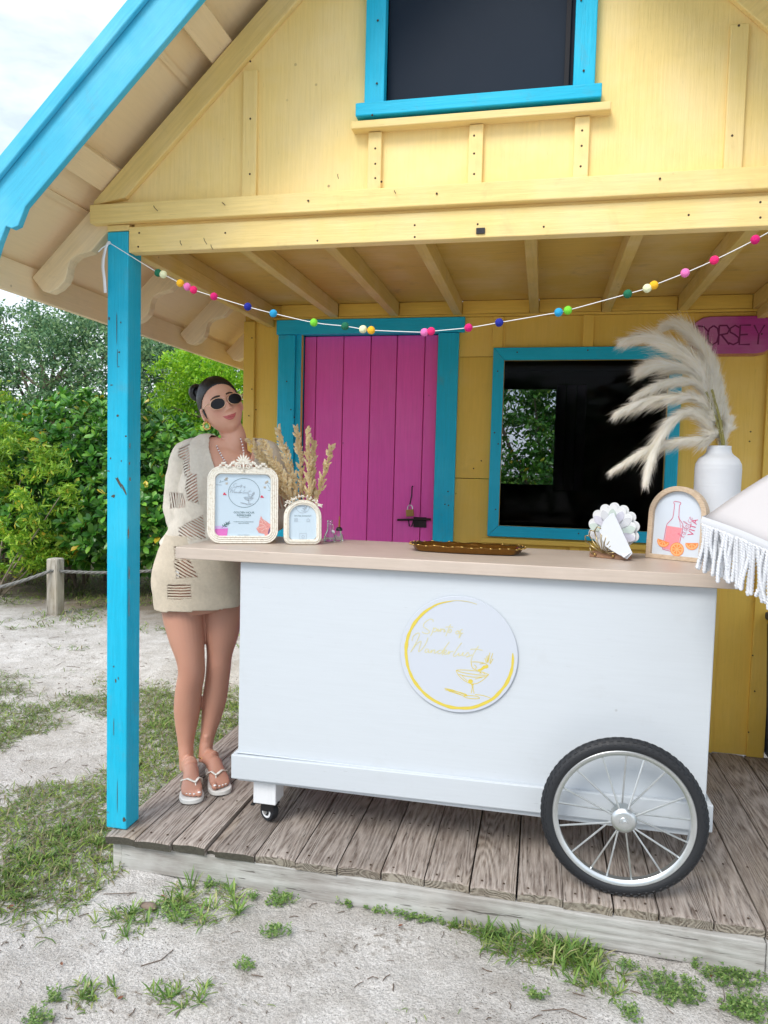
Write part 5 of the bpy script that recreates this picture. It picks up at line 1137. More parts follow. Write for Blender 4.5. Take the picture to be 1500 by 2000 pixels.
# shoulders, arms
RARM = [(390, 892, 2.87, .055, .060), (362, 895, 2.875, .052, .055), (350, 925, 2.88, .046, .048), (345, 975, 2.89, .041, .043), (346, 1018, 2.885, .038, .040), (360, 1036, 2.865, .037, .040), (400, 1040, 2.83, .033, .035), (440, 1042, 2.81, .027, .029), (468, 1042, 2.795, .022, .028), (476, 1042, 2.79, .020, .028)]
LARM = [(500, 888, 2.87, .055, .060), (526, 895, 2.87, .050, .052), (540, 930, 2.87, .044, .046), (548, 975, 2.875, .040, .041), (547, 1010, 2.87, .037, .039), (530, 1022, 2.845, .036, .038), (490, 1018, 2.80, .032, .033), (445, 1008, 2.80, .030, .031), (408, 998, 2.805, .025, .028), (400, 997, 2.808, .022, .028)]
loft(body, rows(RARM), 20, Vector((0, 0, 1)) if 0 else FWD); loft(body, rows(LARM), 20, FWD)
def hand(o, dirv, palmn, side, curl=.5, s=1.0):
    """palm + four fingers + thumb ; o wrist, dirv along the hand, palmn palm normal, side towards the thumb"""
    d_ = dirv.normalized(); n_ = (palmn - d_ * palmn.dot(d_)).normalized(); sd = d_.cross(n_).normalized(); sd = sd if sd.dot(side) > 0 else -sd
    pr = [(o + d_ * u * .085 * s, (.026 + .014 * math.sin(u * 1.9)) * s, (.015 - .003 * u) * s) for u in (0, .25, .5, .75, 1)]
    loft(body, pr, 16, sd)
    for k, (off, L_) in enumerate(((.028, .068), (.010, .076), (-.009, .071), (-.026, .056))):
        p = o + d_ * .078 * s + sd * off * s; dd = d_.copy(); pts = [p - d_ * .01]; 
        for j, f in enumerate((.45, .32, .25)):
            p = p + dd * L_ * f * s; pts.append(p.copy()); q = Matrix.Rotation(curl * (.6 + .4 * j) * (1 if sd.cross(dd).dot(n_) > 0 else -1), 3, sd); dd = (q @ dd); 
        body.tube(pts, [.0098 * s, .0095 * s, .0085 * s, .0065 * s], 10)
    p = o + d_ * .022 * s + sd * .028 * s; body.tube([p - sd * .01, p + (d_ * .6 + sd * .7).normalized() * .030 * s, p + (d_ * .6 + sd * .7).normalized() * .030 * s + (d_ * .9 + sd * .25 + n_ * .2).normalized() * .027 * s], [.013 * s, .0105 * s, .008 * s], 10)
ro = rows(RARM)[-1][0]; hand(ro, Vector((1, -.12, 0)), Vector((0, 0, -1)), Vector((0, 1, 0)), .25, .92)
lo = rows(LARM)[-1][0]; hand(lo, Vector((-1, .05, .02)), Vector((0, 1, -.3)), Vector((0, 0, 1)), .42, .92)
# feet
def foot(toe, heel, ank, s=1, inner=1):
    ax = (toe - heel); L = ax.length; ax.normalize(); sd = Vector((-ax.y, ax.x, 0)); z0 = .021
    F = [(0, .020, .020), (.06, .028, .028), (.2, .031, .034), (.38, .030, .040), (.55, .034, .030), (.72, .041, .021), (.84, .041, .014), (.90, .034, .011)]
    rws = [(heel + ax * L * u + Vector((0, 0, z0 + hh)), ww, hh) for u, ww, hh in F]; loft(body, rws, 20, sd)
    A_ = Vector(ank); rws = [(A_ + Vector((0, 0, .10)), .014, .016), (A_ + Vector((0, 0, .045)), .022, .026), (A_ + ax * .004 + Vector((0, 0, .008)), .027, .033), (heel + ax * L * .36 + Vector((0, 0, z0 + .050)), .031, .026), (heel + ax * L * .52 + Vector((0, 0, z0 + .036)), .031, .020), (heel + ax * L * .68 + Vector((0, 0, z0 + .024)), .034, .015)]; loft(body, rws, 20, sd)
    rws = [(A_ + Vector((0, 0, .01)), .030, .036), (heel + ax * L * .14 + Vector((0, 0, z0 + .055)), .028, .034), (heel + ax * L * .13 + Vector((0, 0, z0 + .022)), .029, .036)]; loft(body, rws, 20, sd)
    nails = []
    for k, (off, back, r_) in enumerate(((.027, 0, .0125), (.008, .004, .0085), (-.007, .010, .0080), (-.020, .018, .0076), (-.031, .029, .0070))):
        tip = heel + ax * (L * .985 - back) + sd * off * inner; base_ = tip - ax * .034; body.tube([base_ + Vector((0, 0, z0 + .012)), base_.lerp(tip, .55) + Vector((0, 0, z0 + r_ + .003)), tip - ax * .004 + Vector((0, 0, z0 + r_ * .95))], [r_ * .9, r_ * .95, r_], 10); body.ell(tip - ax * .003 + Vector((0, 0, z0 + r_ * .95)), (r_, r_, r_ * .92), None, 10, 6)
        nails.append((tip + ax * (r_ * .10) + Vector((0, 0, z0 + r_ * 1.72)), r_))
    return ax, sd, nails
rt, rh = on(375, 1560, 2, .02), on(362, 1493, 2, .02); lt_, lh = on(433, 1543, 2, .02), on(399, 1481, 2, .02)
rt = Vector((rt.x, rt.y, 0)); rh = rt + (Vector((rows(RLEG)[-1][0].x - .004, 2.84, 0)) - rt).normalized() * .235; lt_ = Vector((lt_.x, lt_.y, 0)); lh = lt_ + (Vector((rows(LLEG)[-1][0].x, 2.885, 0)) - lt_).normalized() * .235
ra_, rs_, rn_ = foot(rt, rh, rows(RLEG)[-2][0], 1, 1 if ((rt - rh).cross(Vector((0, 0, 1))).dot(Vector((1, 0, 0))) < 0) else -1)
la_, ls_, ln_ = foot(lt_, lh, rows(LLEG)[-2][0], 1, 1 if ((lt_ - lh).cross(Vector((0, 0, 1))).dot(Vector((1, 0, 0))) > 0) else -1)
# head : local x her left (picture right), y back, z up
HC = pq(433, 796, 2.835); HS = 1.06
HM = Matrix.Translation(HC) @ Matrix.Rotation(R(12.26 + 0), 4, 'Z') @ Matrix.Rotation(R(-22), 4, 'Y') @ Matrix.Rotation(R(-12.26 + 37), 4, 'Z') @ Matrix.Rotation(R(-2), 4, 'X') @ Matrix.Scale(HS, 4)
def gs(a, b, s): return math.exp(-((a - b) / s) ** 2)
def headpt(th, ph, inf=0):
    """th azimuth (0 = face front), ph elevation"""
    dx, dy, dz = math.sin(th) * math.cos(ph), -math.cos(th) * math.cos(ph), math.sin(ph)
    ax, ay, az = .0765 + inf, (.086 if dy < 0 else .102) + inf, .112 + inf
    x, y, z = dx * ax, dy * ay, dz * az
    if z < 0:
        t_ = min(1, -z / .112); x *= 1 - .25 * t_ ** 1.8
        if dy < 0: y *= 1 - .03 * t_; 
        else: y *= 1 - .50 * t_ ** .8
    if dy > 0 and z > 0: z *= 1.02; y *= 1.0
    if dy < 0:
        f = -dy; fr = f ** 2
        y += -.004 * gs(z, .028, .012) * gs(abs(x), .025, .022) * f        # brow
        y += .0095 * gs(z, .006, .013) * gs(abs(x), .031, .014) * f         # sockets
        nb = max(0, min(1, (.022 - z) / .056))
        if -.045 < z < .03: y += -(.006 + .021 * nb ** 1.2) * math.exp(-(x / (.0075 + .006 * nb)) ** 2) * (1 if z > -.031 else max(0, 1 - (-.031 - z) / .007)) * f
        y += -.007 * gs(z, -.030, .007) * gs(abs(x), .0125, .006) * f       # alae
        y += -.0055 * gs(z, -.028, .022) * gs(abs(x), .042, .016) * f       # cheeks
        y += -.0070 * gs(z, -.060, .011) * gs(x, 0, .021) * f               # mouth mound
        y += .0035 * gs(z, -.078, .006) * gs(x, 0, .02) * f                 # below the lip
        y += -.0085 * gs(z, -.096, .014) * gs(x, 0, .022) * f               # chin
    return Vector((x, y, z))
def head_mesh(mb, inf=0, cond=None, nt_=96, np_=64, T=HM):
    ids = {}; vs = []; fs = []
    for j in range(np_ + 1):
        for i in range(nt_):
            vs.append(T @ headpt(-math.pi + 2 * math.pi * i / nt_, -math.pi / 2 + math.pi * j / np_, inf(-math.pi + 2 * math.pi * i / nt_, -math.pi / 2 + math.pi * j / np_) if callable(inf) else inf))
    for j in range(np_):
        for i in range(nt_):
            if cond and not cond(-math.pi + 2 * math.pi * (i + .5) / nt_, -math.pi / 2 + math.pi * (j + .5) / np_): continue
            fs.append((j * nt_ + i, j * nt_ + (i + 1) % nt_, (j + 1) * nt_ + (i + 1) % nt_, (j + 1) * nt_ + i))
    return mb.add(vs, fs)
def fsurf(x, z, d=0):
    """point on the face for local x,z (d proud of it)"""
    ph = math.asin(max(-1, min(1, z / .112))); th = 0
    for _ in range(12):
        p = headpt(th, ph); th += (x - p.x) / (.075 * max(.3, math.cos(ph))) * .8; ph += (z - p.z) / .112 * .8
    p = headpt(th, ph); return HM @ (p + Vector((0, -d, 0)))
head_mesh(body)
for sg in (-1, 1):      # ears
    E_ = HM @ Matrix.Translation((-.0795 if sg < 0 else .0745, .006, -.008)) @ Matrix.Rotation(sg * R(18), 4, 'Z') @ Matrix.Rotation(R(-8), 4, 'X')
    body.ell(E_ @ Vector((0, 0, 0)), (.007 * HS, .018 * HS, .029 * HS), E_.to_3x3().normalized().to_4x4(), 12, 10)
for spec, i_ in ((RLEG, 4), (LLEG, 4)):
    c_ = pq(*spec[i_][:3]); body.ell(c_ + FWD * .030 + Vector((0, 0, .012)), (.030, .030, .036), None, 14, 10)
def blush(co):
    b_ = np.zeros(len(co))
    for c_, r_ in [(pq(*RLEG[4][:3]) + FWD * .05, .075), (pq(*LLEG[4][:3]) + FWD * .05, .07), (HM @ Vector((-.045, -.075, -.028)), .030), (HM @ Vector((.045, -.075, -.028)), .030), (HM @ Vector((0, -.115, -.028)), .015), (rt, .05), (lt_, .05)]: b_ = np.maximum(b_, np.exp(-((np.array(c_) - co) ** 2).sum(1) / r_ ** 2))
    return {'blush': b_, 'tan': np.clip((1.12 - co[:, 2]) / .25, 0, 1)}
remeshed(body, 'body', .0036, 3, mats=M['skin'], parent=woman, attrs=blush)
# ---- face details
M['lips'] = plain('rose_lips', (.52, .13, .13), .38, 0, .1, 300); M['brow'] = plain('dark_brow', (.055, .032, .022), .7)
lp = MB()
ul = [fsurf(x, -.0555 + .0062 * (abs(x) / .024) ** 1.8 + (.0012 if abs(abs(x) - .006) < .003 else 0), -.0012) for x in np.linspace(-.0275, .0275, 15)]
ll = [fsurf(x, -.0635 + .0130 * (abs(x) / .024) ** 1.9, -.0014) for x in np.linspace(-.025, .025, 15)]
lp.tube(ul, [HS * (.0012 + .0036 * math.sin(math.pi * k / 14) ** .7) for k in range(15)], 8); lp.tube(ll, [HS * (.0010 + .0048 * math.sin(math.pi * k / 14) ** .8) for k in range(15)], 8)
lp.build('mouth', M['lips'], woman, smooth='all')
for sg in (-1, 1):
    pts = [fsurf(sg * (.012 + .036 * u), .0270 + .0060 * math.sin(u * 2.4) - .005 * u, -.0006) for u in np.linspace(0, 1, 9)]
    MB().tube(pts, [(.0016 + .0030 * math.sin(math.pi * min(1, .25 + u * .75)) , .0016) for u in np.linspace(0, 1, 9)], 6).build('eyebrow', M['brow'], woman, smooth='all')
    e_ = fsurf(sg * .031, .006, -.009); ey = MB().ell(e_, (.0125, .0125, .0125), None, 14, 10).build('eye', plain('eye_white', (.75, .73, .70), .2), woman, smooth='all')
# nostril shadow is left to the light ; blush is makeup
# ---- hair
t = NT('slick_black_hair'); v = t.obj(); s_ = t.noise(t.map(v, (60, 60, 60)), 3, 4, .7)
M['hair'] = t.fin(t.mix(t.ramp(t.noise(t.map(v, (8, 60, 60), rot=(0, .6, .4)), 3, 4, .7), (.4, 0), (.7, 1)), (.004, .004, .006), (.020, .022, .028)), .30, t.bump(s_, .35, .002), Specular_IOR_Level=.6)  # paler streaks mixed into the hair colour imitate its sheen
def hcond(th, ph):
    dx, dy, dz = math.sin(th) * math.cos(ph), -math.cos(th) * math.cos(ph), math.sin(ph)
    return dz * 1.0 + dy * .83 > .085 + .06 * dx * dx and (dz > -.12 or dy > .33) and dz > -.72
def hinf(th, ph):
    dx, dy, dz = math.sin(th) * math.cos(ph), -math.cos(th) * math.cos(ph), math.sin(ph)
    q = dz + dy * .83 - .085; return -.0012 + .0150 * max(0, min(1, q * 1.5)) ** .55 + .0011 * math.sin(th * 70 + ph * 9)
hm = head_mesh(MB(), hinf, hcond, 180, 110).build('hair', M['hair'], woman, smooth='all', fix=False); sm_ = hm.modifiers.new('thick', 'SOLIDIFY'); sm_.thickness = .003; sm_.offset = -1
bc = HM @ Vector((-.048, .088, .100)); bun = MB()
for k in range(3):
    pts = [bc + (HM.to_3x3() @ Vector(((.023 - .003 * k) * math.cos(a + k), .010 * (k - 1) + .003 * math.sin(a * 2), (.023 - .003 * k) * math.sin(a + k)))) for a in np.linspace(0, 6.6, 20)]
    bun.tube(pts, .0135 * HS, 10)
bun.ell(bc, (.030, .026, .030), None, 14, 10); bun.build('hair_bun', M['hair'], woman, smooth='all')
for sg in (-1,):
    pts = [HM @ Vector((sg * .0745, -.018, .012)), HM @ Vector((sg * .0765, -.020, -.010)), HM @ Vector((sg * .074, -.019, -.030))]; MB().tube(pts, [.007, .0045, .001], 8).build('sideburn', M['hair'], woman, smooth='all')
# ---- sunglasses
M['lens'] = plain('black_lens', (.006, .006, .009), .35, Specular_IOR_Level=.25); M['rose_gold'] = plain('rose_gold_wire', (.70, .46, .32), .25, 1.)
GD = -.1035
gl_ = thing('sunglasses', HM @ Vector((0, GD, .004)), 'small oval black sunglasses with thin rose gold rims on her face', 'sunglasses')
def gpt(cx, a, k=1.): x = cx + .0280 * k * math.cos(a); z = -.0015 + .0215 * k * math.sin(a); return HM @ Vector((x, GD + .30 * abs(cx) * 0 + 2.4 * x * x, z))
for sg in (-1, 1):
    cx = sg * .0345; ring = [gpt(cx, a) for a in np.linspace(0, 2 * math.pi, 41)]
    MB().tube(ring, .0018, 6, cap=False).build('rim', M['rose_gold'], gl_, smooth='all')
    vs_ = [gpt(cx, 0, 0) + HM.to_3x3() @ Vector((0, -.001, 0))]; fs_ = []
    for q, k in enumerate((.5, 1.)): vs_ += [gpt(cx, a, k) for a in np.linspace(0, 2 * math.pi, 41)[:-1]]
    fs_ = [(0, 1 + i, 1 + (i + 1) % 40) for i in range(40)] + [(1 + i, 41 + i, 41 + (i + 1) % 40, 1 + (i + 1) % 40) for i in range(40)]
    MB().add(vs_, fs_).build('lens', M['lens'], gl_, smooth='all')
    hx = sg * .0605; MB().tube([HM @ Vector((hx, GD + .0088, .008)), HM @ Vector((sg * .0735, GD + .016, .009)), HM @ Vector((sg * .0805, GD + .060, .006)), HM @ Vector((sg * .0790, .008, .006))], .0017, 6).build('temple', M['rose_gold'], gl_, smooth='all')
MB().tube([HM @ Vector((-.0100, GD + .0012, .006)), HM @ Vector((-.004, GD - .002, .0095)), HM @ Vector((.004, GD - .002, .0095)), HM @ Vector((.0100, GD + .0012, .006))], .0012, 6).build('bridge', M['rose_gold'], gl_, smooth='all')
# ---- earring, necklace, anklet
ec = HM @ Vector((-.083, -.002, -.052)); ear = thing('earring', ec, 'chunky twisted gold hoop earring in her visible ear', 'earring')
MB().tube([ec + HM.to_3x3() @ Vector((.0125 * math.cos(a), .003 * math.cos(a * 2) - .004, .0145 * math.sin(a))) for a in np.linspace(0, 2 * math.pi, 30)], [.0036 + .0012 * math.sin(k * 1.4) for k in range(30)], 8, cap=False).build('hoop', M['gold'], ear, smooth='all')
nkp = [pq(419, 856, 2.86), pq(422, 868, 2.80), pq(430, 885, 2.755), pq(440, 902, 2.738), pq(452, 918, 2.735), pq(466, 914, 2.738), pq(475, 896, 2.748), pq(475, 876, 2.78), pq(470, 856, 2.82)]
neckl = thing('necklace', nkp[4], 'necklace of white and rose shell beads', 'necklace'); Lk = spl([Vector(p) for p in nkp], 60)
ba, bb_ = MB(), MB()
for k, p in enumerate(Lk): (ba if k % 2 else bb_).ell(p, (.0036, .0036, .0048), Matrix.Rotation(k * 1.1, 4, 'Y'), 8, 6)
ba.build('white_bead', plain('white_shell_bead', (.82, .80, .78), .35), neckl, smooth='all')['kind'] = 'stuff'; bb_.build('rose_bead', plain('rose_shell_bead', (.42, .16, .15), .4), neckl, smooth='all')['kind'] = 'stuff'
ac = rows(LLEG)[-2][0] + Vector((0, 0, .012)); MB().tube([ac + Vector((.033 * math.cos(a), .040 * math.sin(a), .003 * math.sin(a * 3))) for a in np.linspace(0, 2 * math.pi, 30)], .0013, 5, cap=False).build('anklet', M['gold'], woman, smooth='all')
# ---- clothes
def off(spec, d, dz=0): return [(p[0], p[1], p[2], p[3] + d, p[4] + d) for p in spec]
top = MB(); TT = [p for p in TORSO if p[1] <= 1060]
loft(top, rows([(388, 1078, 2.875, .168, .128)] + off(TT, .014)[:-1] + [(455, 872, 2.868, .10, .066)]))
RS = [(400, 890, 2.865, .070, .072), (366, 892, 2.875, .064, .066), (357, 925, 2.88, .070, .066), (353, 975, 2.885, .080, .070), (355, 1008, 2.88, .086, .070), (374, 1030, 2.86, .078, .066), (415, 1036, 2.825, .050, .046), (450, 1040, 2.80, .040, .040)]
LS = [(490, 888, 2.865, .070, .072), (522, 893, 2.87, .062, .064), (535, 930, 2.87, .064, .062), (541, 975, 2.87, .066, .060), (538, 1010, 2.865, .060, .055), (515, 1022, 2.84, .052, .048), (480, 1018, 2.80, .043, .043), (455, 1014, 2.785, .038, .038)]
loft(top, rows(RS), 24, FWD); loft(top, rows(LS), 24, FWD)
VN = [pq(*p, 2.76) for p in ((402, 850), (408, 872), (417, 892), (428, 918), (440, 945), (470, 945), (487, 915), (488, 890), (487, 850))]; VN = np.array([(p.x, p.z) for p in VN])
def inpoly(x, z, P):
    r_ = np.zeros(len(x), bool); j = len(P) - 1
    for i in range(len(P)):
        c_ = ((P[i, 1] > z) != (P[j, 1] > z)) & (x < (P[j, 0] - P[i, 0]) * (z - P[i, 1]) / (P[j, 1] - P[i, 1] + 1e-12) + P[i, 0]); r_ ^= c_; j = i
    return r_
nck = pq(458, 870, 2.862)
def keep_top(c):
    front = c[:, 1] < 2.865
    r_ = ~(front & inpoly(c[:, 0], c[:, 2], VN)); dn = np.hypot(c[:, 0] - nck.x, c[:, 1] - nck.y); r_ &= ~((dn < .078) & (c[:, 2] > nck.z - .03)); r_ &= c[:, 2] > (pq(388, 1064, 2.87).z)
    cuff = pq(448, 1036, 2.80); r_ &= ~((c[:, 0] > cuff.x - .01) & (c[:, 0] < cuff.x + .06) & (c[:, 1] < 2.83) & (c[:, 2] < 1.12) & (np.abs(c[:, 1] - 2.79) < .012)); return r_
# open-work panels as (polygon in picture px, Y, strand direction)
def zone(poly, y, ang): P = np.array([(lambda q: (q.x, q.z))(pq(a, b, y)) for a, b in poly]); return P, ang
ZT_ = [zone([(352, 872), (378, 862), (390, 900), (396, 936), (380, 932), (366, 902), (350, 892)], 2.82, 25), zone([(328, 962), (372, 962), (374, 990), (332, 994)], 2.80, -78), zone([(382, 925), (402, 925), (402, 984), (380, 978), (376, 950)], 2.80, 30), zone([(352, 1030), (402, 1004), (402, 1052), (356, 1058)], 2.78, -30), zone([(515, 955), (560, 955), (560, 995), (515, 995)], 2.82, -80)]
ZS_ = [zone([(333, 1139), (376, 1139), (376, 1169), (331, 1169)], 2.75, 2), zone([(343, 1094), (372, 1094), (388, 1128), (350, 1128)], 2.75, -30), zone([(340, 1066), (360, 1066), (372, 1094), (345, 1094)], 2.75, -15), zone([(452, 1108), (470, 1108), (470, 1150), (456, 1150)], 2.75, 10)]
def hattr(Z):
    def f(co):
        h = np.zeros(len(co)); s_ = np.zeros(len(co))
        for P, ang in Z:
            m_ = inpoly(co[:, 0], co[:, 2], P) & (co[:, 1] < 2.90); h[m_] = 1; a = R(ang); s_[m_] = -math.sin(a) * co[m_, 0] + math.cos(a) * co[m_, 2]
        return {'hole': h, 'strand': s_}
    return f
o = remeshed(top, 'knit_top', .0055, 8, keep_top, M['knit_top'], hattr(ZT_), woman, .002)
def wrinkle(o, amp, sc_):
    VS = [(v_.co.copy(), v_.normal.copy()) for v_ in o.data.vertices]; out_ = []
    for c_, nn_ in VS:
        n_ = mnoise.noise(Vector((c_.x * sc_, c_.y * sc_, c_.z * sc_ * 1.6))) + .5 * mnoise.noise(Vector((c_.x * sc_ * 3 + c_.z * 18, c_.y * 9, c_.z * sc_))); out_ += list(c_ + nn_ * amp * n_)
    o.data.vertices.foreach_set('co', out_); o.data.update()
wrinkle(o, .0055, 14)
sk_ = MB(); loft(sk_, rows([(393, 1204, 2.865, .172, .118), (391, 1188, 2.868, .182, .126), (388, 1160, 2.87, .186, .128), (387, 1130, 2.87, .190, .134), (388, 1095, 2.872, .178, .126), (391, 1060, 2.873, .150, .110), (396, 1040, 2.872, .137, .102)]), 48, None, .80)
hl, hr = pq(312, 1189, 2.80), pq(465, 1193, 2.78)
def keep_skirt(c): return (c[:, 2] > hl.z + (c[:, 0] - hl.x) * (hr.z - hl.z) / (hr.x - hl.x) + .05 * np.clip(c[:, 1] - 2.80, 0, 1)) & (c[:, 2] < pq(396, 1044, 2.87).z)
o = remeshed(sk_, 'knit_skirt', .0055, 4, keep_skirt, M['knit_skirt'], hattr(ZS_), woman, .002); wrinkle(o, .004, 11)
# hem roll of the skirt
tg_ = pq(347, 1118, 2.735); m_ = MB().box(tg_.x - .006, tg_.x + .008, tg_.y - .004, tg_.y - .003, tg_.z - .022, tg_.z + .008); m_.build('care_tag', M['white_leg'], woman)
# ---- flip flops
M['foam'] = plain('white_foam_sole', (.70, .69, .66), .6, 0, .05, 60); M['strap'] = plain('cream_strap', (.78, .74, .66), .4)
def flop(ax, sd, heel, toe, inner, lb):
    th = thing('flip_flop', heel.lerp(toe, .5), lb, 'flip flop', 'white flip flops on her feet'); L = (toe - heel).length + .022; O = heel - ax * .010; P = []
    prof = [(0, .0), (.02, .018), (.10, .029), (.3, .031), (.5, .034), (.68, .044), (.82, .047), (.93, .038), (.985, .020), (1, 0)]
    out = [(u * L, w_) for u, w_ in prof] + [(u * L, -w_) for u, w_ in reversed(prof[1:-1])]; out = smooth_line(out + [out[0]], 3)[:-1]
    MB().prism(out, .0185, O + Vector((0, 0, .0015)), ax, sd * inner, (0, 0, 1)).build('sole', M['foam'], th, smooth=True, bevel=.003)
    k_ = O + ax * L * .80 + sd * inner * .017 + Vector((0, 0, .026)); top_ = O + ax * L * .76 + sd * inner * .014 + Vector((0, 0, .064))
    for s_ in (-1, 1):
        e_ = O + ax * L * .48 + sd * s_ * .041 + Vector((0, 0, .020)); m_ = O + ax * L * .58 + sd * s_ * .038 + Vector((0, 0, .056))
        MB().tube([top_, top_.lerp(m_, .55) + Vector((0, 0, .010)), m_, e_], [(.0065, .003)] * 4, 8, up=tuple(ax)).build('strap', M['strap'], th, smooth='all')
    MB().tube([top_, k_ - Vector((0, 0, .006))], .0026, 6).ell(top_ + Vector((0, 0, .002)), (.007, .007, .003)).build('toe_post', M['strap'], th, smooth='all')
flop(ra_, rs_, rh, rt, 1 if rs_.x > 0 else -1, 'white flip flop on the foot nearer the turquoise post'); flop(la_, ls_, lh, lt_, 1 if ls_.x < 0 else -1, 'white flip flop on the foot nearer the cart')
nm = MB()
for p, r_ in rn_ + ln_: nm.ell(p, (r_ * .55, r_ * .55, r_ * .22), None, 8, 5)
nm.build('toenail', plain('white_nail_varnish', (.85, .84, .82), .2), woman, smooth='all')['kind'] = 'stuff'
# ================================================================ ground
def gh(x, y):
    n = mnoise.noise(Vector((x * .9, y * .9, 0))) * .025 + mnoise.noise(Vector((x * 3.1, y * 3.1, 5))) * .016 + mnoise.noise(Vector((x * 9, y * 9, 9))) * .009
    inside = -1.6 < x < 1.4 and 2.2 < y < 6
    return GZ + (n if not inside else min(n, .0)) - .004
def axis_(a, b, c0, c1, fine, coarse):
    out = [a]
    while out[-1] < b:
        x = out[-1]; d = max(0, c0 - x, x - c1); out.append(x + fine + (coarse - fine) * min(1, d / 6) ** 1.0 * min(1, d))
    return out
gx = axis_(-14, 12, -4.2, 1.6, .028, .5); gy = axis_(-3, 20, 1.2, 4.2, .028, .5)
V = np.array([(x, y, gh(x, y)) for y in gy for x in gx]); nx = len(gx)
ii, jj = np.meshgrid(np.arange(nx - 1), np.arange(len(gy) - 1)); a = (jj * nx + ii).ravel()
t = NT('coral_sand'); v = t.obj()
b1 = t.noise(v, 1.4, 5, .62, .3); b2 = t.noise(v, 9, 5, .65); b3 = t.noise(v, 140, 4, .7); b4 = t.noise(v, 38, 4, .7)
c = t.mix(t.ramp(b1, (.35, 0), (.65, 1)), (.60, .575, .545), (.80, .78, .755))
c = t.mix(t.mul(t.ramp(b2, (.4, 0), (.75, 1)), .55), c, (.33, .295, .25))
c = t.mix(t.mul(t.ramp(b3, (.40, 1), (.60, 0)), .5), c, (.22, .20, .18))
sp = t.n('TexVoronoi', {'Vector': v, 'Scale': 95., 'Randomness': 1.}).outputs['Distance']; ms = t.ramp(t.noise(v, 3.5, 4, .7), (.38, .15), (.60, 1))
c = t.mix(t.mul(t.ramp(sp, (.12, 1), (.20, 0)), ms), c, (.07, .055, .04))
sp2 = t.n('TexVoronoi', {'Vector': v, 'Scale': 34., 'Randomness': 1.}).outputs['Distance']
c = t.mix(t.mul(t.ramp(sp2, (.055, 1), (.085, 0)), .75), c, (.09, .07, .05))
lit = t.mul(t.ramp(b4, (.50, 0), (.66, 1)), t.ramp(t.noise(v, 1.9, 5, .7, .5), (.50, 0), (.66, .8)))
c = t.mix(lit, c, (.15, .115, .075))
# leaf litter and soil towards the hedge
xyz = t.n('SeparateXYZ', {0: v}); far = t.math('ADD', xyz.outputs[1], t.mul(xyz.outputs[0], .18)); far = t.math('ADD', far, t.mul(b1, 1.6))
fm_ = t.ramp(t.math('MULTIPLY', far, .1), (.57, 0), (.66, 1)); c = t.mix(t.mul(fm_, .9), c, t.mix(b2, (.07, .05, .03), (.20, .16, .10)))
fg = t.ramp(t.math('MULTIPLY', far, .1), (.86, 0), (.95, 1)); c = t.mix(fg, c, t.mix(b2, (.10, .15, .03), (.18, .24, .06)))
h = t.math('ADD', t.mul(b4, .8), t.mul(b3, .5)); h = t.math('ADD', h, t.mul(b2, 1.2))
M['sand'] = t.fin(c, .95, t.bump(h, 1., .016), Specular_IOR_Level=.15)
tag(npmesh('ground', V, np.stack([a, a + 1, a + nx + 1, a + nx], 1), M['sand'], smooth=True), kind='structure')
fgm = MB()
for (x0, x1, y0, y1) in ((-150, -14, -120, 200), (12, 150, -120, 200), (-14, 12, -120, -3), (-14, 12, 20, 200)): fgm.add([(x0, y0, GZ - .01), (x1, y0, GZ - .01), (x1, y1, GZ - .01), (x0, y1, GZ - .01)], [(0, 1, 2, 3)])
tag(fgm.build('far_ground', M['sand'], fix=False), kind='structure')

# ================================================================ foliage helpers
def leafmat(name, stops, rough=.45, trans=.3):
    t = NT(name); g_ = t.n('NewGeometry').outputs['Random Per Island']; r_ = t.rand()
    f = t.math('FRACT', t.math('ADD', g_, t.mul(r_, 3.7))); c_ = t.ramp(f, *stops)
    big = t.ramp(t.noise(t.n('NewGeometry').outputs['Position'], 1.1, 3, .6), (.35, .75), (.65, 1.2)); c_ = t.mix(1, c_, big, 'MULTIPLY')
    tr_ = t.n('BsdfTranslucent', {'Color': c_}); mxs = t.n('MixShader', {0: trans, 1: t.b.outputs[0], 2: tr_.outputs[0]}); t.t.links.new(mxs.outputs[0], t.out.inputs[0])
    return t.fin(c_, rough, None, Specular_IOR_Level=.4)
M['leaf_hedge'] = leafmat('hedge_leaf', [(0, (.022, .10, .014)), (.45, (.055, .20, .022)), (.80, (.12, .31, .035)), (.965, (.22, .42, .05)), (.985, (.50, .38, .03))], .30, .22)
M['leaf_dark'] = leafmat('dark_tree_leaf', [(0, (.06, .15, .08)), (.5, (.14, .28, .13)), (1, (.30, .44, .19))], .5, .3)
M['leaf_lime'] = leafmat('lime_tree_leaf', [(0, (.12, .33, .012)), (.5, (.25, .50, .02)), (1, (.42, .64, .035))], .4, .4)
M['leaf_shrub'] = leafmat('shrub_leaf', [(0, (.10, .25, .02)), (.5, (.22, .42, .03)), (.90, (.38, .55, .05)), (1, (.55, .45, .05))], .4, .35)
M['bark'] = plain('grey_brown_bark', (.13, .10, .075), .9, 0, .4, 30, .6)
nr = np.random.default_rng(4)
def rand_rot(n, flat=.0):
    q = nr.normal(size=(n, 4)); q /= np.linalg.norm(q, axis=1)[:, None]; w_, x, y, z = q.T
    return np.stack([1 - 2 * (y * y + z * z), 2 * (x * y - z * w_), 2 * (x * z + y * w_), 2 * (x * y + z * w_), 1 - 2 * (x * x + z * z), 2 * (y * z - x * w_), 2 * (x * z - y * w_), 2 * (y * z + x * w_), 1 - 2 * (x * x + y * y)], 1).reshape(n, 3, 3)
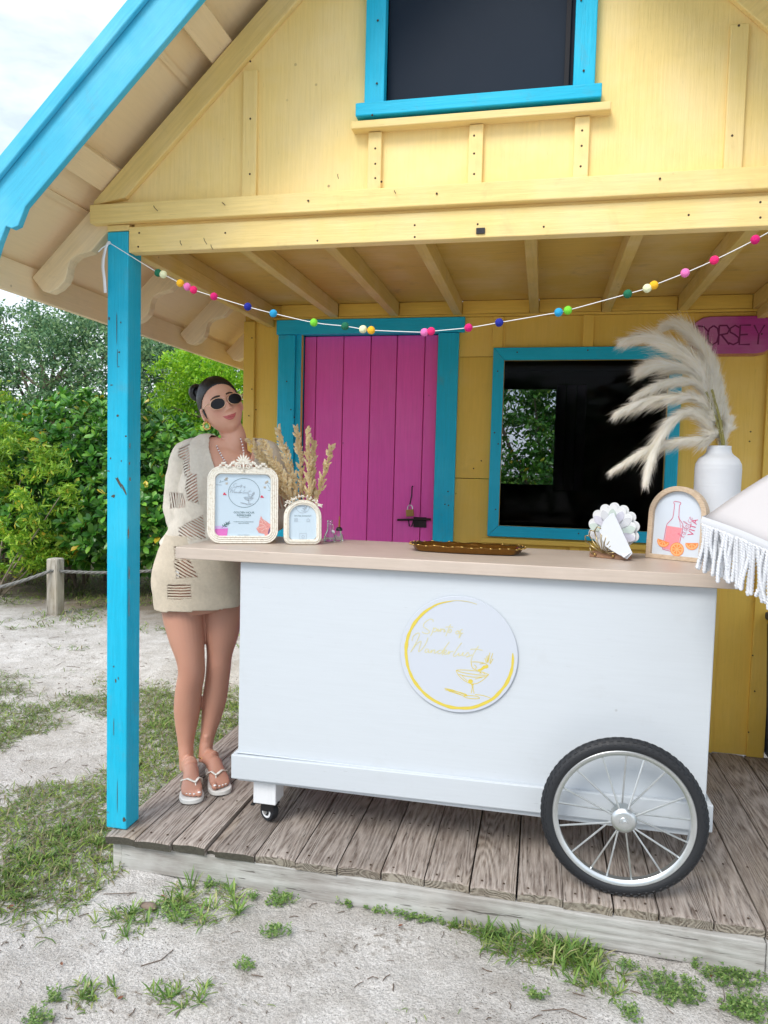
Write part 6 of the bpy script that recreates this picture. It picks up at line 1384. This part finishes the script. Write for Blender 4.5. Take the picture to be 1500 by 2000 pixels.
def leaf_cloud(name, cen, size, mat, parent, aspect=.42, kind='stuff'):
    """cen (n,3) leaf centres -> one mesh of two-triangle folded leaves"""
    n = len(cen); Rm = rand_rot(n); s = size * nr.uniform(.6, 1.25, n)
    base = np.array([(-.5, 0, 0), (0, -aspect * .5, .10), (.5, 0, 0), (0, aspect * .5, .10)])
    P = np.einsum('nij,kj->nki', Rm, base) * s[:, None, None] + cen[:, None, :]
    F = np.arange(n * 4).reshape(n, 4); F = np.concatenate([F[:, [0, 1, 2]], F[:, [0, 2, 3]]])
    o = npmesh(name, P.reshape(-1, 3), F, mat, parent); o['kind'] = kind; return o
def clump_points(blobs, ncl, nleaf, cr, shell=.75):
    """blobs [(x,y,z,rx,ry,rz)] : leaf clumps spread through the outer volume"""
    vol = np.array([b[3] * b[4] + b[4] * b[5] + b[3] * b[5] for b in blobs]); idx = nr.choice(len(blobs), ncl, p=vol / vol.sum()); B = np.array(blobs)[idx]
    d = nr.normal(size=(ncl, 3)); d /= np.linalg.norm(d, axis=1)[:, None]; r_ = shell + (1 - shell) * nr.random(ncl) ** .6 + nr.normal(0, .05, ncl)
    cc_ = B[:, :3] + d * B[:, 3:] * r_[:, None]
    k = nr.integers(0, ncl, nleaf); sc_ = cr * nr.uniform(.5, 1.3, ncl)
    off = nr.normal(size=(nleaf, 3)) * sc_[k][:, None] * np.array([1, 1, .6]); return cc_[k] + off, cc_
def tree(label, base, blobs, ncl, nleaf, cr, lsize, mat, trunk_r=.16, group=None, aspect=.42, name='tree', cat='tree', limbs=10, shell=.7):
    root = thing(name, base, label, cat, group); base = Vector(base); rr_ = random.Random(len(label))
    mean = Vector(np.mean(np.array(blobs)[:, :3], axis=0)); zt = mean.z
    MB().tube([base, base.lerp(mean, .35) + Vector((rr_.uniform(-.2, .2), 0, 0)), mean], [trunk_r, trunk_r * .75, trunk_r * .4], 9).build('trunk', M['bark'], root, smooth=True)
    lm = MB(); cpts, cc_ = clump_points(blobs, ncl, nleaf, cr, shell)
    for k in range(limbs):
        e_ = Vector(cc_[rr_.randrange(ncl)]); s_ = base.lerp(mean, rr_.uniform(.3, .95)); lm.tube([s_, s_.lerp(e_, .5) + Vector((0, 0, -.06 * (e_ - s_).length)), e_], [trunk_r * .32, trunk_r * .2, trunk_r * .05], 6)
    if limbs: lm.build('limb', M['bark'], root, smooth=True)['kind'] = 'stuff'
    leaf_cloud('crown', cpts, lsize, mat, root, aspect); return root
# big blue-green trees behind the hedge
def B(px, py, y, rx, ry, rz): p = on(px, py, 1, y); return (p.x, p.y, p.z, rx, ry, rz)
g1 = on(150, 1050, 1, 15)
tree('big grey-green broadleaf tree behind the hedge left of the porch post', (g1.x, 15, GZ), [B(60, 760, 15, 1.7, 1.4, 1.1), B(190, 690, 15, 1.4, 1.3, .9), B(30, 640, 15.5, .9, 1.0, .5), B(130, 630, 15.5, .9, 1.0, .6), B(265, 740, 15, 1.3, 1.2, 1.0), B(-90, 700, 15, 1.7, 1.5, 1.2), B(150, 840, 14.6, 2.4, 1.2, .9), B(-40, 860, 14.6, 1.6, 1.2, .9)], 900, 42000, .17, .115, M['leaf_dark'], .22, 'tall trees beyond the hedge', limbs=26, shell=.62)
g1 = on(330, 1050, 1, 16.5)
tree('dark green tree seen between the turquoise post and the lime tree', (g1.x, 16.5, GZ), [B(340, 760, 16.5, 1.5, 1.2, 1.4), B(320, 860, 16.5, 1.6, 1.2, 1.0), B(415, 710, 16.5, .9, 1, .8)], 420, 17000, .2, .13, M['leaf_dark'], .2, 'tall trees beyond the hedge', limbs=12, shell=.55)
g1 = on(430, 1050, 1, 10.5)
tree('bright lime green tree right behind the woman', (g1.x + .6, 10.5, GZ), [B(375, 735, 10.5, .55, .6, .45), B(430, 705, 10.6, .7, .7, .38), B(345, 770, 10.5, .40, .6, .55), B(440, 800, 10.5, .9, .7, .7), B(520, 760, 10.8, .9, .8, .9), B(450, 880, 10.5, 1., .8, .8), B(600, 850, 10.8, 1., .8, 1.0)], 520, 30000, .10, .075, M['leaf_lime'], .12, limbs=16, shell=.6)
tree('leafy green tree behind the cottage seen through both windows', (.15, 9.6, GZ), [(-.1, 9.6, 1.9, 1.4, .9, 1.0), (.6, 9.3, 1.0, 1.3, .8, .8), (-.9, 9.4, .9, 1.2, .8, .8), (.0, 9.2, .1, 1.6, .6, .5), (-.2, 10.0, 2.6, 1.6, .9, .8), (.9, 9.8, 2.2, 1.2, .8, .9)], 500, 34000, .12, .085, M['leaf_hedge'], .12, limbs=6)
tree('dense green shrub past the right corner of the cottage', (3.2, 7.2, GZ), [(2.6, 7.0, .7, 1.2, .8, .8), (3.6, 7.4, 1.4, 1.2, 1.0, 1.3), (2.3, 7.6, .5, .9, .6, .6)], 200, 9000, .12, .10, M['leaf_hedge'], .08, name='shrub', cat='shrub', limbs=6)
# unseen trees added behind the photographer to darken the reflections in the panes
for k, (x, y, s_) in enumerate(((-7, -17, 1.2), (-1.5, -19, 1.4), (4, -17, 1.2), (9.5, -18, 1.3), (-13, -16, 1.1))):
    tree(['round dark tree opposite the cottage, second from the left of the row behind the camera', 'tallest dark tree opposite the cottage, in the middle behind the camera', 'dark tree opposite the cottage, right of the tallest one behind the camera', 'dark tree at the right end of the row behind the camera', 'smallest dark tree at the left end of the row behind the camera'][k], (x, y, GZ), [(x, y, 1.9 * s_, 2.6, 1.6, 1.7), (x + 1.5, y, 1.0 * s_, 2.0, 1.4, 1.2), (x - 1.5, y, 2.0, 1.7, 1.3, 1.3)], 200, 5000, .5, .40, M['leaf_dark'], .25, 'trees opposite the cottage', limbs=3)
# ---- hedge of large glossy leaves
hb0 = on(200, 1180, 1, 7.4)
hedge = thing('hedge', (hb0.x, 7.4, GZ), 'dense hedge with large glossy paddle shaped leaves behind the rope', 'hedge')
LV = []; 
for i in range(5):
    u = i / 4; wd_ = [.05, .20, .33, .30, 0][i]; LV += [(u, -wd_ * .62, .10 * abs(wd_) + .10 * math.sin(u * 2.2)), (u, 0, .10 * math.sin(u * 2.2) - .03), (u, wd_ * .62, .10 * abs(wd_) + .10 * math.sin(u * 2.2))]
LV = np.array(LV); LF = np.array([(3 * i + j, 3 * i + j + 1, 3 * i + j + 4, 3 * i + j + 3) for i in range(4) for j in range(2)])
HB = [B(60, 925, 8.0, 1.1, .8, .80), B(170, 900, 7.7, .95, .8, .80), B(275, 930, 7.6, .75, .7, .85), B(360, 950, 7.6, .7, .6, .66), B(440, 965, 7.7, .8, .6, .70), B(110, 1010, 7.3, 1.2, .75, .62), B(260, 1020, 7.2, .95, .7, .55), B(-60, 960, 8.0, 1.2, .9, .85), B(400, 1030, 7.2, .9, .6, .5), B(230, 850, 7.8, .5, .5, .42), B(140, 850, 7.9, .5, .5, .40), B(520, 980, 7.8, .8, .6, .8)]
ns = 3300
vol = np.array([b[3] * b[5] for b in HB]); idx = nr.choice(len(HB), ns, p=vol / vol.sum()); Bb = np.array(HB)[idx]
d = nr.normal(size=(ns, 3)); d[:, 1] -= .5; d /= np.linalg.norm(d, axis=1)[:, None]; rr_ = .70 + .34 * nr.random(ns) ** .5
RC = Bb[:, :3] + d * Bb[:, 3:] * rr_[:, None]; RN = d / Bb[:, 3:]; RN /= np.linalg.norm(RN, axis=1)[:, None]; RN += np.array([0, -.25, .75]) + nr.normal(0, .28, (ns, 3)); RN /= np.linalg.norm(RN, axis=1)[:, None]
keep = RC[:, 2] > GZ + .30; RC, RN = RC[keep], RN[keep]; ns = len(RC)
PV = []; single = []
order = np.argsort(RC[:, 1])
for q, i in enumerate(order):
    n_ = Vector(RN[i]); u_ = n_.orthogonal().normalized(); v_ = n_.cross(u_); nl_ = nr.integers(6, 10); c_ = Vector(RC[i])
    for k in range(nl_):
        a = 2.4 * k + nr.uniform(-.3, .3); el = nr.uniform(.15, .95) * (1 - k / nl_ * .6) + (.5 if k > nl_ - 3 else 0); L_ = nr.uniform(.075, .135)
        ax = (u_ * math.cos(a) + v_ * math.sin(a)) * math.cos(el) + n_ * math.sin(el); sd_ = n_.cross(ax).normalized(); up_ = ax.cross(sd_)
        Rm = np.array([tuple(ax), tuple(sd_), tuple(up_)]).T
        if q < 900 and len(single) < 280 and nr.random() < .08 and 0 < 1: single.append((Rm, c_.copy(), L_)); continue
        PV.append(LV @ Rm.T * L_ + np.array(c_))
PV = np.array(PV); n = len(PV); F = (LF[None] + (np.arange(n) * len(LV))[:, None, None]).reshape(-1, 4)
npmesh('foliage', PV.reshape(-1, 3), F, M['leaf_hedge'], hedge, smooth=True)['kind'] = 'stuff'
lm0 = npmesh('leaf', LV, LF, M['leaf_hedge'], None, smooth=True); lme = lm0.data; bpy.data.objects.remove(lm0)
for Rm, c_, L_ in single:
    o = bpy.data.objects.new('leaf', lme); C.objects.link(o); o.parent = hedge
    Mx = Matrix(Rm.tolist()).to_4x4(); o.matrix_basis = Matrix.Translation(c_ - hedge.location) @ Mx @ Matrix.Scale(L_, 4)
br = MB(); r4 = random.Random(2)
for k in range(60):
    x = hb0.x + r4.uniform(-3.2, 2.6); y = r4.uniform(7.3, 8.4); p0 = Vector((x, y, GZ)); p2 = p0 + Vector((r4.uniform(-.5, .5), r4.uniform(-.4, .1), r4.uniform(.6, 1.5))); br.tube([p0, p0.lerp(p2, .5) + Vector((r4.uniform(-.1, .1), 0, 0)), p2], [.022, .016, .008], 6)
br.build('branch', M['bark'], hedge, smooth=True)['kind'] = 'stuff'
# low leaf litter and dark undergrowth at the hedge foot
# ---- bright shrub at the left edge
sb = on(20, 1150, 1, 6.6)
shr = thing('shrub', (sb.x - .2, 6.6, GZ), 'yellow-green shrub with narrow leaves at the left edge', 'shrub')
SB = [B(30, 900, 6.6, .42, .4, .28), B(90, 960, 6.4, .32, .3, .30), B(-30, 980, 6.7, .5, .4, .42), B(60, 1030, 6.5, .30, .3, .28), B(0, 860, 6.8, .3, .3, .2), B(110, 1010, 6.4, .2, .25, .22), B(20, 1090, 6.7, .35, .3, .22), B(85, 1080, 6.6, .22, .2, .18)]
cp_s, ccs = clump_points(SB, 170, 8200, .055, .62); leaf_cloud('foliage', cp_s, .075, M['leaf_shrub'], shr, .30)
lm = MB()
for k in range(9):
    e_ = Vector(ccs[k * 9]); s_ = Vector((sb.x - .25 + .02 * k, 6.6, GZ)); lm.tube([s_, s_.lerp(e_, .55) + Vector((-.08, 0, -.1)), e_], [.014, .009, .003], 6)
lm.build('branch', plain('pale_bark', (.24, .20, .15), .9, 0, .3, 40, .4), shr, smooth=True)['kind'] = 'stuff'
s2 = on(0, 770, 1, 9)
tree('orange-tipped yellow bush top at the left edge above the shrub', (s2.x, 9, GZ), [B(-10, 765, 9, .38, .3, .2), B(-20, 850, 9.1, .5, .4, .5)], 50, 2300, .07, .085, M['leaf_shrub'], .04, name='shrub', cat='shrub', limbs=4, aspect=.3)
# ---- weathered fence pickets under the hedge, far left
fe = on(35, 1115, 2, GZ); fn = thing('picket_fence', (fe.x, 8.6, GZ), 'dark weathered fence pickets half hidden under the hedge at far left', 'fence')
for k, px in enumerate((-60, -15, 15, 40, 78, 120, 165)):
    p = on(px, 1100, 1, 8.6); bx('picket', M['post_wood'], fn, p.x - .045, p.x + .045, 8.58, 8.62, GZ, GZ + .42 + .02 * (k % 3), .004)
p0, p1 = on(-80, 1080, 1, 8.6), on(180, 1080, 1, 8.6); bx('rail', M['post_wood'], fn, p0.x, p1.x, 8.625, 8.66, GZ + .24, GZ + .31, .003)
# ---- rope barrier
M['rope'] = plain('grey_rope', (.20, .20, .19), .9, 0, .35, 160, .5)
RP = [(-5.55, 4.55, 'short round wooden rope post out at the left'), (-4.456, 6.0, 'short square weathered post with rope in front of the hedge'), (-3.35, 7.0, 'short weathered rope post behind the woman'), (-2.1, 7.9, 'far rope post hidden behind the cottage side')]
for x, y, lb in RP:
    o = MB().box(x - .058, x + .058, y - .045, y + .07, GZ - .03, GZ + .53).build('rope_post', M['post_wood'], None, bevel=.014); tag(o, lb, 'post', 'posts of the rope barrier')
rm = MB(); rz = GZ + .42
for (a, b, sg_) in ((0, 1, .16), (1, 2, .05), (2, 3, .08)):
    A, B_ = Vector((RP[a][0], RP[a][1] - .05, rz)), Vector((RP[b][0], RP[b][1] - .05, rz)); n_ = 90
    for st in (0, 2.1, 4.2):
        pts = []
        for i in range(n_ + 1):
            u = i / n_; p = A.lerp(B_, u) + Vector((0, 0, -sg_ * 4 * u * (1 - u))); tw = u * 60 + st; d_ = (B_ - A).normalized(); s_ = d_.cross(Vector((0, 0, 1))); pts.append(p + s_ * .008 * math.cos(tw) + Vector((0, 0, .008)) * math.sin(tw))
        rm.tube(pts, .009, 6)
o = rm.build('barrier_rope', M['rope'], None, smooth='all'); tag(o, 'grey twisted rope slung between the short wooden posts', 'rope')

# ================================================================ grass and weeds
def blades(cen, L, w_, mat, name, parent=None, lie=.5, kind='stuff'):
    n = len(cen); a = nr.uniform(0, 2 * math.pi, n); el = np.clip(nr.normal(lie, .3, n), .05, 1.45); l_ = L * nr.uniform(.5, 1.3, n); ww = w_ * nr.uniform(.6, 1.2, n)
    dx, dy = np.cos(a), np.sin(a); P = np.zeros((n, 5, 3)); sx, sy = -dy, dx
    def pt(u, drop): return np.stack([cen[:, 0] + dx * l_ * u * np.cos(el), cen[:, 1] + dy * l_ * u * np.cos(el), cen[:, 2] + l_ * u * np.sin(el) - l_ * drop], 1)
    S = np.stack([sx, sy, np.zeros(n)], 1) * ww[:, None]
    p0, p1, p2 = pt(0, 0), pt(.55, .02), pt(1, .28 * np.cos(el).mean())
    P[:, 0] = p0 - S * .6; P[:, 1] = p0 + S * .6; P[:, 2] = p1 + S; P[:, 3] = p1 - S; P[:, 4] = p2
    i = np.arange(n) * 5; F = np.concatenate([np.stack([i, i + 1, i + 2], 1), np.stack([i, i + 2, i + 3], 1), np.stack([i + 3, i + 2, i + 4], 1)])
    o = npmesh(name, P.reshape(-1, 3), F, mat, parent); 
    if kind: o['kind'] = kind
    return o
M['grass'] = leafmat('sparse_turf_blade', [(0, (.30, .25, .15)), (.28, (.20, .19, .09)), (.45, (.10, .19, .03)), (.75, (.17, .28, .04)), (1, (.32, .42, .07))], .55, .25)
M['weed'] = leafmat('weed_blade', [(0, (.09, .19, .045)), (.4, (.17, .31, .065)), (.8, (.33, .44, .12)), (1, (.48, .44, .24))], .45, .3)
M['creeper'] = leafmat('creeping_weed_leaf', [(0, (.09, .19, .05)), (.6, (.19, .33, .08)), (1, (.34, .44, .15))], .45, .25)
def scatter(n, x0, x1, y0, y1, dens):
    X = nr.uniform(x0, x1, n * 3); Y = nr.uniform(y0, y1, n * 3); ok = []
    for x, y in zip(X, Y):
        if nr.random() < dens(x, y): ok.append((x, y, gh(x, y) + .002))
        if len(ok) >= n: break
    return np.array(ok)
def off_deck(x, y): return not (x > -1.475 and y > 2.285)
def dA(x, y):
    if not off_deck(x, y): return 0
    n_ = mnoise.noise(Vector((x * 1.5, y * 1.5, 3))) + .5 * mnoise.noise(Vector((x * 4.5, y * 4.5, 7))) + .25 * mnoise.noise(Vector((x * 11, y * 11, 7)))
    e_ = 1 - min(1, max(0, (2.22 - y) / .35)) ; f_ = 1 - min(1, max(0, (y - 3.75) / .7))
    c_ = (n_ + .16 + .34 * math.exp(-((x + 1.75) / .45) ** 2) + .1) * e_ * f_
    return max(0, min(1, c_ * 2.6))
tg = [scatter(36000, -4.4, -1.42, 1.75, 4.5, dA)]
tag(blades(tg[0], .055, .0024, M['grass'], 'turf_grass', lie=.35))
def dB(x, y):
    n_ = mnoise.noise(Vector((x * 1.3, y * 1.8, 13))) + .5 * mnoise.noise(Vector((x * 5, y * 5, 7)))
    return max(0, min(1, (n_ + .1 + (y + .18 * x - 5.0) * .55) * 1.2)) if y + .18 * x < 7.5 else .6
tag(blades(scatter(24000, -9, -1.5, 4.4, 9.5, dB), .075, .0045, M['grass'], 'far_grass', lie=.5))
def dC(x, y):
    if not off_deck(x, y): return 0
    n_ = mnoise.noise(Vector((x * 2.2, y * 2.2, 23))) + .6 * mnoise.noise(Vector((x * 8, y * 8, 7)))
    return max(0, min(1, (n_ - .28) * 1.5)) * (1 if x < -.3 else .45)
tag(blades(scatter(3600, -2.6, 1.6, 1.0, 2.26, dC), .028, .0014, M['grass'], 'sparse_sprouts', lie=.4))
# litter : twigs and dead bits
tw_ = MB(); r5 = random.Random(12)
for k in range(1700):
    x = r5.uniform(-4.5, 1.3); y = r5.uniform(1.0, 5.2)
    if not off_deck(x, y): continue
    L_ = r5.uniform(.008, .035) if r5.random() < .93 else r5.uniform(.05, .12); a = r5.uniform(0, 6.28); z = gh(x, y) + .002; p = Vector((x, y, z)); q = p + Vector((math.cos(a), math.sin(a), 0)) * L_; q.z = gh(q.x, q.y) + .003
    tw_.tube([p, (p + q) / 2 + Vector((0, 0, .002)) + Vector((-math.sin(a), math.cos(a), 0)) * L_ * r5.uniform(-.2, .2), q], r5.uniform(.0008, .0018), 4)
tag(tw_.build('twig_litter', plain('dead_twig', (.12, .085, .06), .9, 0, .5, 60), None), kind='stuff')
M['dead_leaf'] = plain('dead_brown_leaf', (.22, .085, .045), .7, 0, .4, 80)
for px, py, s_, lb in ((318, 1750, .022, 'curled reddish brown dead leaf left of the big weed clump'), (20, 1772, .030, 'brown dead leaf on the sand at the far left'), (235, 1945, .02, 'small brown dead leaf low on the left sand'), (782, 1808, .018, 'red-brown dead leaf below the creeping weed strip'), (120, 1882, .02, 'pale brown dead leaf on the bare sand at left'), (1388, 1905, .02, 'reddish dead leaf beside the right hand weed patch')):
    p = on(px, py, 2, GZ); p.z = gh(p.x, p.y) + .006; a = px * .7
    vs = [(s_ * (u - .5), s_ * w_ * .5, s_ * .25 * (u - .5) ** 2 + abs(w_) * s_ * .18) for u, w_ in ((0, 0), (.25, .35), (.6, .42), (1, 0), (.6, -.42), (.25, -.35), (.5, 0))]
    o = MB().add(vs, [(0, 1, 6), (1, 2, 6), (2, 3, 6), (3, 4, 6), (4, 5, 6), (5, 0, 6)]).build('fallen_leaf', M['dead_leaf'], None, fix=False); o.location = p; o.rotation_euler = (.2, .1, a); o.modifiers.new('t', 'SOLIDIFY').thickness = .0008
    tag(o, lb, 'fallen leaf', 'fallen leaves on the sand')
p = on(290, 1773, 2, GZ); o = MB().ell((0, 0, 0), (.034, .016, .011), None, 14, 8); o.v = [tuple(Vector(q) * (1 + .25 * mnoise.noise(Vector(q) * 40))) for q in o.v]; o = o.build('stone', plain('brown_stone', (.20, .15, .12), .85, 0, .3, 60, .4), None, smooth='all'); o.location = p + Vector((0, 0, .006)); tag(o, 'flat brown stone on the sand between the two left weed clumps', 'stone')
# weeds in the foreground, each a plant of its own
def weed(px, py, rad, kind, n, label, seed):
    c_ = on(px, py, 2, GZ); global nr; old = nr; nr = np.random.default_rng(seed)
    root = thing('weed', (c_.x, c_.y, gh(c_.x, c_.y)), label, 'weed', 'weeds growing in the sand')
    r1 = nr.random(n) ** .6 * rad; a = nr.uniform(0, 6.28, n); X = c_.x + r1 * np.cos(a) * (1.5 if kind == 'strip' else 1); Y = c_.y + r1 * np.sin(a) * (.35 if kind == 'strip' else .7); ok = [k for k in range(n) if off_deck(X[k], Y[k] + .01)]
    Q = np.array([(X[k], Y[k], gh(X[k], Y[k]) + .001) for k in ok])
    if len(Q) == 0: Q = np.array([(c_.x, c_.y - .05, GZ)])
    if kind == 'blade':
        k = nr.integers(0, max(3, n // 9), len(Q)); cen = Q[k]; blades(cen + nr.normal(0, .004, cen.shape) * np.array([1, 1, 0]), min(.085 if seed < 300 else .05, rad * .55), .0030, M['weed'], 'leaf_blade', root, .75)
        blades(Q, min(.05, rad * .35), .0019, M['grass'], 'low_blade', root, .35)
    else:
        V = []; F = []; m_ = 0
        for q in Q:
            hgt = nr.uniform(.006, .028); top = q + np.array([nr.normal(0, .006), nr.normal(0, .006), hgt])
            for j in range(7):
                b = nr.uniform(0, 6.28); L_ = nr.uniform(.006, .012); e_ = nr.uniform(-.1, .7); d_ = np.array([math.cos(b) * math.cos(e_), math.sin(b) * math.cos(e_), math.sin(e_)]); s_ = np.array([-math.sin(b), math.cos(b), 0]) * L_ * .28; o_ = top - np.array([0, 0, j * hgt * .12])
                V += [o_, o_ + d_ * L_ * .5 + s_, o_ + d_ * L_, o_ + d_ * L_ * .5 - s_]; F.append((m_, m_ + 1, m_ + 2, m_ + 3)); m_ += 4
        npmesh('leaflets', np.array(V), np.array(F), M['creeper'], root)['kind'] = 'stuff'
    nr = old
WD = [(395, 1760, .15, 'blade', 150, 'large mixed weed clump below the left end of the deck'), (430, 1725, .06, 'creep', 110, 'bright leafy weed against the fascia under the caster'), (345, 1775, .09, 'creep', 120, 'creeping weed at the left side of the large clump'),
      (550, 1758, .055, 'creep', 90, 'compact bright creeping weed left of centre below the deck'), (540, 1825, .05, 'creep', 60, 'thin sprawling weed alone in the middle left sand'), (498, 1755, .022, 'creep', 20, 'tiny weed sprout left of the compact creeping weed'), (676, 1768, .02, 'creep', 22, 'small lime sprout alone below the deck centre'),
      (800, 1786, .10, 'strip', 210, 'long low strip of creeping weed along the fascia centre'), (905, 1805, .07, 'blade', 60, 'upright grass blades left of the big grass tuft'), (1040, 1835, .17, 'blade', 330, 'big grass tuft against the fascia left of the wheel'), (1120, 1860, .12, 'blade', 150, 'right part of the big grass tuft under the wheel'), (970, 1822, .06, 'creep', 90, 'dark leafy weed between the blades and the big tuft'),
      (1165, 1912, .11, 'blade', 100, 'spreading grass tuft below the wheel'), (1310, 1932, .09, 'creep', 230, 'oval creeping weed mat right of centre at the bottom'), (1325, 1868, .045, 'strip', 90, 'small creeping weed tucked under the fascia at right'), (1225, 1888, .03, 'creep', 30, 'small dark sprout right of the wheel tuft'),
      (1425, 1900, .10, 'creep', 260, 'leafy weed patch under the fascia at the right edge'), (1460, 1965, .07, 'creep', 200, 'lower lobe of leafy weeds at the bottom right'), (180, 1940, .08, 'blade', 50, 'yellowing grass sprigs low on the left sand'), (345, 1945, .09, 'blade', 60, 'sparse grass tuft at the bottom left of centre'), (245, 1800, .10, 'blade', 80, 'half dry grass tuft left of the flat stone'),
      (105, 1945, .025, 'creep', 26, 'tiny dark green weed at the bottom left'), (75, 1985, .04, 'creep', 50, 'small weed at the bottom left corner'), (480, 1892, .03, 'creep', 28, 'little weed in the open sand below the thin sprawling one'), (15, 1745, .09, 'blade', 80, 'grass tuft cut by the left edge'), (1045, 1945, .04, 'creep', 30, 'small dry weed in the bottom centre sand'), (1230, 1990, .04, 'creep', 40, 'weed at the bottom edge right of centre')]
for k, a in enumerate(WD): weed(*a[:4], int(a[4] * (1.15 if a[3] == 'blade' else .85)), a[5], 100 + k)
# deck-side grass tufts on the left
for k, (px, py, r_, n_, lb) in enumerate(((150, 1640, .16, 260, 'bright grass tuft beside the foot of the turquoise post'), (60, 1690, .14, 160, 'bright grass tuft at the far left below the turf'), (330, 1420, .12, 150, 'grass tuft beside the deck left of her feet'), (440, 1380, .12, 140, 'grass tuft behind her ankles at the deck side'), (250, 1500, .12, 120, 'low grass tuft left of the deck edge by the post'))):
    weed(px, py, r_, 'blade', n_, lb, 300 + k)
